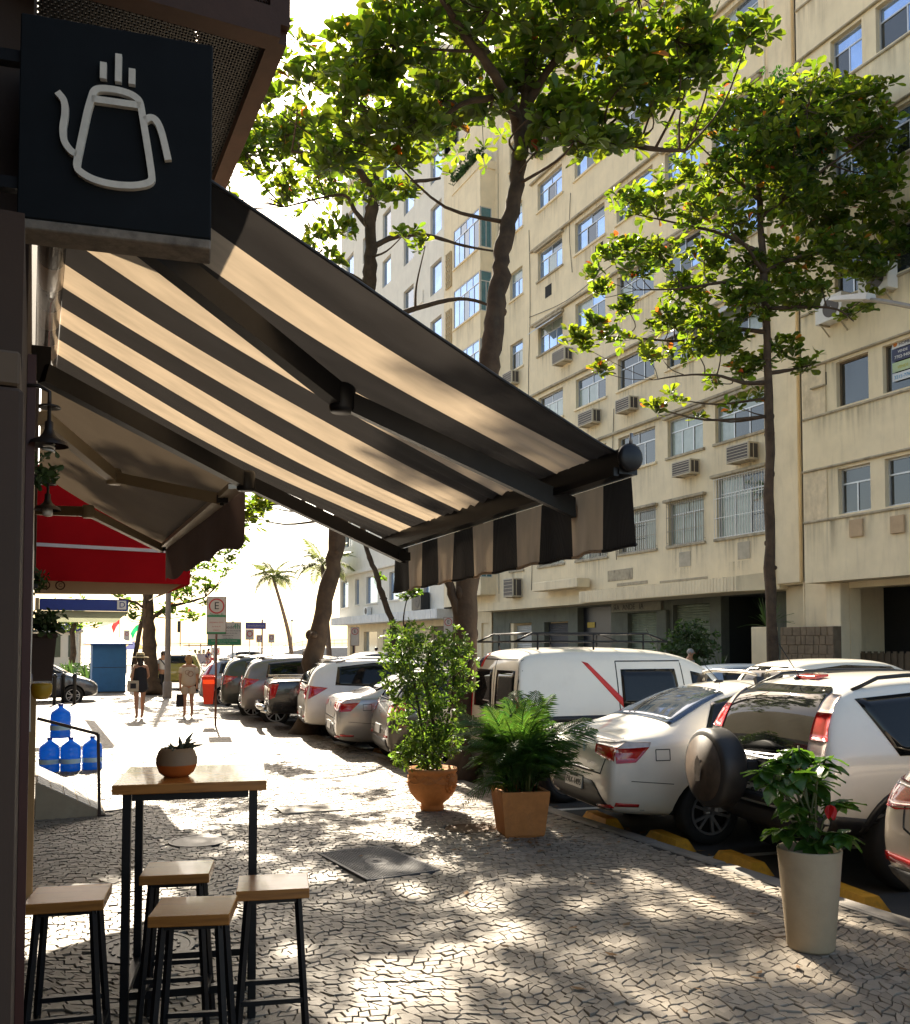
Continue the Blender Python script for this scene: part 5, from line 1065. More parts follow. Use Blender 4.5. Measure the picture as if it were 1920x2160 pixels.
for yy in (-.6, .6):
    rk.tube([(.05, yy, 1.90), (2.15, yy, 1.90)], .014, 6); rk.tube([(.05, yy, 1.90), (.28, yy, 2.0), (1.85, yy, 2.0), (2.15, yy, 1.90)], .013, 6)
    for x in (.35, 1.1, 1.8): rk.tube([(x, yy, 1.80), (x, yy, 1.90)], .014, 6); rk.tube([(x, yy, 1.90), (x, yy, 2.0)], .010, 5)
for x in (.05, .4, .75, 1.1, 1.45, 1.8, 2.15): rk.tube([(x, -.6, 1.90), (x, .6, 1.90)], .012, 6)
for x in (.28, 1.85): rk.tube([(x, -.6, 2.0), (x, .6, 2.0)], .012, 6)
link('roof_rack', rk.mesh('roof_rack', BLACK), c.t); c.antenna(2.35, -.1, .3); c.mirror(2.95, 1.15, .8)
# ---- hatchbacks, saloons and off-roaders farther along ------------------------------------------------
def hatch(name, label, loc, beta, pnt, light='wedge', st=HATCH, cat='car', plate=.62, roofbars=False, r=.30, sz=1.0, wl=(.72, 3.15)):
    c = Car(name, label, cat, st, pnt, loc, beta, wl, r, .86)
    s_ = 1.0 if st is HATCH else 1.09
    c.decal('rear_window', CGLASS, 'B', [(-.50, 1.37 * s_), (.50, 1.37 * s_)], [(-.62, 1.04 * s_), (.62, 1.04 * s_)], .007, 14, 6)
    c.decal('side_window', CGLASS, 'R', [(.62, 1.33 * s_), (1.3, 1.40 * s_), (2.25, 1.37 * s_)], [(.56, 1.03 * s_), (1.3, 1.0 * s_), (2.85, 1.0 * s_)], .006, 22, 6, mirror=True)
    c.decal('spoiler', pnt, 'B', [(-.52, 1.445 * s_), (.52, 1.445 * s_)], [(-.54, 1.41 * s_), (.54, 1.41 * s_)], .05, 10, 2)
    for sg in (-1, 1):
        m = MB(); vw = 'R' if sg < 0 else 'L'
        c.decal('', None, 'B', [(sg * .46, .97 * s_), (sg * .76, 1.03 * s_)], [(sg * .5, .87 * s_), (sg * .79, .80 * s_)], .009, 6, 4, mb=m); c.decal('', None, vw, [(.1, 1.02 * s_), (.42, .985 * s_)], [(.06, .80 * s_), (.26, .90 * s_)], .008, 6, 4, mb=m); link('tail_light', m.mesh('tail_light', LAMPR), c.t)
    c.decal('rear_bumper', BLACKPL, 'B', [(-.6, .50), (.6, .50)], [(-.7, .34), (.7, .34)], .008, 12, 3)
    for sg in (-1, 1): c.decal('reflector', LAMPR, 'B', [(sg * .5, .55), (sg * .68, .56)], [(sg * .5, .52), (sg * .68, .53)], .012, 4, 1)
    c.seam('B', [(-.66, 1.0), (-.6, .64), (.6, .64), (.66, 1.0)]); c.seam('R', [(1.05, 1.0), (1.1, .4)]); c.seam('R', [(2.05, 1.0), (2.08, .36)]); c.plate(plate); c.badge(0, .86 * s_); c.handles((1.25, 2.2), .88 * s_); c.mirror(2.7, 1.03, .8)
    return c
c = hatch('hatchback_car', 'dark grey hatchback partly hidden behind the shrub in the round pot', (4.72, 12.95), 10, DGREY); c.seam('R', [(.15, .72), (2.9, .78)], .003)
c = sedan('silver saloon car between the dark hatchback and the white crossover', (4.58, 14.95), 10, SILV, None)
c = hatch('crossover_car', 'white crossover car with roof rails and long thin red tail lights', (4.66, 17.1), 10, paint('bright_white', (.74, .73, .71)), st=SUV, r=.34, wl=(.78, 3.2)); c.rails(.6, 2.4, .6, GREYM)
c.decal('tail_light_bar', LAMPR, 'B', [(-.5, 1.035), (.5, 1.035)], [(-.5, 1.005), (.5, 1.005)], .012, 10, 1)
c = Car('pickup_truck', 'black pickup truck with vertical red tail lights and a chrome step bumper', 'truck', PICK, NEAR, (4.5, 19.3), 10, (1.15, 4.1), .38, .90)
c.decal('side_window', CGLASS, 'R', [(1.95, 1.58), (2.6, 1.64), (3.1, 1.58)], [(1.85, 1.17), (2.5, 1.15), (3.6, 1.15)], .006, 16, 5, mirror=True); c.decal('rear_window', CGLASS, 'B', [(-.5, 1.58), (.5, 1.58)], [(-.6, 1.25), (.6, 1.25)], .006, 8, 4)
for sg in (-1, 1):
    m = MB(); c.decal('', None, 'B', [(sg * .70, 1.07), (sg * .86, 1.07)], [(sg * .70, .76), (sg * .86, .76)], .01, 4, 6, mb=m); c.decal('', None, 'R' if sg < 0 else 'L', [(.04, 1.07), (.22, 1.07)], [(.04, .76), (.14, .80)], .008, 4, 6, mb=m); link('tail_light', m.mesh('tail_light', LAMPR), c.t)
c.seam('B', [(-.66, 1.1), (-.66, .68), (.66, .68), (.66, 1.1)]); c.decal('tailgate_panel', pmat('grey_tailgate', (.28, .25, .21), .35, .5), 'B', [(-.6, .98), (.6, .98)], [(-.6, .72), (.6, .72)], .004, 8, 3); c.plate(.6)
link('step_bumper', MB().tube([(-.05, -.86, .6), (-.14, -.8, .6), (-.16, 0, .6), (-.14, .8, .6), (-.05, .86, .6)], .06, 8).tube([(-.12, -.5, .52), (.1, -.5, .45), (.1, .5, .45), (-.12, .5, .52)], .04, 6).mesh('step_bumper', CHROME), c.t)
link('bed_rail', MB().tube([(.1, -.84, 1.19), (1.45, -.84, 1.19), (1.9, -.7, 1.60)], .022, 6).tube([(.1, .84, 1.19), (1.45, .84, 1.19), (1.9, .7, 1.60)], .022, 6).mesh('bed_rail', CHROME), c.t); c.handles((2.2, 3.0), 1.05); c.mirror(3.45, 1.25, .86)
c = hatch('crossover_car', 'grey crossover car half hidden behind the black pickup', (4.45, 21.7), 10, paint('mid_grey', (.22, .21, .2), .3, .4), st=SUV, r=.34, wl=(.78, 3.2))
c = hatch('hatchback_car', 'dark green-grey hatchback between the silver hatch and the grey crossover', (4.4, 23.9), 10, paint('green_grey', (.07, .08, .07), .3, .4), st=SUV, r=.33, wl=(.78, 3.2))
c = hatch('hatchback_car', 'silver hatchback with tall slanting red tail lights, farthest of the kerb row', (4.62, 28.6), 8, SILV); c.decal('pillar_light', LAMPR, 'R', [(.34, 1.30), (.40, 1.30)], [(.12, .92), (.22, .92)], .012, 3, 8)
# champagne hatchback cut by the right edge
c = Car('hatchback_car', 'champagne hatchback with red tail lights cut off by the right edge', 'car', HATCH, CHAMP, (4.9, 3.50), 9, (.72, 3.15), .30, .86)
for sg in (-1, 1):
    m = MB(); c.decal('', None, 'B', [(sg * .40, .95), (sg * .76, 1.0)], [(sg * .42, .86), (sg * .80, .80)], .01, 8, 4, mb=m); c.decal('', None, 'L' if sg > 0 else 'R', [(.06, 1.0), (.35, .98)], [(.04, .80), (.2, .86)], .008, 6, 4, mb=m); m.cur = 1; c.decal('', None, 'B', [(sg * .5, .965), (sg * .76, .985)], [(sg * .5, .945), (sg * .77, .95)], .013, 6, 1, mb=m); link('tail_light', m.mesh('tail_light', [LAMPR, LAMPC]), c.t)
c.decal('rear_window', CGLASS, 'B', [(-.50, 1.37), (.50, 1.37)], [(-.62, 1.06), (.62, 1.06)], .007, 14, 6); c.decal('side_window', CGLASS, 'L', [(.62, 1.33), (1.3, 1.40), (2.25, 1.37)], [(.56, 1.03), (1.3, 1.0), (2.85, 1.0)], .006, 22, 6, mirror=True)
c.decal('rear_bumper', BLACKPL, 'B', [(-.72, .44), (.72, .44)], [(-.7, .32), (.7, .32)], .02, 12, 3); c.decal('reflector', LAMPR, 'B', [(.34, .50), (.74, .53)], [(.34, .45), (.74, .475)], .014, 8, 2)
c.seam('B', [(.62, 1.0), (.58, .70), (.4, .62), (-.4, .62), (-.58, .70), (-.62, 1.0)]); p, n = c.hit('B', .42, .80, .004); link('lettering', text_mesh('ONIX', .05, .002, CHROME), c.t, loc=p, rot=facing((0, -1, 0), (0, 0, 1))); c.plate(.56)
# cars on the roadway and avenue
def far_hatch(label, loc, beta, pnt, st=HATCH, cat='car', name='hatchback_car', wl=(.72, 3.15)):
    c = Car(name, label, cat, st, pnt, loc, beta, wl, .30, .86, 'cars standing on the far roads')
    k = 1.09 if st is SUV else 1.
    c.decal('side_window', CGLASS, 'R', [(.62, 1.33 * k), (1.3, 1.40 * k), (2.25, 1.37 * k)], [(.56, 1.03 * k), (1.3, 1.0 * k), (2.85, 1.0 * k)], .006, 18, 5, mirror=True); c.decal('rear_window', CGLASS, 'B', [(-.50, 1.37 * k), (.50, 1.37 * k)], [(-.62, 1.04 * k), (.62, 1.04 * k)], .007, 10, 4)
    c.decal('windscreen', CGLASS, 'F', [(-.52, 1.38 * k), (.52, 1.38 * k)], [(-.68, 1.0 * k), (.68, 1.0 * k)], .007, 10, 4)
    for sg in (-1, 1): c.decal('head_light', LAMPC, 'F', [(sg * .48, .78 * k), (sg * .74, .8 * k)], [(sg * .5, .67 * k), (sg * .72, .67 * k)], .008, 5, 2); c.decal('tail_light', LAMPR, 'B', [(sg * .5, 1.0), (sg * .76, 1.0)], [(sg * .5, .85), (sg * .78, .85)], .008, 4, 2)
    return c
far_hatch('blue-grey car on the road seen over the roof of the white saloon', (11.3, 14.2), 9, BLUEP)
far_hatch('white car with roof rails on the road behind the white four-wheel drive', (11.2, 12.0), 9, PEARL, SUV, 'car', 'crossover_car', (.78, 3.2))
far_hatch('dark silver car standing across the pavement beyond the wall planter', (-2.0, 31.5), 0, paint('dark_silver', (.12, .125, .14), .25, .5))
far_hatch('olive green car facing away beyond the pale haired woman', (5.3, 38.0), -80, OLIVE, SUV, 'car', 'crossover_car', (.78, 3.2))
far_hatch('white car passing on the avenue above the dark parked cars', (13.2, 69.5), 0, WHITE)
# ================================================================ TREES
LEAF = pmat('almond_leaf', (.036, .066, .011), .42, var=0, rand=.42, hue=.03, spec=.45, transl=.45, tcol=(.26, .36, .016), obj_rand=True)
LEAFO = pmat('almond_leaf_turning', (.30, .10, .02), .5, var=0, rand=.4, hue=.03, transl=.5, tcol=(.6, .2, .02), obj_rand=True)
LEAFD = pmat('far_leaf', (.05, .085, .015), .5, var=0, rand=.4, hue=.03, transl=.45, tcol=(.18, .30, .02))
RTV = Vector((.9074, -.4203, 0)); FWV = Vector((.4203, .9074, 0))
LB = np.array([(0, 0, 0), (.30, -.15, .03), (.68, -.30, .045), (.93, -.20, .0), (1, 0, -.05), (.5, 0, -.02), (.30, .15, .03), (.68, .30, .045), (.93, .20, .0)])
LF = np.array([(0, 1, 2, 5), (5, 2, 3, 4), (0, 5, 7, 6), (5, 4, 8, 7)])
def rosettes(C, A, n, L, rng, spread=(.15, .75), wid=1.):
    """leaf frames for rosettes at C with axes A: returns origins, (N,3,3) frames, scales"""
    K = len(C); O = np.repeat(C, n, 0); Ax = np.repeat(A / np.linalg.norm(A, axis=1)[:, None], n, 0); N = K * n
    ph = np.tile(np.arange(n) * 2 * math.pi / n, K) + np.repeat(rng.uniform(0, 6.3, K), n) + rng.normal(0, .25, N)
    ref = np.where(np.abs(Ax[:, 2:3]) > .9, np.array([[1., 0, 0]]), np.array([[0, 0, 1.]]))
    u = np.cross(Ax, ref); u /= np.linalg.norm(u, axis=1)[:, None]; v = np.cross(Ax, u)
    el = rng.uniform(*spread, N)[:, None]
    d = (u * np.cos(ph)[:, None] + v * np.sin(ph)[:, None]) * np.cos(el) + Ax * np.sin(el); d /= np.linalg.norm(d, axis=1)[:, None]
    sd = np.cross(Ax, d); sd /= np.linalg.norm(sd, axis=1)[:, None] + 1e-9; nn = np.cross(d, sd)
    roll = rng.normal(0, .35, N)[:, None]; sd2 = sd * np.cos(roll) + nn * np.sin(roll); nn2 = np.cross(d, sd2)
    s = L * rng.uniform(.5, 1.2, N); Fm = np.stack([d, sd2 * wid, nn2], 2)
    return O + d * (s * .12)[:, None], Fm, s
def leaves_mesh(name, O, Fm, S, mats, mi=None):
    vr = np.random.default_rng(len(O)); Fm = Fm * np.stack([np.ones(len(O)), vr.uniform(.7, 1.12, len(O)), vr.uniform(-1.2, 3.2, len(O))], 1)[:, None, :]
    V = (np.einsum('nij,kj->nki', Fm, LB) * S[:, None, None] + O[:, None, :]).reshape(-1, 3); k = len(LB)
    F = (LF[None] + (np.arange(len(O)) * k)[:, None, None]).reshape(-1, 4)
    return np_mesh(name, V, F, mats, False, None if mi is None else np.repeat(mi, 4))
ONE_LEAF = {}
def one_leaf(mat):
    if mat.name not in ONE_LEAF: ONE_LEAF[mat.name] = np_mesh('leaf', LB, LF, mat)
    return ONE_LEAF[mat.name]
def add_leaves(root, O, Fm, S, mat, mat2=None, frac2=.02, nind=300, rng=None, stuff='crown'):
    mi = (rng.uniform(0, 1, len(O)) < frac2).astype(int) if mat2 else np.zeros(len(O), int)
    d = np.linalg.norm(O - np.array([0, 0, 1.75]), axis=1); r = (O[:, 0] * .9074 - O[:, 1] * .4203); f = O[:, 0] * .4203 + O[:, 1] * .9074
    vis = (f > .5) & (np.abs(r / np.maximum(f, .1)) < .49) & ((O[:, 2] - 1.75) / np.maximum(f, .1) < .70)
    order = np.argsort(np.where(vis, d - 2 * S, 1e9))[:nind]; order = order[vis[order]]
    keep = np.ones(len(O), bool); keep[order] = False
    if keep.any():
        o = link(stuff, leaves_mesh(stuff, O[keep], Fm[keep], S[keep], [mat, mat2] if mat2 else [mat], mi[keep]), root, world=True); o['kind'] = 'stuff'
    vr = np.random.default_rng(5); Fm = Fm * np.stack([np.ones(len(O)), vr.uniform(.7, 1.12, len(O)), vr.uniform(-1.2, 3.2, len(O))], 1)[:, None, :]
    for i in order:
        M = Matrix.Identity(4)
        for a in range(3):
            for b_ in range(3): M[a][b_] = Fm[i][a][b_] * S[i]
            M[a][3] = O[i][a] - root.location[a]
        q = bpy.data.objects.new('leaf', one_leaf(mat2 if mi[i] else mat)); COL.objects.link(q); q.parent = root; q.matrix_local = M
def tree(label, base, limbs, blobs, L, seed, n=8, mat=LEAF, mat2=LEAFO, frac2=.006, nind=300, dens=1.8, name='almond_tree', trunk_r=None, group=None, knobs=14):
    """limbs: list of (points, r0, r1); blobs: (u, z, depth offset, radius, rosette count) in metres from the trunk"""
    rng = np.random.default_rng(seed); rr = random.Random(seed)
    t = thing(name, label, 'tree', base, 0, group); tb = MB(); jpts = []
    for li, (pts, r0, r1) in enumerate(limbs):
        P = smooth_poly(pts, 5); m_ = len(P); rs = [max(.004, r0 + (r1 - r0) * (i / (m_ - 1)) ** .9) * (1 + rr.uniform(-.11, .11)) for i in range(m_)]
        if li == 0: rs = [r * (1 + .45 * max(0, 1 - p.z / .8) ** 2) for r, p in zip(rs, P)]
        P = [p + Vector((rr.gauss(0, 1), rr.gauss(0, 1), rr.gauss(0, .5))) * rs[i] * .13 for i, p in enumerate(P)]
        tb.tube(P, rs, 12 if li == 0 else 8); jpts += [(p, r) for p, r in zip(P, rs)]
        if li == 0 and knobs:
            for k in range(knobs):
                i = rr.randrange(2, m_ - 1); a = rr.uniform(0, 6.3); q = P[i] + Vector((math.cos(a), math.sin(a), 0)) * rs[i] * .85; tb.ball(q, (rs[i] * rr.uniform(.3, .58), rs[i] * rr.uniform(.3, .58), rs[i] * rr.uniform(.4, .9)), 8, 6)
    C = []; A = []; c0 = Vector(base)
    for u, z, dp, rad, cnt in blobs:
        ctr = c0 + RTV * u + FWV * dp; ctr.z = z
        j = min((q for q in jpts if q[0].z > 2 and q[0].z < z + rad * .6), key=lambda q: (q[0] - ctr).length + (0 if q[0].z < z else .4), default=jpts[-1])
        mid = (j[0] + ctr) / 2 + Vector((rr.gauss(0, .12), rr.gauss(0, .12), -.08 * (ctr - j[0]).length)); r_ = min(j[1] * .7, .012 + .012 * (ctr - j[0]).length)
        tb.tube(smooth_poly([j[0], mid, ctr], 4), [r_ + (.008 - r_) * i / 8 for i in range(9)], 6)
        for k in range(int(cnt * dens)):
            while True:
                q = rng.uniform(-1, 1, 3)
                if q @ q < 1: break
            q *= np.array([rad, rad, rad * .75]); p = np.array(ctr[:]) + q
            C.append(p); ax = np.array([q[0] * .5 / rad, q[1] * .5 / rad, 1.0]) + rng.normal(0, .35, 3); A.append(ax)
            if k % 3 == 0:
                e = Vector(p); tb.tube([ctr, ctr.lerp(e, .5) + Vector((0, 0, -.04)), e], [.009, .007, .004], 5, False)
    part('trunk', tb, BARK, t, True)
    O, Fm, S = rosettes(np.array(C), np.array(A), n, L, rng)
    add_leaves(t, O, Fm, S, mat, mat2, frac2, nind, rng)
    return t
def PX(px0, d, lst, zoff=1362):
    """crown masses, measured, with some added unseen for their shadow: (image column, image row, half width) of the photograph turned into metres on the tree's own distance"""
    k = d / 1920; return [((x - px0) * k, 1.75 + (zoff - y) * k, dp, r * k, c) for x, y, r, dp, c in lst]
Y1 = 11.0
def P1(l, dy=0.): return [(x, Y1 + dy * i / max(1, len(l) - 1), z) for i, (x, z) in enumerate(l)]
T1L = [(P1([(5.28, -.1), (5.26, .5), (5.22, 1.2), (5.27, 2.46), (5.42, 4.08), (5.58, 5.4), (5.66, 6.07), (5.76, 6.75), (5.84, 7.3), (5.99, 7.93), (6.1, 8.64), (6.16, 9.1), (6.22, 9.63), (6.27, 10.34), (6.29, 11.39), (6.37, 12.75)]), .19, .06),
       (P1([(6.13, 9.0), (5.83, 9.29), (5.46, 9.56), (4.95, 9.86), (4.6, 10.12), (4.2, 10.7)], -.8), .10, .02), (P1([(5.68, 9.38), (5.3, 9.3), (5.0, 9.04), (4.67, 8.6)], .6), .05, .012),
       (P1([(6.16, 9.05), (6.52, 9.41), (6.92, 9.71), (7.66, 10.07), (8.62, 10.45), (9.55, 11.04)], .9), .085, .02), (P1([(6.12, 8.84), (6.51, 9.07), (7.03, 9.18), (7.44, 9.09), (7.99, 9.0), (8.6, 9.05)], -.5), .085, .025),
       (P1([(6.19, 9.3), (6.36, 9.74), (6.64, 10.16), (6.92, 10.74), (7.17, 11.6)], -1.2), .07, .02), (P1([(6.2, 9.6), (6.0, 10.3), (5.6, 11.2), (5.2, 12.2)], 1.6), .07, .02), (P1([(6.27, 10.3), (6.6, 11.0), (7.2, 11.9), (7.9, 12.6)], 2.2), .06, .015),
       (P1([(5.22, 1.9), (5.08, 2.36), (4.94, 2.75), (4.85, 3.1)]), .075, .05)]
T1B = PX(1104, 12.1, [(690, 105, 36, -.3, 3), (648, 165, 24, 0, 2), (690, 160, 24, .2, 2), (765, 150, 55, -.2, 7), (840, 60, 90, .3, 22), (950, 100, 105, -.5, 36), (900, 225, 85, -.3, 26), (800, 255, 75, .3, 20), (1000, 265, 65, -.5, 15), (950, 330, 40, -.2, 7), (1050, 95, 95, .8, 26), (1150, 50, 90, -.7, 24),
      (1160, 130, 50, .5, 8), (1250, 70, 95, .3, 26), (1330, 50, 100, -.5, 30), (1450, 60, 100, .4, 30), (1560, 40, 85, 0, 22), (1660, 15, 80, .4, 20), (1720, 30, 50, 0, 8), (1600, 90, 60, .3, 12), (1510, 170, 50, .2, 9), (1360, 150, 70, .3, 17), (1450, 150, 62, -.3, 14), (1540, 110, 50, .2, 9), (1180, 195, 22, 0, 2), (1300, 235, 48, -.4, 9), (1400, 235, 55, .3, 10), (1330, 300, 48, -.4, 9), (1255, 290, 26, 0, 3), (1440, 205, 60, .6, 12), (1245, 240, 28, -.4, 3),
      (980, -70, 120, 0, 24), (1100, -90, 180, .8, 34), (1300, -90, 180, -.8, 34), (1000, -270, 220, 0, 40), (1200, -300, 220, 1, 40), (1500, -130, 170, .6, 26), (1000, -60, 200, 2.2, 34), (1250, -30, 200, -2.4, 34), (1000, 60, 130, -2.2, 22), (1150, -150, 250, 3.3, 30), (1100, -150, 230, -3.4, 26)])
tree('big almond tree with a dark knobbly leaning trunk at the kerb behind the striped awning', (5.28, 11, -.1), T1L, T1B, .205, 3, n=8)
Y2 = 17.8
def P2(l, dy=0.): return [(x, Y2 + dy * i / max(1, len(l) - 1), z) for i, (x, z) in enumerate(l)]
T2L = [(P2([(4.95, -.1), (5.05, 1.01), (5.21, 1.96), (5.43, 3.12), (5.63, 4.09), (5.87, 5.78), (6.09, 7.49), (6.22, 8.91), (6.28, 9.73), (6.31, 10.65), (6.35, 11.37)]), .20, .12), (P2([(6.35, 11.3), (5.9, 11.62), (5.23, 11.6), (4.44, 11.45)], -.6), .09, .03), (P2([(6.36, 11.3), (6.45, 11.9), (6.63, 12.46), (6.79, 13.3), (6.8, 14.2)]), .09, .03),
       (P2([(6.35, 11.25), (6.9, 11.75), (7.45, 12.0), (8.19, 12.35)], .7), .08, .03), (P2([(6.30, 10.1), (6.8, 10.4), (7.49, 10.52), (8.32, 10.41), (9.1, 10.38)], -.4), .07, .018), (P2([(6.29, 10.5), (6.0, 10.89), (5.84, 11.26), (5.43, 11.22), (4.6, 10.9)], .6), .06, .015), (P2([(6.25, 9.3), (5.85, 9.55), (5.44, 9.73)], .3), .04, .012), (P2([(6.14, 8.2), (7.02, 8.81), (8.24, 9.26), (8.94, 9.2)], -.3), .07, .03), (P2([(5.6, 4.0), (5.0, 4.9), (4.3, 5.2), (3.7, 5.3)], .8), .05, .012)]
T2B = PX(788, 18.25, [(480, 340, 48, 0, 12), (490, 285, 34, .4, 5), (540, 290, 58, -.3, 16), (612, 262, 50, .3, 12), (565, 370, 58, .5, 16), (510, 360, 50, .2, 10), (580, 310, 50, 0, 10), (650, 300, 75, 0, 28), (505, 405, 50, 0, 14), (600, 430, 48, -.6, 13), (560, 455, 40, .2, 10), (690, 235, 62, .6, 20), (745, 285, 60, -.4, 16), (720, 345, 42, .5, 9), (645, 470, 42, .2, 10), (705, 515, 45, -.3, 11), (660, 530, 36, .3, 8), (820, 290, 70, .4, 20), (880, 300, 60, -.5, 14), (765, 215, 62, .8, 18), (740, 575, 34, 0, 7), (830, 560, 45, -.3, 13), (800, 590, 35, .3, 8),
      (850, 475, 32, 0, 7), (800, 480, 24, .3, 4), (960, 700, 45, -.3, 11), (930, 425, 22, -.6, 3), (1000, 500, 20, -.5, 3), (950, 340, 35, .5, 6), (990, 365, 30, .5, 5), (1040, 525, 22, -.4, 3), (900, 650, 25, 0, 3), (1060, 800, 26, -.5, 3), (850, 240, 90, 2.0, 18), (760, 290, 90, 2.2, 18), (800, 260, 90, -2.2, 18),
      (520, 640, 60, .3, 13), (600, 720, 65, -.3, 14), (560, 800, 60, .6, 8), (650, 860, 65, -.6, 8), (680, 610, 60, .4, 13), (600, 560, 60, -.4, 14), (545, 545, 55, .5, 11), (640, 690, 55, .6, 11), (460, 620, 50, -.3, 8), (715, 690, 50, -.5, 9), (480, 740, 50, 0, 5), (700, 760, 50, .4, 6), (620, 640, 50, -.8, 6), (540, 900, 50, .5, 6), (470, 840, 50, -.5, 5), (730, 880, 45, .5, 5), (600, 1040, 34, .6, 9), (655, 1080, 34, .4, 9), (560, 1010, 28, .8, 6), (690, 1060, 24, .2, 5)])  # masses hidden behind the awning, added to dapple the pavement with shade
tree('almond tree with a thick trunk leaning right between the parked cars', (4.95, 17.8, -.1), T2L, T2B, .215, 5, n=8, frac2=.01)
T3 = [([(16.0, 16.54, -.1), (16.0, 16.56, 3.02), (16.0, 16.55, 5.88), (16.0, 16.55, 8.18), (15.97, 16.6, 10.53), (15.97, 16.69, 12.33), (15.95, 16.71, 13.77), (15.95, 16.73, 15.6)], .145, .05)]
b3 = Vector((16, 16.55, 0)); k3 = 21.7 / 1920
def L3(l, dp): return [tuple(b3 + RTV * ((x - 1620) * k3) + FWV * (dp * i / (len(l) - 1)) + Vector((0, 0, 1.75 + (1362 - y) * k3))) for i, (x, y) in enumerate(l)]
for l, dp in (([(1620, 800), (1560, 805), (1500, 795), (1430, 800), (1360, 815)], -.8), ([(1618, 690), (1540, 680), (1450, 700), (1340, 690), (1250, 680)], .6), ([(1615, 600), (1530, 590), (1430, 610), (1330, 620)], -.6), ([(1612, 520), (1530, 470), (1440, 440), (1340, 410)], .5), ([(1612, 560), (1560, 520), (1500, 500)], -1), ([(1622, 780), (1680, 770), (1720, 760)], 0), ([(1618, 640), (1700, 640), (1760, 650), (1790, 680)], -.4), ([(1612, 560), (1700, 520), (1800, 500), (1880, 480)], .4), ([(1608, 440), (1690, 380), (1790, 310), (1860, 260)], -.5), ([(1606, 400), (1540, 330), (1480, 260)], .3)): T3.append((L3(l, dp), .06, .012))
T3B = PX(1620, 21.7, [(1480, 230, 60, .3, 14), (1560, 220, 70, -.3, 20), (1650, 190, 70, .4, 24), (1730, 200, 75, -.2, 24), (1800, 170, 50, .2, 11), (1860, 160, 40, 0, 8), (1700, 290, 90, .5, 36), (1800, 280, 85, -.4, 30), (1870, 250, 55, .2, 13), (1580, 320, 80, -.5, 28), (1510, 360, 60, .4, 15), (1650, 400, 80, -.5, 30), (1740, 410, 80, .4, 28), (1830, 390, 70, -.2, 20), (1890, 430, 50, .3, 12), (1560, 440, 60, .3, 14), (1450, 440, 48, -.3, 10), (1370, 400, 45, .3, 9), (1320, 420, 42, -.3, 8), (1400, 500, 48, .4, 10), (1340, 510, 40, 0, 7), (1480, 540, 45, -.3, 9), (1430, 590, 40, .2, 7), (1340, 570, 32, -.4, 5), (1280, 590, 26, .2, 4), (1320, 640, 35, 0, 6), (1250, 660, 26, .3, 4), (1220, 720, 30, 0, 5), (1260, 770, 22, .2, 3), (1400, 680, 40, -.3, 8), (1480, 660, 48, .3, 10), (1550, 620, 48, -.5, 11), (1540, 700, 45, .3, 9), (1460, 740, 40, -.3, 7), (1400, 740, 24, .3, 3), (1570, 770, 34, .2, 5), (1500, 800, 22, 0, 2), (1370, 860, 22, -.3, 3), (1460, 870, 14, 0, 1), (1670, 520, 65, .4, 18), (1760, 520, 60, -.3, 16), (1840, 520, 45, .3, 9), (1690, 620, 48, -.2, 10), (1750, 580, 36, .3, 6), (1660, 720, 40, .3, 8), (1700, 770, 22, 0, 3), (1790, 650, 18, 0, 2), (1730, 740, 14, .2, 1), (1300, 700, 32, .2, 4), (1205, 690, 22, 0, 2), (1350, 745, 28, -.3, 3), (1425, 830, 22, .2, 2), (1550, 850, 20, 0, 2), (1600, 830, 24, .3, 2), (1560, 540, 60, .2, 12), (1480, 590, 45, .4, 8), (1590, 650, 50, -.4, 10), (1640, 590, 60, .3, 12), (1420, 650, 34, 0, 5), (1510, 720, 40, -.4, 7), (1600, 740, 40, .4, 7), (1290, 500, 34, .3, 5), (1240, 560, 24, 0, 3), (1420, 360, 44, 0, 8), (1880, 330, 50, .3, 11), (1900, 500, 40, .2, 8), (1850, 620, 30, .2, 4), (1650, 300, 110, -1.8, 24), (1720, 250, 110, 1.8, 24), (1860, 560, 40, .2, 7), (1800, 460, 60, .6, 14)])
tree('slim straight almond tree on the far pavement before the cream block', (16, 16.55, -.1), T3, T3B, .235, 9, n=8, frac2=.012, dens=2.8, knobs=30)
# ivy-like dark mass on the slim tree
rng = np.random.default_rng(4); C = []; A = []
for u, z, dp, r, c in PX(1620, 21.7, [(1640, 250, 80, 0, 260), (1720, 200, 70, .2, 220), (1560, 300, 70, -.2, 160), (1700, 330, 70, .1, 160), (1660, 150, 40, .1, 90)]):
    for k in range(c): q = rng.normal(0, .42, 3) * r; C.append(np.array((b3 + RTV * u + FWV * dp)[:]) * [1, 1, 0] + [0, 0, z] + q); A.append(rng.normal(0, .6, 3) + [0, 0, .8])
t = thing('creeper', 'dense small leaved dark creeper covering the top of the slim tree', 'creeper', (16.2, 16.5, 13.5))
O, Fm, S = rosettes(np.array(C), np.array(A), 6, .10, rng); o = link('foliage', leaves_mesh('foliage', O, Fm, S, [pmat('creeper_leaf', (.022, .06, .016), .5, var=0, rand=.4, transl=.3, tcol=(.06, .16, .02))]), t, world=True); o['kind'] = 'stuff'
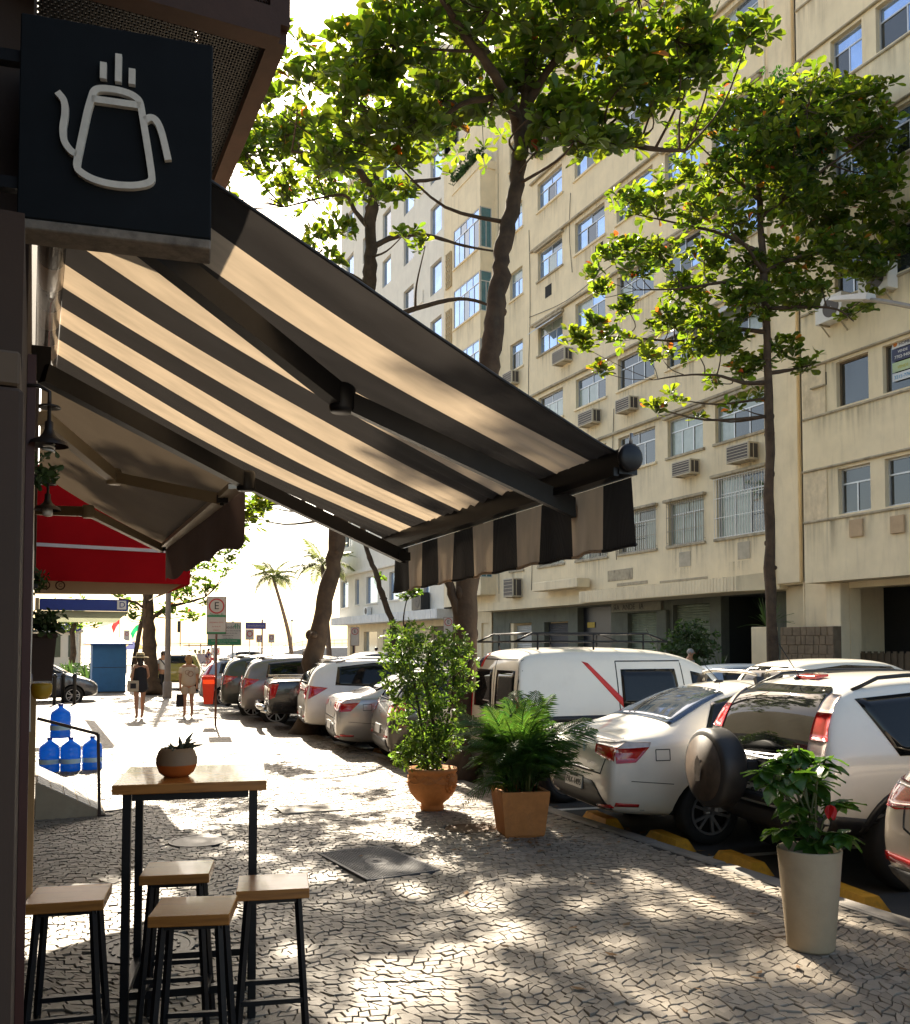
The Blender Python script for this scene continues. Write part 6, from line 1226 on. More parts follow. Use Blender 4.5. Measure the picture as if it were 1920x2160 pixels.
# far trees by the kiosk and the avenue
def far_tree(label, base, px0, d, limbs, blobs, seed, L=.22, cat='almond_tree', mat=LEAFD):
    t_ = tree(label, base, limbs, PX(px0, d, blobs), L, seed, n=7, mat=mat, mat2=LEAFO, frac2=.01, nind=0, name=cat, knobs=8, group='trees toward the beach'); return t_
far_tree('grey trunked almond tree behind the tall lamp post, leaves above the parking signs', (3.85, 34, 0), 322, 32.5, [([(3.85, 34, 0), (3.78, 34, 1.5), (3.72, 34, 2.8), (3.68, 34, 3.9), (3.8, 34, 5.2), (4.1, 34, 6.5)], .27, .12), ([(3.72, 34, 2.6), (4.3, 33.8, 3.1), (5.0, 33.6, 3.3), (5.6, 33.5, 3.5)], .09, .03), ([(3.9, 34, 5.6), (5, 34, 6.2), (6.3, 34, 6.6), (7.2, 34, 7.2)], .1, .03), ([(3.7, 34, 3), (3.2, 34, 3.3), (2.7, 34, 3.4)], .06, .03)],
         [(380, 1260, 30, 0, 14), (420, 1240, 26, .5, 10), (350, 1290, 22, 0, 7), (400, 1295, 20, .4, 6), (440, 1275, 16, 0, 4), (285, 1285, 24, 0, 7), (270, 1305, 14, 0, 3), (420, 1190, 34, .3, 12), (390, 1215, 34, -.4, 12), (460, 1150, 36, .3, 12), (490, 1105, 36, -.4, 14), (520, 1060, 40, .5, 17), (480, 1180, 20, 0, 4), (500, 1150, 22, 0, 5), (450, 1000, 60, .5, 24), (380, 950, 80, 0, 26), (330, 1080, 80, 0, 26), (400, 1100, 60, -1, 18), (570, 1015, 40, .4, 14), (470, 1210, 14, 0, 2)], 21)
far_tree('thin reddish trunked tree just left of the grey trunked tree near the blue kiosk', (3.5, 37, 0), 296, 36, [([(3.5, 37, 0), (3.62, 37, 1.8), (3.9, 37, 3.2), (4.1, 37, 4.4)], .11, .06)], [(300, 1235, 26, 0, 9), (262, 1262, 18, 0, 5), (320, 1190, 40, 0, 12)], 22)
far_tree('dark leafy tree behind the blue kiosk beside the white house with the oval sign', (1.6, 47, 0), 188, 45, [([(1.6, 47, 0), (1.75, 47, 1.4), (1.7, 47, 2.4), (1.9, 47, 4)], .16, .1)], [(190, 1318, 22, 0, 14), (170, 1310, 16, 0, 7), (212, 1305, 20, 0, 8), (180, 1280, 34, 0, 12), (240, 1320, 12, 0, 3)], 23)
# bare young tree and its sapling beside the middle signs
yt = tree('leaning bare young trunk before the white block fascia', (11.6, 30, -.1), [([(11.6, 30, -.1), (11.54, 30, 1.3), (11.47, 30, 2.5), (11.05, 30, 3.61), (10.79, 30, 4.43), (10.5, 30, 5.1), (10.3, 30, 6.2), (10.2, 30, 7.5)], .13, .07)], [(-1.5, 8.2, 0, .7, 12), (-.6, 8.6, .5, .7, 12), (-.55, 4.1, 0, .12, 2)], .2, 31, nind=0, mat=LEAFD, knobs=10)
yt = tree('small sapling with a tuft of leaves beside the leaning bare trunk', (12.3, 30.3, -.1), [([(12.3, 30.3, -.1), (12.25, 30.3, 1.5), (12.0, 30.3, 2.6), (12.15, 30.3, 3.5)], .04, .02)], [(-.15, 3.55, 0, .30, 7), (.1, 3.7, 0, .22, 5)], .2, 32, nind=0, mat=LEAFD, knobs=0)
# bushes against the far shops
def bush(label, base, blobs, L, seed, mat, name='shrub', stems=6, n=7):
    rng = np.random.default_rng(seed); t = thing(name, label, 'shrub', base); C = []; A = []; sb = MB()
    for u, z, dp, r, c in blobs:
        ctr = Vector(base) + RTV * u + FWV * dp; ctr.z = base[2] + z; sb.tube(smooth_poly([Vector(base) + Vector((rng.normal(0, .05), rng.normal(0, .05), 0)), (Vector(base) + ctr) / 2 + Vector((rng.normal(0, .08), 0, .1)), ctr], 3), .018, 5)
        for k in range(c): q = rng.normal(0, .5, 3) * r; C.append(np.array(ctr[:]) + q); A.append(q / r + np.array([0, 0, .7]) + rng.normal(0, .3, 3))
    part('stems', sb, BARK, t, True); O, Fm, S = rosettes(np.array(C), np.array(A), n, L, rng); o = link('foliage', leaves_mesh('foliage', O, Fm, S, [mat]), t, world=True); o['kind'] = 'stuff'; return t
DKLEAF = pmat('dark_shrub_leaf', (.03, .065, .018), .5, var=0, rand=.4, transl=.3, tcol=(.08, .16, .03))
bush('rounded dark shrub standing before the closed shop shutters', (17.6, 21.6, 0), [(0, 1.75, 0, .55, 90), (-.5, 1.7, 0, .4, 50), (.5, 1.9, 0, .4, 50), (0, 2.2, 0, .35, 40), (.3, 1.3, 0, .4, 40)], .13, 41, DKLEAF)
def spiky(label, base, n, L, seed, mat, up=.5, wd=.045, cat='plant'):
    rr = random.Random(seed); t = thing('spiky_plant', label, cat, base)
    for k in range(n):
        a = rr.uniform(0, 6.3); e = rr.uniform(up, 1.45); l = L * rr.uniform(.7, 1.1); m = MB(); P = [Vector((math.cos(a) * math.cos(e) * l * s, math.sin(a) * math.cos(e) * l * s, math.sin(e) * l * s - .35 * l * s * s * math.cos(e))) for s in (0, .35, .7, 1)]
        sd = Vector((-math.sin(a), math.cos(a), 0)); vs = []
        for p, w_ in zip(P, (.5, 1, .75, .06)): vs += [p - sd * wd * w_, p + sd * wd * w_ + Vector((0, 0, .01))]
        m.add([v[:] for v in vs], [(0, 1, 3, 2), (2, 3, 5, 4), (4, 5, 7, 6)], None, True); part('blade', m, mat, t)
    return t
spiky('spiky plant on the cream garden wall beside the slim tree trunk', (19.35, 20.2, 2.3), 26, .95, 51, DKLEAF, .2, .035); spiky('spiky plant at the foot of the dark passage below the no parking sign', (18.6, 21.3, 0.9), 24, .7, 52, DKLEAF, .2, .03)
spiky('tall dark blades of a snake plant between the white house and the blue kiosk', (1.35, 39.5, 0), 30, 1.35, 53, DKLEAF, .8, .06); spiky('second clump of snake plant blades hard against the blue kiosk', (2.05, 39.3, 0), 26, 1.4, 54, DKLEAF, .9, .06)
bx_ = MB(); rng = np.random.default_rng(8)
t = thing('rooftop_plants', 'row of green plants spilling over the rooftop bay of the beige block', 'plants', (19.4, 40.2, 25.3)); C = []; A = []
for k in range(150): C.append([19.25 + rng.uniform(-.15, .25), 38.6 + rng.uniform(0, 3.2), 25.35 + abs(rng.normal(0, .28))]); A.append(rng.normal(0, .5, 3) + [-.3, 0, .8])
O, Fm, S = rosettes(np.array(C), np.array(A), 7, .22, rng); o = link('foliage', leaves_mesh('foliage', O, Fm, S, [DKLEAF]), t, world=True); o['kind'] = 'stuff'; part('planter', MB().bbox(19.2, 19.5, 38.7, 41.7, 25.3, 25.45, .01), TRIM, t, True)
# palms by the beach
PALM = pmat('palm_leaf', (.075, .10, .03), .5, var=0, rand=.3, transl=.4, tcol=(.22, .26, .06)); PTR = pmat('palm_trunk', (.16, .11, .08), .9, var=.3, scale=6, bump=.4)
def frond_mesh(L, droop, nl, wl, seed, mat, tilt=.6, name='frond', ww=.02):
    rr = random.Random(seed); m = MB(); P = []
    for i in range(9): s = i / 8; P.append(Vector((L * s * (1 - .18 * droop * s), 0, L * (.42 * s - droop * s * s))))
    m.tube(P, [.012 * L ** .5 * (1 - .85 * i / 8) + .002 for i in range(9)], 4)
    for i in range(nl):
        s = .15 + .84 * i / (nl - 1); k = min(7, int(s * 8)); p = P[k].lerp(P[k + 1], s * 8 - k); d = (P[k + 1] - P[k]).normalized()
        l = wl * math.sin(math.pi * min(1, .18 + .78 * s)) * rr.uniform(.8, 1.1)
        for sg in (-1, 1):
            sd = Vector((0, sg, 0)); q = (d * tilt + sd).normalized(); e = p + q * l * .55 + Vector((0, 0, .05 * l)); e2 = p + q * l + Vector((0, 0, -.28 * l)); n = d * ww
            m.add([(p - n * .5)[:], (p + n * .5)[:], (e + n)[:], (e - n)[:], e2[:]], [(0, 1, 2, 3), (3, 2, 4)], None, True)
    return m.mesh(name, mat)
def palm(label, pts, r, nf, L, seed):
    rr = random.Random(seed); t = thing('palm_tree', label, 'palm tree', pts[0], 0, 'palms by the beach'); P = smooth_poly(pts, 5); m = MB(); m.tube(P, [r * (1.25 - .5 * i / (len(P) - 1)) for i in range(len(P))], 8); part('trunk', m, PTR, t, True)
    FM = [frond_mesh(L, d, 26, L * .30, seed + i, PALM, .7, ww=.045) for i, d in enumerate((.35, .6, .9))]
    for k in range(nf):
        a = k * 2.4; e = rr.uniform(-.35, .75); o = link('frond', FM[k % 3], t); o.location = P[-1] - Vector(pts[0]) ; o.rotation_euler = (rr.uniform(-.3, .3), -e, a)
    for k in range(5): a = rr.uniform(0, 6.3); o = link('dead_frond', frond_mesh(L * .6, .6, 10, L * .12, seed + 9, pmat('dead_palm', (.2, .13, .08), .9)), t, loc=P[-1] - Vector(pts[0]), rot=(0, 1.1, a))
palm('tall coconut palm with a curved trunk in the open sky near the beach', [(19.73, 75, -.1), (19.5, 75, 2.2), (18.9, 75, 4.6), (18.0, 75, 7.5)], .16, 22, 2.3, 61)
palm('coconut palm half hidden behind the leaning trunk near the white block', [(18.4, 60, -.1), (18.2, 60, 3), (17.8, 60, 7.2)], .17, 20, 2.6, 62)
# ================================================================ CAFE FURNITURE AND POTTED PLANTS
TA = R(-12)
T = thing('bar_table', 'tall bar table with a wooden top and black square tube legs', 'table', (.74, 4.68, 0), TA)
tw, td, th = .69, .64, 1.115
part('table_top', MB().bbox(-tw / 2, tw / 2, -td / 2, td / 2, th - .045, th, .003), WOOD, T)
lx, ly = .285, .255
for i, (a, b_) in enumerate(((-1, -1), (1, -1), (-1, 1), (1, 1))): part('leg', MB().bbox(a * lx - .019, a * lx + .019, b_ * ly - .019, b_ * ly + .019, 0, th - .047, .003), BLACK, T)
ap = MB()
for s in (-1, 1): ap.box(-lx + .023, lx - .023, s * ly - .02, s * ly + .02, th - .082, th - .047); ap.box(s * lx - .02, s * lx + .02, -ly + .023, ly - .023, th - .082, th - .047)
part('apron_frame', ap, BLACK, T)
for s in (-1, 1): part('foot_rail', MB().box(-lx + .023, lx - .023, s * ly - .018, s * ly + .018, .13, .165), BLACK, T); part('foot_rail', MB().box(s * lx - .018, s * lx + .018, -ly + .023, ly - .023, .13, .165), BLACK, T)
sw, sd, sh = .305, .275, .72
def make_stool(label):
    t = thing('bar_stool', label, 'stool', (0, 0, 0), 0, 'bar stools at the tall table')
    part('seat', MB().bbox(-sw / 2, sw / 2, -sd / 2, sd / 2, sh - .042, sh, .003), WOOD, t)
    for a in (-1, 1):
        for b_ in (-1, 1): part('leg', MB().bar((a * .105, b_ * .09, sh - .043), (a * .15, b_ * .135, 0), .0225), BLACK, t)
    for b_ in (-1, 1): part('foot_rail', MB().bar((-.134, b_ * .119, .25), (.134, b_ * .119, .25), .02), BLACK, t)
    for a in (-1, 1): part('foot_rail', MB().bar((a * .139, -.124, .18), (a * .139, .124, .18), .02), BLACK, t)
    part('seat_frame', MB().box(-.12, .12, -.10, -.08, sh - .064, sh - .043).box(-.12, .12, .08, .10, sh - .064, sh - .043), BLACK, t); return t
st0 = make_stool('wooden topped bar stool standing closest to the brown pillar'); st0.location = (.155, 4.155, 0); st0.rotation_euler = (0, 0, R(-11))
dup(st0, (.60, 3.755, 0), R(-18), 'wooden topped bar stool nearest the camera, in front of the table legs'); dup(st0, (.63, 4.42, 0), R(-15), 'wooden topped bar stool under the table, tucked behind the nearest stool'); dup(st0, (.97, 3.985, 0), R(-14), 'sunlit wooden topped bar stool at the right side of the bar table')
# pot on the table
t = thing('table_planter', 'round tan and orange pot with a spiky succulent on the bar table', 'potted plant', (.645, 4.62, 1.115))
m = MB(); pr = [(.001, 0), (.055, 0), (.082, .022), (.097, .06), (.097, .09), (.085, .122), (.072, .138), (.064, .138), (.07, .12), (.001, .118)]
m.lathe(pr[:4], 28, None, True, False); m.cur = 1; m.lathe(pr[3:], 28, None, True, False)
part('pot', m, [pmat('orange_glaze', (.45, .12, .025), .4, var=.15), pmat('tan_clay', (.26, .17, .10), .6, var=.15)], t)
SUCC = pmat('succulent_leaf', (.07, .075, .045), .5, var=.2, rand=.3, transl=.15)
rr = random.Random(5)
for k in range(34):
    a = rr.uniform(0, 6.3); e = rr.uniform(.1, 1.3); l = rr.uniform(.03, .055); c0 = Vector((math.cos(a) * .04 * rr.random(), math.sin(a) * .04 * rr.random(), .12)); d = Vector((math.cos(a) * math.cos(e), math.sin(a) * math.cos(e), math.sin(e)))
    part('leaf', MB().tube([c0, c0 + d * l * .5, c0 + d * l], [.006, .009, .001], 5), SUCC, t)
for a, e, l in ((.3, 1.2, .12), (1.0, .7, .11), (-.2, .5, .10), (2.2, 1.1, .1), (-.6, .8, .09)):
    d = Vector((math.cos(a) * math.cos(e), math.sin(a) * math.cos(e), math.sin(e))); c0 = Vector((.03, -.01, .12)); part('leaf', MB().tube([c0, c0 + d * l * .5, c0 + d * l + Vector((.01, 0, -.015))], [.008, .010, .001], 5), SUCC, t)
# wall planter
t = thing('wall_planter', 'dark brown square pot with a small leafy plant fixed high on the cafe wall', 'potted plant', (.045, 5.0, 1.575))
m = MB()
def tap(m, w0, w1, z0, z1, b=0): 
    v = [(x * w, y * w, z) for z, w in ((z0, w0), (z1, w1)) for x, y in ((-1, -1), (1, -1), (1, 1), (-1, 1))]; m.add(v, [(3, 2, 1, 0), (4, 5, 6, 7), (0, 1, 5, 4), (1, 2, 6, 5), (2, 3, 7, 6), (3, 0, 4, 7)]); return m
tap(m, .044, .060, 0, .215); part('pot', m, pmat('dark_brown_pot', (.045, .022, .014), .7, var=.2), t); part('pot_rim', MB().bbox(-.066, .066, -.066, .066, .215, .235, .004), pmat('dark_brown_pot', (0, 0, 0)), t)
rng = np.random.default_rng(12); C = np.stack([rng.normal(0, .035, 60), rng.normal(0, .035, 60), rng.uniform(.24, .33, 60)], 1); A = np.concatenate([C[:, :2] * 14, np.ones((60, 1))], 1) + rng.normal(0, .3, (60, 3))
O, Fm, S = rosettes(C, A, 6, .04, rng); o = link('foliage', leaves_mesh('foliage', O, Fm, S, [DKLEAF]), t); o['kind'] = 'stuff'
for k in range(2):
    t = thing('hanging_plant', ('small trailing plant on the cafe wall between the two lamps', 'small trailing plant on the cafe wall beside the white cable')[k], 'plant', (.0, (3.7, 5.6)[k], (2.40, 2.12)[k])); C = rng.normal(0, .03, (30, 3)); O, Fm, S = rosettes(C, rng.normal(0, 1, (30, 3)), 5, .035, rng); o = link('foliage', leaves_mesh('foliage', O, Fm, S, [DKLEAF]), t); o['kind'] = 'stuff'; part('holder', MB().bbox(-.05, .02, -.03, .03, -.05, -.02, .004), BLACK, t)
# ---- round terracotta pot with tall shrub -------------------------------------------------------------
TERRA = pmat('terracotta', (.50, .20, .055), .8, var=.25, scale=7, bump=.25, bscale=60, dirt=.5, dirtcol=(.22, .10, .045), stretch=(5, 5, 5)); SOIL = pmat('potting_soil', (.035, .022, .014), .95, var=.3, scale=20, bump=.5)
def circle_relief(m, cx, cz, M): pass
t = thing('terracotta_urn', 'round terracotta urn with relief face holding a tall leafy shrub', 'potted plant', (3.90, 9.0, 0), R(20))
m = MB(); m.lathe([(.001, 0), (.135, 0), (.142, .03), (.128, .05), (.135, .075), (.20, .12), (.262, .19), (.290, .27), (.290, .34), (.275, .385), (.282, .40), (.295, .415), (.295, .445), (.265, .45), (.25, .42), (.001, .40)], 40, Matrix.Diagonal((.91, .91, 1, 1))); part('pot', m, TERRA, t)
m = MB()
for k in range(10):
    a0 = k * 2 * math.pi / 10; pts = [(math.cos(a0 + s * .6) * (.266 - .01 * abs(s)), math.sin(a0 + s * .6) * (.266 - .01 * abs(s)), .375 - .075 * math.cos(s * 1.55)) for s in [i / 5 - 1 for i in range(11)]]; m.tube(pts, .011, 6)
part('garland_relief', m, TERRA, t)
for a in (R(-85), R(95)):
    f = MB(); r0 = Vector((math.cos(a), math.sin(a), 0)); c0 = r0 * .260 + Vector((0, 0, .30)); tn = Vector((-r0.y, r0.x, 0))
    f.ball(c0, (.052, .052, .075), 14, 10); f.ball(c0 + r0 * .052 + Vector((0, 0, -.005)), (.014, .014, .024), 8, 6)
    for s in (-1, 1): f.ball(c0 + r0 * .045 + tn * .022 * s + Vector((0, 0, .022)), .011, 8, 6); f.ball(c0 + r0 * .030 + tn * .04 * s + Vector((0, 0, -.015)), (.017, .017, .02), 8, 6)
    f.ball(c0 + r0 * .046 + Vector((0, 0, -.042)), (.02, .02, .008), 8, 6)
    for k in range(12): q = 2 * math.pi * k / 12; f.ball(c0 + tn * math.cos(q) * .066 + Vector((0, 0, math.sin(q) * .088)) - r0 * .006, .02, 7, 5)
    part('face_relief', f, TERRA, t)
part('soil', MB().lathe([(.001, .41), (.225, .41)], 20, None, True, False), SOIL, t)
SHL = pmat('shrub_leaf', (.055, .10, .02), .38, var=0, rand=.35, hue=.02, spec=.55, transl=.42, tcol=(.20, .34, .03), obj_rand=True)
def pot_shrub(t, stems, blobs, L, n, mat, seed, nind=300, wid=.85):
    rng = np.random.default_rng(seed); b0 = t.location; sb = MB(); C = []; A = []
    for p, r in stems: sb.tube(smooth_poly([Vector(q) + b0 for q in p], 4), r, 6)
    for u, z, dp, r, c in blobs:
        ctr = np.array((b0 + RTV * u + FWV * dp)[:]); ctr[2] = b0.z + z
        sb.tube([Vector(ctr), Vector(ctr) * .55 + (b0 + Vector((0, 0, max(.5, z * .7)))) * .45], .006, 5)
        for k in range(int(c * 2.5)):
            while True:
                q = rng.uniform(-1, 1, 3)
                if q @ q < 1: break
            q *= r; C.append(ctr + q); A.append(q / r * .8 + np.array([0, 0, .6]) + rng.normal(0, .4, 3))
    o = link('stems', sb.mesh('stems', BARK), t); o.matrix_parent_inverse = (Matrix.Translation(b0) @ t.rotation_euler.to_matrix().to_4x4()).inverted()
    O, Fm, S = rosettes(np.array(C), np.array(A), n, L, rng, (.1, .9), wid); rz = t.rotation_euler.z; t.rotation_euler.z = 0; add_leaves(t, O, Fm, S, mat, None, 0, nind, rng, 'foliage')
    if rz:
        for ch in t.children:
            if ch.name.startswith(('leaf', 'foliage')): ch.matrix_parent_inverse = Matrix.Rotation(-rz, 4, 'Z') @ ch.matrix_parent_inverse
        t.rotation_euler.z = rz
pot_shrub(t, [([(0, 0, .4), (.02, .02, .9), (-.05, .05, 1.4), (-.02, 0, 1.7)], .018), ([(.05, 0, .4), (.15, .0, .8), (.22, -.05, 1.3), (.2, -.1, 1.6)], .014), ([(-.05, 0, .4), (-.12, .02, .9), (-.2, .05, 1.4)], .014)],
          PX(915, 9.75, [(850, 1350, 40, 0, 26), (900, 1360, 45, .1, 30), (960, 1360, 38, -.1, 22), (840, 1400, 38, .1, 22), (890, 1420, 48, -.1, 32), (950, 1410, 42, .1, 26), (905, 1470, 42, .1, 24), (860, 1470, 30, -.1, 13), (925, 1520, 36, 0, 20), (890, 1560, 42, -.1, 28), (940, 1570, 36, .1, 20), (870, 1590, 30, -.1, 16), (915, 1600, 36, 0, 20), (960, 1540, 24, 0, 8), (835, 1440, 26, 0, 7), (985, 1440, 28, .1, 8), (850, 1520, 30, .1, 9), (960, 1480, 30, -.1, 9), (995, 1390, 14, 0, 3), (845, 1590, 18, -.2, 5)]), .068, 6, SHL, 71)
# ---- square terracotta planter with areca palm ----------------------------------------------------------
t = thing('terracotta_planter', 'square terracotta planter holding a bushy areca palm', 'potted plant', (4.14, 7.50, 0), R(-14))
v = []
m = MB(); hw0, hw1, hh = .185, .225, .42
for z, w_ in ((0, hw0 * .93), (.025, hw0), (hh - .03, hw1), (hh, hw1), (hh, hw1 - .04), (hh - .06, hw1 - .045)):
    for x, y in ((-1, -1), (1, -1), (1, 1), (-1, 1)): v.append((x * w_, y * w_, z))
f = [(3, 2, 1, 0), (20, 21, 22, 23)]
for k in range(5): f += [(4 * k + i, 4 * k + (i + 1) % 4, 4 * k + 4 + (i + 1) % 4, 4 * k + 4 + i) for i in range(4)]
m.add(v, f, None, False); part('pot', m, TERRA, t); part('soil', MB().box(-hw1 + .05, hw1 - .05, -hw1 + .05, hw1 - .05, hh - .08, hh - .05), SOIL, t)
ARE = pmat('areca_leaf', (.027, .066, .013), .4, var=0, rand=.3, hue=.02, spec=.5, transl=.4, tcol=(.13, .27, .03)); AREM = [frond_mesh(.62, d, 22, .24, 80 + i, ARE, 1.0, ww=.0095) for i, d in enumerate((.25, .45, .7, .95))]
AREM2 = [frond_mesh(.50, d, 18, .20, 90 + i, ARE, 1.1, ww=.009) for i, d in enumerate((.4, .8))]
rr = random.Random(77)
for k in range(130):
    a = rr.uniform(0, 6.3); rad = rr.uniform(.02, .16); z = hh - .04 + rr.uniform(0, .42); e = rr.uniform(.35, 1.3) if k > 14 else rr.uniform(.7, 1.1)
    o = link('frond', AREM[rr.randrange(4)] if rr.random() < .6 else AREM2[rr.randrange(2)], t, loc=(math.cos(a) * rad, math.sin(a) * rad, z), rot=(rr.uniform(-.5, .5), -e, a + rr.uniform(-.4, .4)), scale=rr.uniform(.72, 1.06))
for a, e, s in ((.3, .5, 1.5), (.75, .3, 1.45), (-.1, .75, 1.35)): link('frond', AREM[1], t, loc=(.1, .05, .55), rot=(.2, -e, a), scale=s)
sm = MB()
for k in range(16): a = rr.uniform(0, 6.3); r_ = rr.uniform(.02, .18); sm.tube([(math.cos(a) * r_, math.sin(a) * r_, hh - .06), (math.cos(a) * r_ * 1.3, math.sin(a) * r_ * 1.3, hh + .4)], .009, 5)
part('canes', sm, pmat('areca_cane', (.12, .14, .04), .6, var=.2), t)
# ---- tall grey concrete pot ---------------------------------------------------------------------------
t = thing('concrete_planter', 'tall tapered grey concrete planter with a broad leaved plant near the kerb', 'potted plant', (4.13, 4.0, 0))
CONC = pmat('concrete', (.42, .33, .22), .85, var=.12, scale=5, bump=.18, bscale=120, dirt=.25, dirtcol=(.2, .17, .12), stretch=(3, 3, 3))
part('pot', MB().lathe([(.001, 0), (.126, 0), (.133, .012), (.158, .30), (.180, .565), (.178, .572), (.164, .572), (.160, .56), (.156, .50), (.001, .50)], 48), CONC, t); part('soil', MB().lathe([(.001, .51), (.158, .51)], 20, None, True, False), SOIL, t)
BRD = pmat('broad_leaf', (.035, .095, .018), .30, var=.25, scale=10, rand=.25, hue=.015, spec=.55, transl=.36, tcol=(.16, .36, .03), obj_rand=True, bump=.12, bscale=40)
def broad_leaf():
    V = []; F = []; n = 7
    for i in range(n):
        s = i / (n - 1); w_ = .30 * math.sin(math.pi * min(1, s ** .75)) ** .8 + (.0 if 0 < i < n - 1 else .0); z = -.28 * s * s + .05 * s
        for j in (-1, -.5, 0, .5, 1): V.append((s, j * w_, z + .06 * abs(j) ** 1.2 + (.02 * math.sin(s * 14) * abs(j))))
    for i in range(n - 1):
        for j in range(4): F.append((i * 5 + j, i * 5 + j + 1, i * 5 + j + 6, i * 5 + j + 5))
    return np_mesh('leaf', V, F, BRD, True)
BL = broad_leaf(); rr = random.Random(19); sm = MB(); k4 = 5.45 / 1920; b0 = t.location
tops = [(1700, 1570), (1640, 1600), (1760, 1590), (1610, 1640), (1800, 1680), (1690, 1640), (1740, 1660), (1650, 1680), (1780, 1740), (1690, 1720), (1640, 1740), (1730, 1760), (1680, 1580), (1720, 1600), (1660, 1620), (1760, 1640), (1700, 1690), (1590, 1610)]
for px, py in tops:
    u = (px - 1716) * k4 * .78; z = 1.75 + (1362 - py) * k4; dp = rr.uniform(-.14, .14); e = RTV * u + FWV * dp + Vector((0, 0, z)); s0 = Vector((rr.uniform(-.05, .05), rr.uniform(-.05, .05), .5)); sm.tube(smooth_poly([s0, s0.lerp(e, .5) + Vector((-e.x * .15, -e.y * .15, .05)), e], 3), .006, 5)
    for k in range(13):
        a = k * 2.4 + rr.uniform(-.3, .3); el = rr.uniform(-.55, .35); o = link('leaf', BL, t, loc=e.lerp(s0, rr.uniform(0, .12)), rot=(rr.uniform(-.35, .35), -el, a), scale=rr.uniform(.10, .165))
part('stems', sm, pmat('green_stem', (.09, .10, .04), .6), t)
p0 = RTV * ((1738 - 1716) * k4) + FWV * -.16 + Vector((0, 0, 1.75 + (1362 - 1680) * k4))
for k in range(3): link('red_bract', BL, t, loc=p0, rot=(.3 * k, .9 + .2 * k, 3.6 + .9 * k), scale=.085).data = (lambda me: (me.materials.clear(), me.materials.append(pmat('red_bract', (.5, .012, .012), .5, transl=.35, tcol=(.7, .02, .02))), me)[2])(BL.copy())
# ---- water jugs, ramp ---------------------------------------------------------------------------------------
JUG = pmat('blue_water_bottle', (.02, .15, .50), .12, var=.12, scale=4, spec=.6, transl=.45, tcol=(.05, .35, .85)); JUGL = pmat('pale_jug_label', (.35, .55, .7), .5)
def jug(label, x, y, z, tilt=0):
    t = thing('water_jug', label, 'water jug', (x, y, z), random.uniform(0, 6), 'blue water jugs by the wall')
    part('bottle', MB().lathe([(.001, 0), (.125, 0), (.135, .015), (.135, .08), (.128, .09), (.135, .10), (.135, .18), (.127, .19), (.135, .20), (.135, .29), (.128, .30), (.133, .31), (.12, .355), (.06, .40), (.032, .42), (.030, .455), (.001, .455)], 26), JUG, t)
    part('cap', MB().lathe([(.033, .44), (.035, .445), (.035, .47), (.001, .472)], 16), pmat('jug_cap', (.02, .06, .35), .5), t); part('label', MB().lathe([(.137, .11), (.138, .12), (.138, .17), (.137, .175)], 26, None, True, False), JUGL, t)
jug('blue water jug on the ground hard against the wall', .235, 13.95, 0); jug('blue water jug on the ground in the middle of the row of three', .505, 13.9, 0); jug('blue water jug on the ground at the right end of the row', .79, 13.95, 0); jug('blue water jug stacked on top of the other jugs', .37, 13.95, .465)
t = thing('access_ramp', 'short tiled access ramp with a brown handrail at the shop door', 'ramp', (.05, 10.1, 0))
part('slab', MB().add([(0, 0, 0), (.66, 0, 0), (0, 0, .38), (.66, 0, .02), (0, 1.5, 0), (.66, 1.5, 0), (0, 1.5, .38), (.66, 1.5, .02)], [(0, 1, 3, 2), (5, 4, 6, 7), (2, 3, 7, 6), (1, 5, 7, 3), (4, 0, 2, 6)]), CONC, t)
HR = pmat('brown_rail', (.05, .028, .02), .5, .2)
part('handrail', MB().bar((.60, .0, 0), (.575, .0, .84), .03).bar((.575, 0, .84), (.0, 0, 1.02), .03).bar((.58, -.012, .01), (.72, -.012, .0), .02), HR, t)
for i in range(5):
    for j in range(9): x0 = .02 + i * .125; z0 = .38 - .36 * x0 / .66; z1 = .38 - .36 * (x0 + .115) / .66; part('tile', MB().add([(x0, .02 + j * .163, z0 + .002), (x0 + .115, .02 + j * .163, z1 + .002), (x0 + .115, .17 + j * .163, z1 + .002), (x0, .17 + j * .163, z0 + .002), (x0, .02 + j * .163, z0 + .008), (x0 + .115, .02 + j * .163, z1 + .008), (x0 + .115, .17 + j * .163, z1 + .008), (x0, .17 + j * .163, z0 + .008)], [(4, 5, 6, 7), (0, 1, 5, 4), (1, 2, 6, 5), (2, 3, 7, 6), (3, 0, 4, 7)]), pmat('grey_ramp_tile', (.22, .22, .23), .5, var=.2), t)
solo('bucket_lamp', MB().lathe([(.001, -.06), (.04, -.055), (.062, -.02), (.065, .03), (.06, .045), (.001, .05)], 20), pmat('yellow_plastic', (.55, .36, .03), .35, transl=.3), 'yellow rounded plastic box fixed low on the wall below the brown pot', 'box', None, (.055, 6.5, 1.46))
solo('door_post', MB().bbox(-.03, .028, 7.0, 7.16, 0, 1.42, .006), pmat('ochre_post', (.28, .18, .08), .6), 'ochre door post below the yellow box at the cafe wall', 'post')
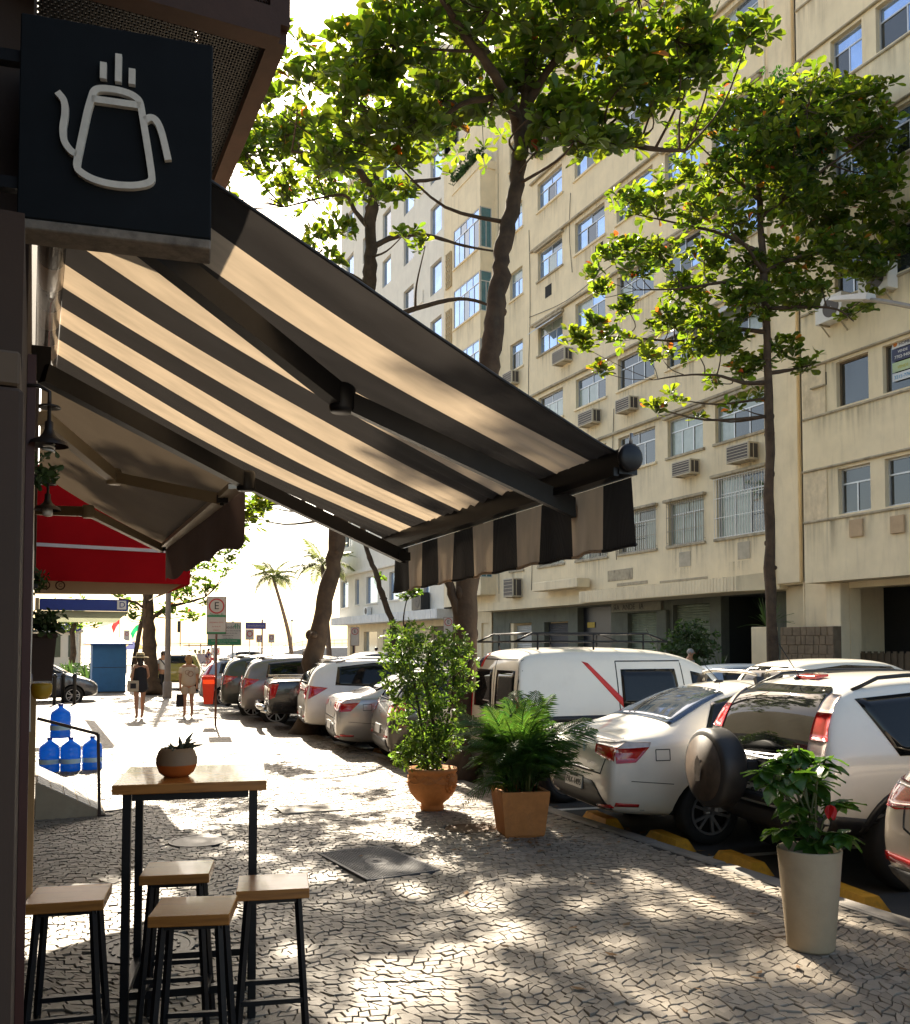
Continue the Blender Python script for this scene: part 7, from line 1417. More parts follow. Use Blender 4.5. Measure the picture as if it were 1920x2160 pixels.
# ================================================================ PEOPLE
SKIN = pmat('skin', (.42, .22, .13), .5, var=.08, scale=8)
def skin_mesh(name, V, E_, Rd, mats, lv=2, root=0, sy=None):
    me = bpy.data.meshes.new(name); me.from_pydata(V, E_, []); o = bpy.data.objects.new('tmp', me); COL.objects.link(o)
    m = o.modifiers.new('s', 'SKIN'); m.use_smooth_shade = True
    for i, r in enumerate(Rd): me.skin_vertices[0].data[i].radius = r if isinstance(r, tuple) else (r, r); me.skin_vertices[0].data[i].use_root = (i == root)
    s = o.modifiers.new('u', 'SUBSURF'); s.levels = lv; s.render_levels = lv
    e = evald(o); bpy.data.objects.remove(o); e.name = name; e.materials.clear()
    for q in (mats if isinstance(mats, list) else [mats]): e.materials.append(q)
    e.polygons.foreach_set('use_smooth', [True] * len(e.polygons)); return e
def person(label, loc, rotz, h, pose, cloth, hair, skin=SKIN, extras=None, group=None):
    """pose: joint overrides in metres for a 1.65 m figure facing +Y; built as one continuous body"""
    t = thing('person', label, 'person', loc, rotz, group); k = h / 1.65
    J = dict(pel=(0, 0, .88), waist=(0, 0, 1.03), chest=(0, .01, 1.22), sh=(0, 0, 1.34), neck=(0, .01, 1.43), head=(0, .02, 1.545), top=(0, .02, 1.61),
             hipL=(-.085, 0, .84), kneeL=(-.085, .02, .47), ankL=(-.08, -.01, .09), toeL=(-.085, .13, .03), hipR=(.085, 0, .84), kneeR=(.085, .02, .47), ankR=(.08, -.01, .09), toeR=(.085, .13, .03),
             shL=(-.16, 0, 1.345), elL=(-.20, -.01, 1.08), wrL=(-.20, .05, .85), hdL=(-.20, .07, .77), shR=(.16, 0, 1.345), elR=(.20, -.01, 1.08), wrR=(.20, .05, .85), hdR=(.20, .07, .77)); J.update(pose)
    RAD = dict(pel=.125, waist=.108, chest=.122, sh=.09, neck=.048, head=.088, top=.05, hipL=.088, kneeL=.055, ankL=.036, toeL=.03, hipR=.088, kneeR=.055, ankR=.036, toeR=.03, shL=.052, elL=.04, wrL=.028, hdL=.03, shR=.052, elR=.04, wrR=.028, hdR=.03)
    ED = [('pel', 'waist'), ('waist', 'chest'), ('chest', 'sh'), ('sh', 'neck'), ('neck', 'head'), ('head', 'top'), ('pel', 'hipL'), ('hipL', 'kneeL'), ('kneeL', 'ankL'), ('ankL', 'toeL'), ('pel', 'hipR'), ('hipR', 'kneeR'), ('kneeR', 'ankR'), ('ankR', 'toeR'), ('sh', 'shL'), ('shL', 'elL'), ('elL', 'wrL'), ('wrL', 'hdL'), ('sh', 'shR'), ('shR', 'elR'), ('elR', 'wrR'), ('wrR', 'hdR')]
    nm = list(J); V = [tuple(c * k for c in J[n]) for n in nm]; ix = {n: i for i, n in enumerate(nm)}; Rd = [(RAD[n] * k * (1.25 if n in ('pel', 'waist', 'chest') else 1), RAD[n] * k * (.85 if n in ('pel', 'waist', 'chest') else 1)) for n in nm]; E_ = [(ix[a], ix[b_]) for a, b_ in ED]
    for sd in 'LR':                                            # fingers and thumb
        hd = Vector(V[ix['hd' + sd]]); d = (hd - Vector(V[ix['wr' + sd]])).normalized(); s = d.cross(Vector((0, 1, 0))); s = s.normalized() if s.length > .1 else Vector((0, 1, 0))
        for j in range(4): q = hd + d * (.07 - .008 * abs(j - 1.2)) * k + Vector((0, 1, 0)) * ((j - 1.5) * .018 * k); V.append(tuple(q)); Rd.append((.009 * k, .009 * k)); E_.append((ix['hd' + sd], len(V) - 1))
        q = hd + d * .025 * k + Vector((0, .045 * k, 0)); V.append(tuple(q)); Rd.append((.010 * k, .010 * k)); E_.append((ix['hd' + sd], len(V) - 1))
    b = link('body', skin_mesh('body', V, E_, Rd, skin, 2), t)
    hz = Vector(J['head']) * k; f = MB(); f.ball((hz.x, hz.y + .085 * k, hz.z - .01 * k), (.014 * k, .022 * k, .02 * k), 8, 6)
    link('nose', f.mesh('nose', skin), b)
    for s in (-1, 1): link('ear', MB().ball((hz.x + s * .088 * k, hz.y, hz.z - .005 * k), (.014 * k, .022 * k, .03 * k), 8, 6).mesh('ear', skin), b); link('eye', MB().ball((hz.x + s * .03 * k, hz.y + .083 * k, hz.z + .015 * k), .009 * k, 6, 5).mesh('eye', pmat('eye_dark', (.02, .015, .01), .2)), b)
    for nme, pts, rad, mat in cloth:
        P = [Vector(J[q] if isinstance(q, str) else q) * k for q in pts]
        link(nme, skin_mesh(nme, [tuple(p) for p in P], [(i, i + 1) for i in range(len(P) - 1)], [tuple(q * k for q in r) if isinstance(r, tuple) else r * k for r in rad], mat, 2), t)
    if hair: nme, parts, mat = hair; hb = MB(); [hb.ball(tuple(c_ * k for c_ in c), tuple(r_ * k for r_ in r), 14, 10) for c, r in parts]; link(nme, hb.mesh(nme, mat), t)
    for nme, mb_, mat in extras or []: o = link(nme, mb_.mesh(nme, mat), t, scale=k)
    return t
CLB = pmat('black_cloth', (.018, .018, .022), .9, var=.2, bump=.15, bscale=30); CLT = pmat('beige_cloth', (.60, .50, .38), .9, var=.12, bump=.2, bscale=25, transl=.2); CLW = pmat('white_cloth', (.62, .62, .62), .9, var=.08); CLG = pmat('grey_cloth', (.30, .31, .32), .9, var=.1); STRAW = pmat('straw', (.5, .38, .2), .8, var=.2, scale=30, bump=.3); HAIRB = pmat('fair_hair', (.42, .24, .10), .6, var=.25, scale=30, transl=.2); HAIRD = pmat('dark_hair', (.015, .011, .009), .5, var=.2)
hatm = MB(); hatm.lathe([(.21, 1.575), (.20, 1.60), (.105, 1.61), (.10, 1.69), (.07, 1.715), (.001, 1.72)], 24, Matrix.Translation((0, .02, 0)), True, False)
hb_ = MB(); hb_.lathe([(.108, 1.612), (.106, 1.64)], 24, Matrix.Translation((0, .02, 0)), True, False)
bagm = MB(); bagm.bbox(-.34, -.06, -.20, -.14, .72, 1.0, .015); bags = MB(); bags.tube([(-.30, -.17, 1.0), (-.20, -.12, 1.30), (-.15, .0, 1.40), (-.1, .1, 1.3)], .012, 6)
bagp = MB(); bagp.bbox(-.27, -.13, -.206, -.201, .80, .93, .002)
person('woman in a straw hat and black sleeveless playsuit carrying a printed tote bag', (2.33, 22.9, 0), R(4), 1.53, dict(elR=(.21, .02, 1.1), wrR=(.16, .14, 1.02), hdR=(.12, .2, 1.05), ankL=(-.085, -.10, .11), toeL=(-.085, .03, .03), kneeL=(-.085, .0, .48), ankR=(.08, .1, .09), toeR=(.08, .23, .03), kneeR=(.085, .07, .47)),
       [('playsuit', [(0, 0, 1.39), 'chest', 'waist', 'pel', (0, 0, .66)], [(.15, .10), (.19, .14), (.175, .135), (.215, .16), (.22, .17)], CLB)],
       ('hair', [((0, .0, 1.53), (.095, .10, .10)), ((0, -.05, 1.45), (.07, .05, .10))], HAIRD), extras=[('straw_hat', hatm, STRAW), ('hat_band', hb_, CLB), ('tote_bag', bagm, pmat('tote_canvas', (.42, .36, .27), .9, var=.2)), ('bag_strap', bags, pmat('tote_canvas', (0, 0, 0))), ('bag_print', bagp, CLB)])
handb = MB(); handb.bbox(-.30, -.12, .0, .10, .28, .62, .02); handb.tube([(-.27, .05, .62), (-.24, .06, .76), (-.21, .07, .78), (-.18, .06, .76), (-.15, .05, .62)], .01, 6)
prt = MB(); prt.ring(.06, .075, .004, 20, Matrix.Translation((.02, -.155, 1.16)) @ Matrix.Rotation(R(90), 4, 'X')); prt.ring(.05, .06, .004, 20, Matrix.Translation((-.06, -.152, 1.2)) @ Matrix.Rotation(R(90), 4, 'X'))
person('fair haired woman in a loose beige shirt carrying a black bag low', (3.46, 22.95, 0), R(2), 1.52, dict(elL=(-.22, .0, 1.08), ankR=(.08, -.10, .11), toeR=(.085, .03, .03), kneeR=(.085, -.0, .48), ankL=(-.08, .08, .09), toeL=(-.085, .21, .03), kneeL=(-.085, .06, .47), elR=(.24, .02, 1.08), wrR=(.25, .10, .88), hdR=(.25, .12, .80)),
       [('shirt', [(0, 0, 1.37), (0, 0, 1.22), (0, 0, 1.0), (0, 0, .80)], [(.17, .12), (.205, .15), (.21, .165), (.225, .175)], CLT), ('sleeve', ['shL', (-.2, 0, 1.14)], [(.085, .085), (.095, .09)], CLT), ('sleeve', ['shR', (.21, 0, 1.14)], [(.085, .085), (.095, .09)], CLT), ('shorts_leg', [(-.09, 0, .86), (-.092, .01, .60)], [(.105, .105), (.11, .11)], CLT), ('shorts_leg', [(.09, 0, .86), (.092, -.01, .60)], [(.105, .105), (.11, .11)], CLT)],
       ('hair', [((0, .005, 1.555), (.10, .105, .10)), ((0, -.05, 1.50), (.085, .06, .10)), ((0, -.02, 1.64), (.05, .05, .04))], HAIRB), extras=[('handbag', handb, CLB), ('shirt_print', prt, pmat('faded_print', (.25, .12, .08), .9))])
def strap(): m = MB(); m.tube([(.12, .11, 1.35), (.0, .15, 1.2), (-.15, .12, .98)], .02, 6); m.bbox(-.26, -.14, -.02, .12, .82, 1.0, .02); return m
person('person in a white t-shirt and black trousers standing by the lamp post', (4.25, 34.0, 0), R(170), 1.56, {}, [('t_shirt', ['sh', 'chest', 'waist', (0, 0, .92)], [(.14, .11), (.175, .13), (.165, .125), (.17, .13)], CLW), ('sleeve', ['shL', (-.19, 0, 1.16)], [(.08, .08), (.08, .08)], CLW), ('sleeve', ['shR', (.19, 0, 1.16)], [(.08, .08), (.08, .08)], CLW), ('trouser_leg', ['hipL', 'kneeL', (-.08, 0, .12)], [(.11, .11), (.085, .085), (.075, .075)], CLB), ('trouser_leg', ['hipR', 'kneeR', (.08, 0, .12)], [(.11, .11), (.085, .085), (.075, .075)], CLB)],
       ('hair', [((0, .0, 1.56), (.11, .105, .11)), ((0, -.04, 1.48), (.11, .06, .1))], HAIRD), extras=[('shoulder_bag', strap(), CLB)])
person('person in a grey shirt on the far pavement before the round shrub', (16.6, 20.3, 0), R(-150), 1.68, dict(elL=(-.24, .08, 1.1), wrL=(-.14, .22, 1.05), hdL=(-.08, .26, 1.06), head=(0, .06, 1.53), top=(0, .07, 1.59)), [('shirt', ['sh', 'chest', 'waist', (0, 0, .88)], [(.15, .12), (.19, .15), (.18, .14), (.18, .14)], CLG), ('sleeve', ['shL', (-.2, 0, 1.16)], [(.085, .085), (.085, .085)], CLG), ('sleeve', ['shR', (.19, 0, 1.16)], [(.085, .085), (.085, .085)], CLG), ('trouser_leg', ['hipL', 'kneeL', (-.08, 0, .12)], [(.11, .11), (.085, .085), (.075, .075)], CLB), ('trouser_leg', ['hipR', 'kneeR', (.08, 0, .12)], [(.11, .11), (.085, .085), (.075, .075)], CLB)], ('hair', [((0, .03, 1.55), (.095, .10, .095))], pmat('grey_hair', (.3, .3, .3), .6)))
for i, (x, y) in enumerate(((17.2, 47.5), (17.3, 45.2))): person(('person in a dark red top walking on the far pavement, left of a pair', 'person in a dark red top walking on the far pavement, right of a pair')[i], (x, y, 0), R((20, 200)[i]), 1.66, {}, [('top', ['sh', 'chest', 'waist', (0, 0, .9)], [(.14, .11), (.175, .13), (.165, .125), (.17, .13)], pmat('maroon_cloth', (.2, .03, .03), .9)), ('trouser_leg', ['hipL', 'kneeL', (-.08, 0, .12)], [(.11, .11), (.085, .085), (.075, .075)], CLB), ('trouser_leg', ['hipR', 'kneeR', (.08, 0, .12)], [(.11, .11), (.085, .085), (.075, .075)], CLB)], ('hair', [((0, .0, 1.56), (.10, .105, .10))], HAIRD))
# cyclist and bicycle on the avenue
bt = thing('bicycle', 'red rental bicycle being ridden along the avenue', 'bicycle', (11.6, 68, ZR), R(-65)); bm_ = MB()
for x in (-.5, .52): m = MB(); m.tube([(x + math.cos(a) * .33, 0, .34 + math.sin(a) * .33) for a in [i * math.pi / 12 for i in range(25)]], .022, 6, False); [m.bar((x, 0, .34), (x + math.cos(a) * .32, 0, .34 + math.sin(a) * .32), .006) for a in [i * math.pi / 5 for i in range(10)]]; part('wheel', m, TYRE, bt)
part('frame', MB().tube([(-.5, 0, .34), (-.05, 0, .32), (.42, 0, .78)], .028, 6).tube([(-.05, 0, .32), (-.18, 0, .85)], .022, 6).tube([(-.5, 0, .34), (-.15, 0, .72), (.40, 0, .74)], .016, 6).tube([(.52, 0, .34), (.40, 0, .9)], .022, 6), RED, bt); part('handlebar', MB().tube([(.40, 0, .9), (.38, 0, 1.03), (.35, -.28, 1.05)], .015, 6).tube([(.38, 0, 1.03), (.35, .28, 1.05)], .015, 6), BLACK, bt); part('saddle', MB().bbox(-.3, -.06, -.07, .07, .86, .91, .02), BLACKPL, bt); part('basket', MB().bbox(.5, .75, -.15, .15, .78, 1.0, .02), RED, bt)
person('cyclist in a dark blue top riding the red bicycle', (11.6, 68, ZR + .05), R(-155), 1.62, dict(pel=(0, -.14, .92), waist=(0, -.10, 1.06), chest=(0, .0, 1.22), sh=(0, .04, 1.34), neck=(0, .07, 1.43), head=(0, .1, 1.54), top=(0, .11, 1.6), hipL=(-.085, -.14, .9), hipR=(.085, -.14, .9), kneeL=(-.1, .22, .72), ankL=(-.1, .02, .38), toeL=(-.1, .12, .33), kneeR=(.1, .18, .56), ankR=(.1, .0, .2), toeR=(.1, .11, .16), shL=(-.16, .04, 1.34), elL=(-.22, .2, 1.16), wrL=(-.26, .36, 1.05), hdL=(-.26, .41, 1.04), shR=(.16, .04, 1.34), elR=(.22, .2, 1.16), wrR=(.26, .36, 1.05), hdR=(.26, .41, 1.04)), [('top', ['sh', 'chest', 'waist', 'pel'], [(.14, .11), (.17, .13), (.16, .12), (.16, .13)], pmat('navy_cloth', (.05, .045, .12), .9))], ('hair', [((0, .09, 1.555), (.10, .105, .10))], HAIRD))
# ================================================================ STREET FURNITURE
POLE = pmat('rusty_pole', (.16, .075, .05), .6, .3, var=.25, scale=6); SIGNW = pmat('sign_face', (.52, .47, .43), .6, var=.08); SRED = pmat('sign_red', (.45, .03, .03), .5); SGRN = pmat('sign_green', (.02, .20, .08), .5); SBLK = pmat('sign_letter_black', (.02, .02, .02), .5)
def e_sign(label, loc, h, w_, ph, panel=True, slash=False, rz=0., pole=POLE, green=False, grp='parking signs with a red ring'):
    t = thing('parking_sign', label, 'sign', loc, rz, grp); r = w_ * .40
    part('pole', MB().tube([(0, .025, 0), (0, .025, h + ph * .95)], .024, 8), pole, t)
    part('plate', MB().bbox(-w_ / 2, w_ / 2, -.008, 0, h, h + ph, .006), SIGNW, t)
    part('plate_border', MB().box(-w_ / 2, w_ / 2, -.010, -.0085, h, h + .012).box(-w_ / 2, w_ / 2, -.010, -.0085, h + ph - .012, h + ph).box(-w_ / 2, -w_ / 2 + .012, -.010, -.0085, h + .012, h + ph - .012).box(w_ / 2 - .012, w_ / 2, -.010, -.0085, h + .012, h + ph - .012), pmat('sign_maroon_edge', (.12, .03, .025), .6), t)
    zc = h + ph - w_ * .5; Mx = Matrix.Translation((0, -.009, zc)) @ Matrix.Rotation(R(90), 4, 'X')
    part('red_ring', MB().ring(r * .82, r, .004, 30, Mx), SRED, t); text('E', r * 1.35, SBLK, t, (0, -.011, zc), (1, 0, 0))
    if slash: part('slash', MB().bar((-r * .62, -.014, zc + r * .62), (r * .62, -.014, zc - r * .62), r * .16, .003), SRED, t)
    if green:
        for z0, z1 in ((.355, .395), (.0, .035)): part('green_band', MB().box(-w_ / 2 + .012, w_ / 2 - .012, -.0112, -.0095, h + z0 * ph / .8 + .012, h + z1 * ph / .8 + .012), SGRN, t)
        text('Periodo 4h', .065, SGRN, t, (0, -.010, h + .44), (1, 0, 0)); text('SEGUNDA A SEXTA', .034, SRED, t, (0, -.010, h + .26), (1, 0, 0)); text('das 7h às 19h', .034, SRED, t, (0, -.010, h + .17), (1, 0, 0)); text('SÁBADO', .034, SRED, t, (0, -.010, h + .09), (1, 0, 0))
    return t
e_sign('tall parking sign with green bands and a red bin on its pole', (3.65, 20.36, 0), 2.0, .42, .83, rz=R(-12), green=True)
t = thing('litter_bin', 'bright orange red litter bin hung on the parking sign pole', 'bin', (3.49, 20.33, 0), R(-12)); v = []
m = MB()
for z, a, b_ in ((.48, .095, .085), (.95, .13, .12), (1.04, .13, .12)): v += [(-a, -b_, z), (a, -b_, z), (a, b_, z), (-a, b_, z)]
m.add(v, [(3, 2, 1, 0)] + [(4 * k + i, 4 * k + (i + 1) % 4, 4 * k + 4 + (i + 1) % 4, 4 * k + 4 + i) for k in range(2) for i in range(4)], None, False); BIN = pmat('orange_bin', (.68, .05, .008), .45, var=.08, transl=.25); part('bin_body', m, BIN, t); part('bin_rim', MB().box(-.14, .14, -.13, -.11, 1.02, 1.08).box(-.14, .14, .11, .13, 1.02, 1.10).box(-.14, -.12, -.11, .11, 1.02, 1.08).box(.12, .14, -.11, .11, 1.02, 1.08), BIN, t); part('bracket', MB().box(.13, .165, -.03, .03, .8, .9), BLACK, t)
e_sign('parking sign whose E is crossed by a red slash before the white block', (12.3, 36.6, -.1), 1.85, .36, .78, slash=True, rz=R(-15)); e_sign('parking sign with plain E beside the small sapling', (12.6, 33.5, -.1), 1.88, .34, .60, rz=R(-15)); e_sign('parking sign mostly hidden by the big dark trunk', (13.9, 30.6, -.1), 2.28, .36, .62, rz=R(-15))
t = thing('no_parking_plate', 'small white no parking plate with slashed E on the dark passage gate', 'sign', (20.6, 21.75, 1.72), R(-90)); part('plate', MB().bbox(-.2, .2, -.01, 0, 0, .42, .004), pmat('bright_sign_face', (.7, .68, .64), .6), t); part('red_ring', MB().ring(.14, .175, .004, 24, Matrix.Translation((0, -.011, .22)) @ Matrix.Rotation(R(90), 4, 'X')), SRED, t); text('E', .26, SBLK, t, (0, -.013, .22), (1, 0, 0)); part('slash', MB().bar((-.11, -.016, .33), (.11, -.016, .11), .03, .003), SRED, t)
part('gate_leaf', MB().box(.0, .02, -.02, 0, -1.7, 0), DARKIN, t)
t = thing('information_board', 'wide white and green parking information board reading 4h on two posts', 'sign', (5.26, 28, 0), R(-8)); part('board', MB().bbox(-.5, .5, -.02, 0, 1.76, 2.47, .008), SIGNW, t); part('green_band', MB().box(-.49, .49, -.024, -.021, 1.77, 1.95), SGRN, t); text('4h', .22, SGRN, t, (.36, -.023, 2.33), (1, 0, 0)); text('Período', .13, SBLK, t, (.08, -.023, 2.31), (1, 0, 0))
for i, s_ in enumerate(('SEGUNDA A SEXTA DAS 7H ÀS 19H', 'SÁBADO DAS 7H ÀS 13H', 'PERMITIDO 4H', 'VAGA CERTA')): text(s_, .05, SBLK, t, (.1, -.023, 2.2 - .075 * i), (1, 0, 0))
text('MANTENHA O TALÃO NO PAINEL', .05, SIGNW, t, (0, -.026, 1.89), (1, 0, 0)); text('CENTRAL 1746', .05, SIGNW, t, (0, -.026, 1.82), (1, 0, 0))
for x in (-.28, .25): part('post', MB().tube([(x, .03, -.0), (x, .03, 2.5)], .025, 8), GREYM, t)
t = thing('street_name_sign', 'purple street name sign on a dark post near the palms', 'sign', (10.3, 45, -.1)); part('post', MB().tube([(0, 0, 0), (0, 0, 3.15)], .04, 8), pmat('purple_post', (.08, .05, .12), .5), t); part('name_plate', MB().bbox(-.84, .18, -.06, -.03, 2.67, 3.0, .01), pmat('purple_plate', (.10, .09, .30), .5), t); text('AV ATLÂNTICA', .12, SIGNW, t, (-.33, -.064, 2.83), (1, 0, 0))
def small_sign(label, x, y, z0, z1, w_, red=True):
    t = thing('street_sign', label, 'sign', (x, y, -.1), 0, 'small signs by the avenue'); part('post', MB().tube([(0, .03, 0), (0, .03, z1 + .1)], .025, 6), GREYM, t); part('plate', MB().bbox(-w_ / 2, w_ / 2, -.01, 0, z0 + .1, z1 + .1, .006), SIGNW, t)
    part('ring', MB().ring(w_ * .26, w_ * .36, .004, 20, Matrix.Translation((0, -.011, z1 - w_ * .32)) @ Matrix.Rotation(R(90), 4, 'X')), SRED, t)
small_sign('white sign with a red ring under the purple street name sign', 10.76, 50, 2.07, 2.65, .46); small_sign('small white sign right of the dark purple post', 12.4, 55, 1.95, 2.4, .34); small_sign('pinkish white sign left of the palm trunk', 14.35, 60, 1.95, 2.52, .40); small_sign('low red and white sign at the avenue edge', 12.9, 72, 1.0, 1.6, .6)
# lamp posts
t = thing('lamp_post', 'tall grey lamp post beside the grey trunked tree', 'lamp post', (4.12, 31.9, 0)); part('pole', MB().tube([(0, 0, 0), (0, 0, .9), (-.02, 0, 9)], [.115, .10, .07], 12), pmat('lamp_post_grey', (.20, .17, .15), .7, var=.2), t); part('base', MB().lathe([(.15, 0), (.15, .5), (.11, .55)], 14, None, True, False), pmat('lamp_post_grey', (0, 0, 0)), t)
part('arm', MB().tube([(0, 0, 8.9), (1.2, 0, 9.5), (2.2, 0, 9.6)], .04, 8), GREYM, t); part('lamp_head', MB().bbox(1.9, 2.6, -.12, .12, 9.53, 9.66, .03), GREYM, t)
t = thing('street_lamp', 'grey street lamp head on a curved arm coming in from the right edge', 'street lamp', (13.0, 8.9, -.1)); ARM = pmat('lamp_arm', (.22, .2, .17), .5, .3)
part('pole', MB().tube([(0, 0, 0), (0, 0, 6.6)], [.09, .06], 10), ARM, t); part('arm', MB().tube(smooth_poly([(0, 0, 6.6), (0, .75, 7.1), (0, 1.4, 7.46), (0, 2.0, 7.76), (0, 2.25, 7.84)], 4), .04, 8), ARM, t); part('lamp_head', MB().add([(-.14, 2.1, 7.80), (.14, 2.1, 7.80), (.10, 2.95, 8.08), (-.10, 2.95, 8.08), (-.10, 2.1, 7.92), (.10, 2.1, 7.92), (.07, 2.9, 8.14), (-.07, 2.9, 8.14)], [(3, 2, 1, 0), (4, 5, 6, 7), (0, 1, 5, 4), (1, 2, 6, 5), (2, 3, 7, 6), (3, 0, 4, 7)]), pmat('lamp_head_grey', (.48, .46, .42), .5), t)
# blue kiosk
t = thing('newspaper_kiosk', 'closed bright blue kiosk with a pitched blue canvas roof', 'kiosk', (2.6, 36.3, 0)); KB = pmat('kiosk_blue', (.012, .095, .27), .55, var=.12, dirt=.35, dirtcol=(.01, .05, .14)); part('body', MB().bbox(-.6, .58, 0, 1.3, .04, 1.86, .01), KB, t); part('roof', MB().add([(-.86, -.25, 1.83), (.80, -.25, 1.83), (.80, 1.55, 1.83), (-.86, 1.55, 1.83), (-.02, .65, 2.24), (-.86, -.25, 1.79), (.8, -.25, 1.79), (.8, 1.55, 1.79), (-.86, 1.55, 1.79)], [(0, 1, 4), (1, 2, 4), (2, 3, 4), (3, 0, 4), (0, 5, 6, 1), (1, 6, 7, 2), (2, 7, 8, 3), (3, 8, 5, 0), (8, 7, 6, 5)]), pmat('kiosk_roof', (.02, .09, .36), .6, var=.1, transl=.2), t)
part('door_seam', MB().box(-.58, .56, -.008, 0, .93, .945), BLACKPL, t); part('base', MB().box(-.64, .62, -.03, 1.33, 0, .04), BLACKPL, t)
t = thing('beach_umbrella', 'yellow and blue folded parasol beside the blue kiosk', 'umbrella', (4.2, 44, 0)); part('pole', MB().tube([(0, 0, 0), (0, 0, 1.95)], .02, 6), GREYM, t)
for k in range(8): a, c = k * math.pi / 4, (k + 1) * math.pi / 4; part('panel', MB().add([(0, 0, 1.98), (.75 * math.cos(a), .75 * math.sin(a), 1.6), (.75 * math.cos(c), .75 * math.sin(c), 1.6), (0, 0, 1.955), (.75 * math.cos(a), .75 * math.sin(a), 1.58), (.75 * math.cos(c), .75 * math.sin(c), 1.58)], [(0, 1, 2), (5, 4, 3), (1, 4, 5, 2)]), pmat(('yellow_parasol', 'blue_parasol')[k % 2], ((.6, .4, .03), (.03, .06, .4))[k % 2], .8, transl=.3), t)
# white house with the oval blue sign, fence and flags
t = thing('house', 'white two storey house with an oval blue sign at the avenue corner', 'building', (1.55, 52, 0)); wm = MB(); wm.box(-2.5, .75, 0, 5, 0, 2.45); wm.box(-2.5, .85, -.1, 5, 2.45, 2.6); part('wall', wm, WALLW, t); part('sign_board', MB().prism([(math.cos(a) * .78 , math.sin(a) * .27) for a in [i * math.pi / 12 for i in range(24)]], .06, Matrix.Translation((.05, -.12, 2.72)) @ Matrix.Rotation(R(90), 4, 'X')), pmat('navy_sign', (.015, .03, .2), .5), t)
for i, s_ in enumerate(('RESTAURANTE', 'FRUTOS DO MAR')): text(s_, .13, WHITEP, t, (.05, -.185, 2.78 - .16 * i), (1, 0, 0))
for x in (-.4, .28): part('window', MB().box(x - .15, x + .15, -.03, -.001, 1.15, 2.3), pmat('olive_window', (.06, .08, .05), .3), t)
for x in (.62,): part('column', MB().lathe([(.07, 0), (.06, .1), (.055, 2.3), (.08, 2.4)], 12, Matrix.Translation((x, -.1, 0))), WALLW, t)
t = thing('hedge_planter', 'low concrete planter with dark hedge before the white house', 'planter', (1.3, 42, 0)); part('trough', MB().bbox(-1.6, 1.3, 0, .7, 0, .45, .02), WALLW, t); rng = np.random.default_rng(3); C = np.stack([rng.uniform(-1.6, 1.3, 160), rng.uniform(0, .7, 160), rng.uniform(.4, .95, 160)], 1); O, Fm, S = rosettes(C, rng.normal(0, .5, (160, 3)) + [0, 0, .7], 6, .14, rng); o = link('foliage', leaves_mesh('foliage', O, Fm, S, [DKLEAF]), t); o['kind'] = 'stuff'
for i, (x, y) in enumerate(((.6, 29.5), (1.15, 29.6), (.85, 30.2))): solo('bollard', MB().lathe([(.05, 0), (.05, .78), (.07, .80), (.07, .86), (.03, .92), (.001, .93)], 12), BLACK, ('black iron bollard before the dark silver car, left', 'black iron bollard before the dark silver car, right', 'black iron bollard before the dark silver car, middle and set back')[i], 'bollard', 'bollards by the dark silver car', (x, y, 0))
for i, (x, y, z, c, lb) in enumerate(((6.2, 78, 3.9, (.5, .04, .04), 'red and white flag drooping on a pole by the beach'), (7.85, 80, 3.4, (.02, .3, .12), 'green flag drooping on a pole by the beach'))):
    t = thing('flag', lb, 'flag', (x, y, -.1)); part('pole', MB().tube([(.1, 0, 0), (.1, 0, z + .3)], .025, 6), GREYM, t); part('cloth', MB().grid(lambda u, v: (.1 - .62 * u * (1 - .3 * v), .05 * math.sin(u * 9 + v * 3), z + .2 - .5 * v - .75 * u * u), 10, 8), pmat('flag_%d' % i, c, .8, transl=.5), t); 
    if i == 0: part('lower_stripe', MB().grid(lambda u, v: (.1 - .55 * u, .05 * math.sin(u * 9 + 1.5) - .004, z - .32 - .4 * v - .7 * u * u), 10, 6), pmat('flag_white', (.6, .55, .55), .8, transl=.5), t)
t = thing('banner_sign', 'pink and white banner sign on a post beside the red flag', 'sign', (5.8, 66, -.1)); part('post', MB().tube([(0, 0, 0), (0, 0, 2.2)], .03, 6), GREYM, t); part('plate', MB().bbox(-.18, .18, -.02, 0, 2.2, 2.9, .01), SIGNW, t); part('ring', MB().ring(.08, .12, .004, 18, Matrix.Translation((0, -.021, 2.65)) @ Matrix.Rotation(R(90), 4, 'X')), SRED, t)
# beach kiosk, ramp and railings far off
HZW = pmat('far_white', (.55, .53, .52), .8, var=.08)
t = thing('beach_kiosk', 'white beach kiosk with a flat roof across the avenue', 'kiosk', (14.8, 91, 0)); part('counter', MB().bbox(-1.0, 1.1, 0, 2.5, 0, .95, .02).bbox(-1.2, 1.1, -.4, 3, 1.68, 1.8, .02), pmat('kiosk_pinkish', (.42, .34, .34), .8), t); part('roof', MB().bbox(-2.3, 1.3, -1, 3.5, 1.93, 1.99, .01), HZW, t)
for x in (-1.1, 0, 1.05): part('column', MB().box(x - .05, x + .05, -.2, -.1, .95, 1.93), HZW, t)
for k in range(5): part('bottle_shelf', MB().bbox(-.9 + .4 * k, -.65 + .4 * k, .6, .8, 1.0, 1.3 + .1 * (k % 2), .01), pmat('shelf_goods', (.5, .4, .2), .7, rand=.3), t)
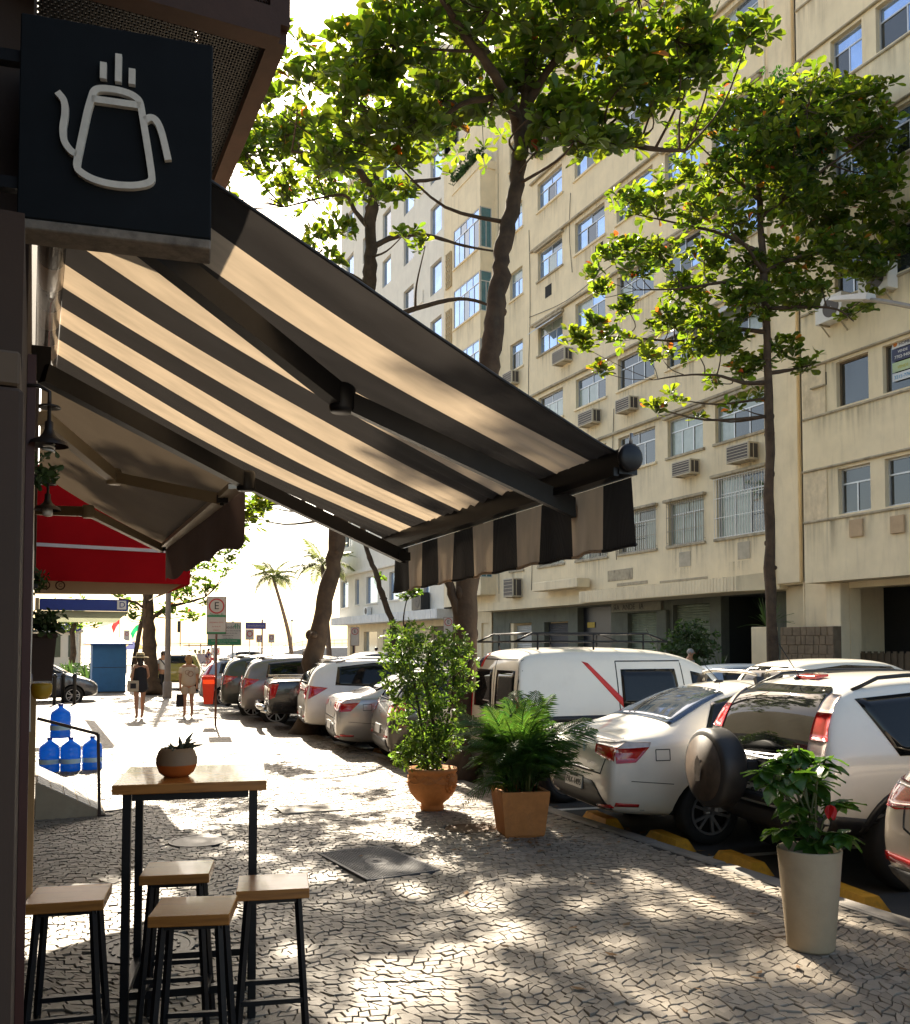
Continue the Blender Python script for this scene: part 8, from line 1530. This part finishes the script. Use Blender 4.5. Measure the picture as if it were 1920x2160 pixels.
t = thing('beach_ramp', 'grey sloping ramp wall with metal railings by the beach', 'wall', (23, 91, 0)); part('wall', MB().add([(-3.2, 0, 0), (8, 0, 0), (8, 0, 1.6), (2.2, 0, 1.45), (-.5, 0, .85), (-3.2, 0, .55), (-3.2, .4, 0), (8, .4, 0), (8, .4, 1.6), (2.2, .4, 1.45), (-.5, .4, .85), (-3.2, .4, .55)], [(0, 1, 2, 3, 4, 5), (11, 10, 9, 8, 7, 6), (5, 4, 10, 11), (4, 3, 9, 10), (3, 2, 8, 9), (0, 5, 11, 6)]), pmat('ramp_grey', (.35, .34, .34), .8), t)
rl = MB(); P = [(-3.2, .2, .55), (-.5, .2, .85), (2.2, .2, 1.45), (8, .2, 1.6)]
for dz in (.45, .8): rl.tube([(a, b_, c + dz) for a, b_, c in P], .03, 5)
for i in range(14):
    x = -3.1 + i * .85; j = 0 if x < -.5 else (1 if x < 2.2 else 2); a, b_ = P[j], P[j + 1]; z = a[2] + (b_[2] - a[2]) * (x - a[0]) / (b_[0] - a[0]); rl.tube([(x, .2, z), (x, .2, z + .82)], .025, 5)
part('railing', rl, GREYM, t)
t = thing('railing', 'long pale metal railing along the beach promenade', 'railing', (6, 93.5, 0)); rl = MB()
for z in (.5, .95): rl.bar((-6, 0, z), (13.5, 0, z), .05)
part('rails', rl, GREYM, t)
for i in range(14): part('post', MB().box(-6 + i * 1.5 - .03, -6 + i * 1.5 + .03, -.03, .03, 0, .97), GREYM, t)
solo('beach_lamp', MB().tube([(0, 0, 0), (0, 0, 4.2)], .05, 6).ball((0, 0, 4.3), .14, 8, 6), GREYM, 'thin far lamp post with a small globe beyond the palm trunk', 'lamp post', None, (23.6, 90, 0))
t = thing('round_sign', 'dark narrow traffic light on a thin post seen left of the parking signs', 'traffic light', (11.05, 78, -.1)); part('post', MB().tube([(0, 0, 0), (0, 0, 3.9)], .04, 6), BLACK, t); part('signal_head', MB().bbox(-.24, 0, -.15, .15, 2.95, 3.9, .04), BLACKPL, t)
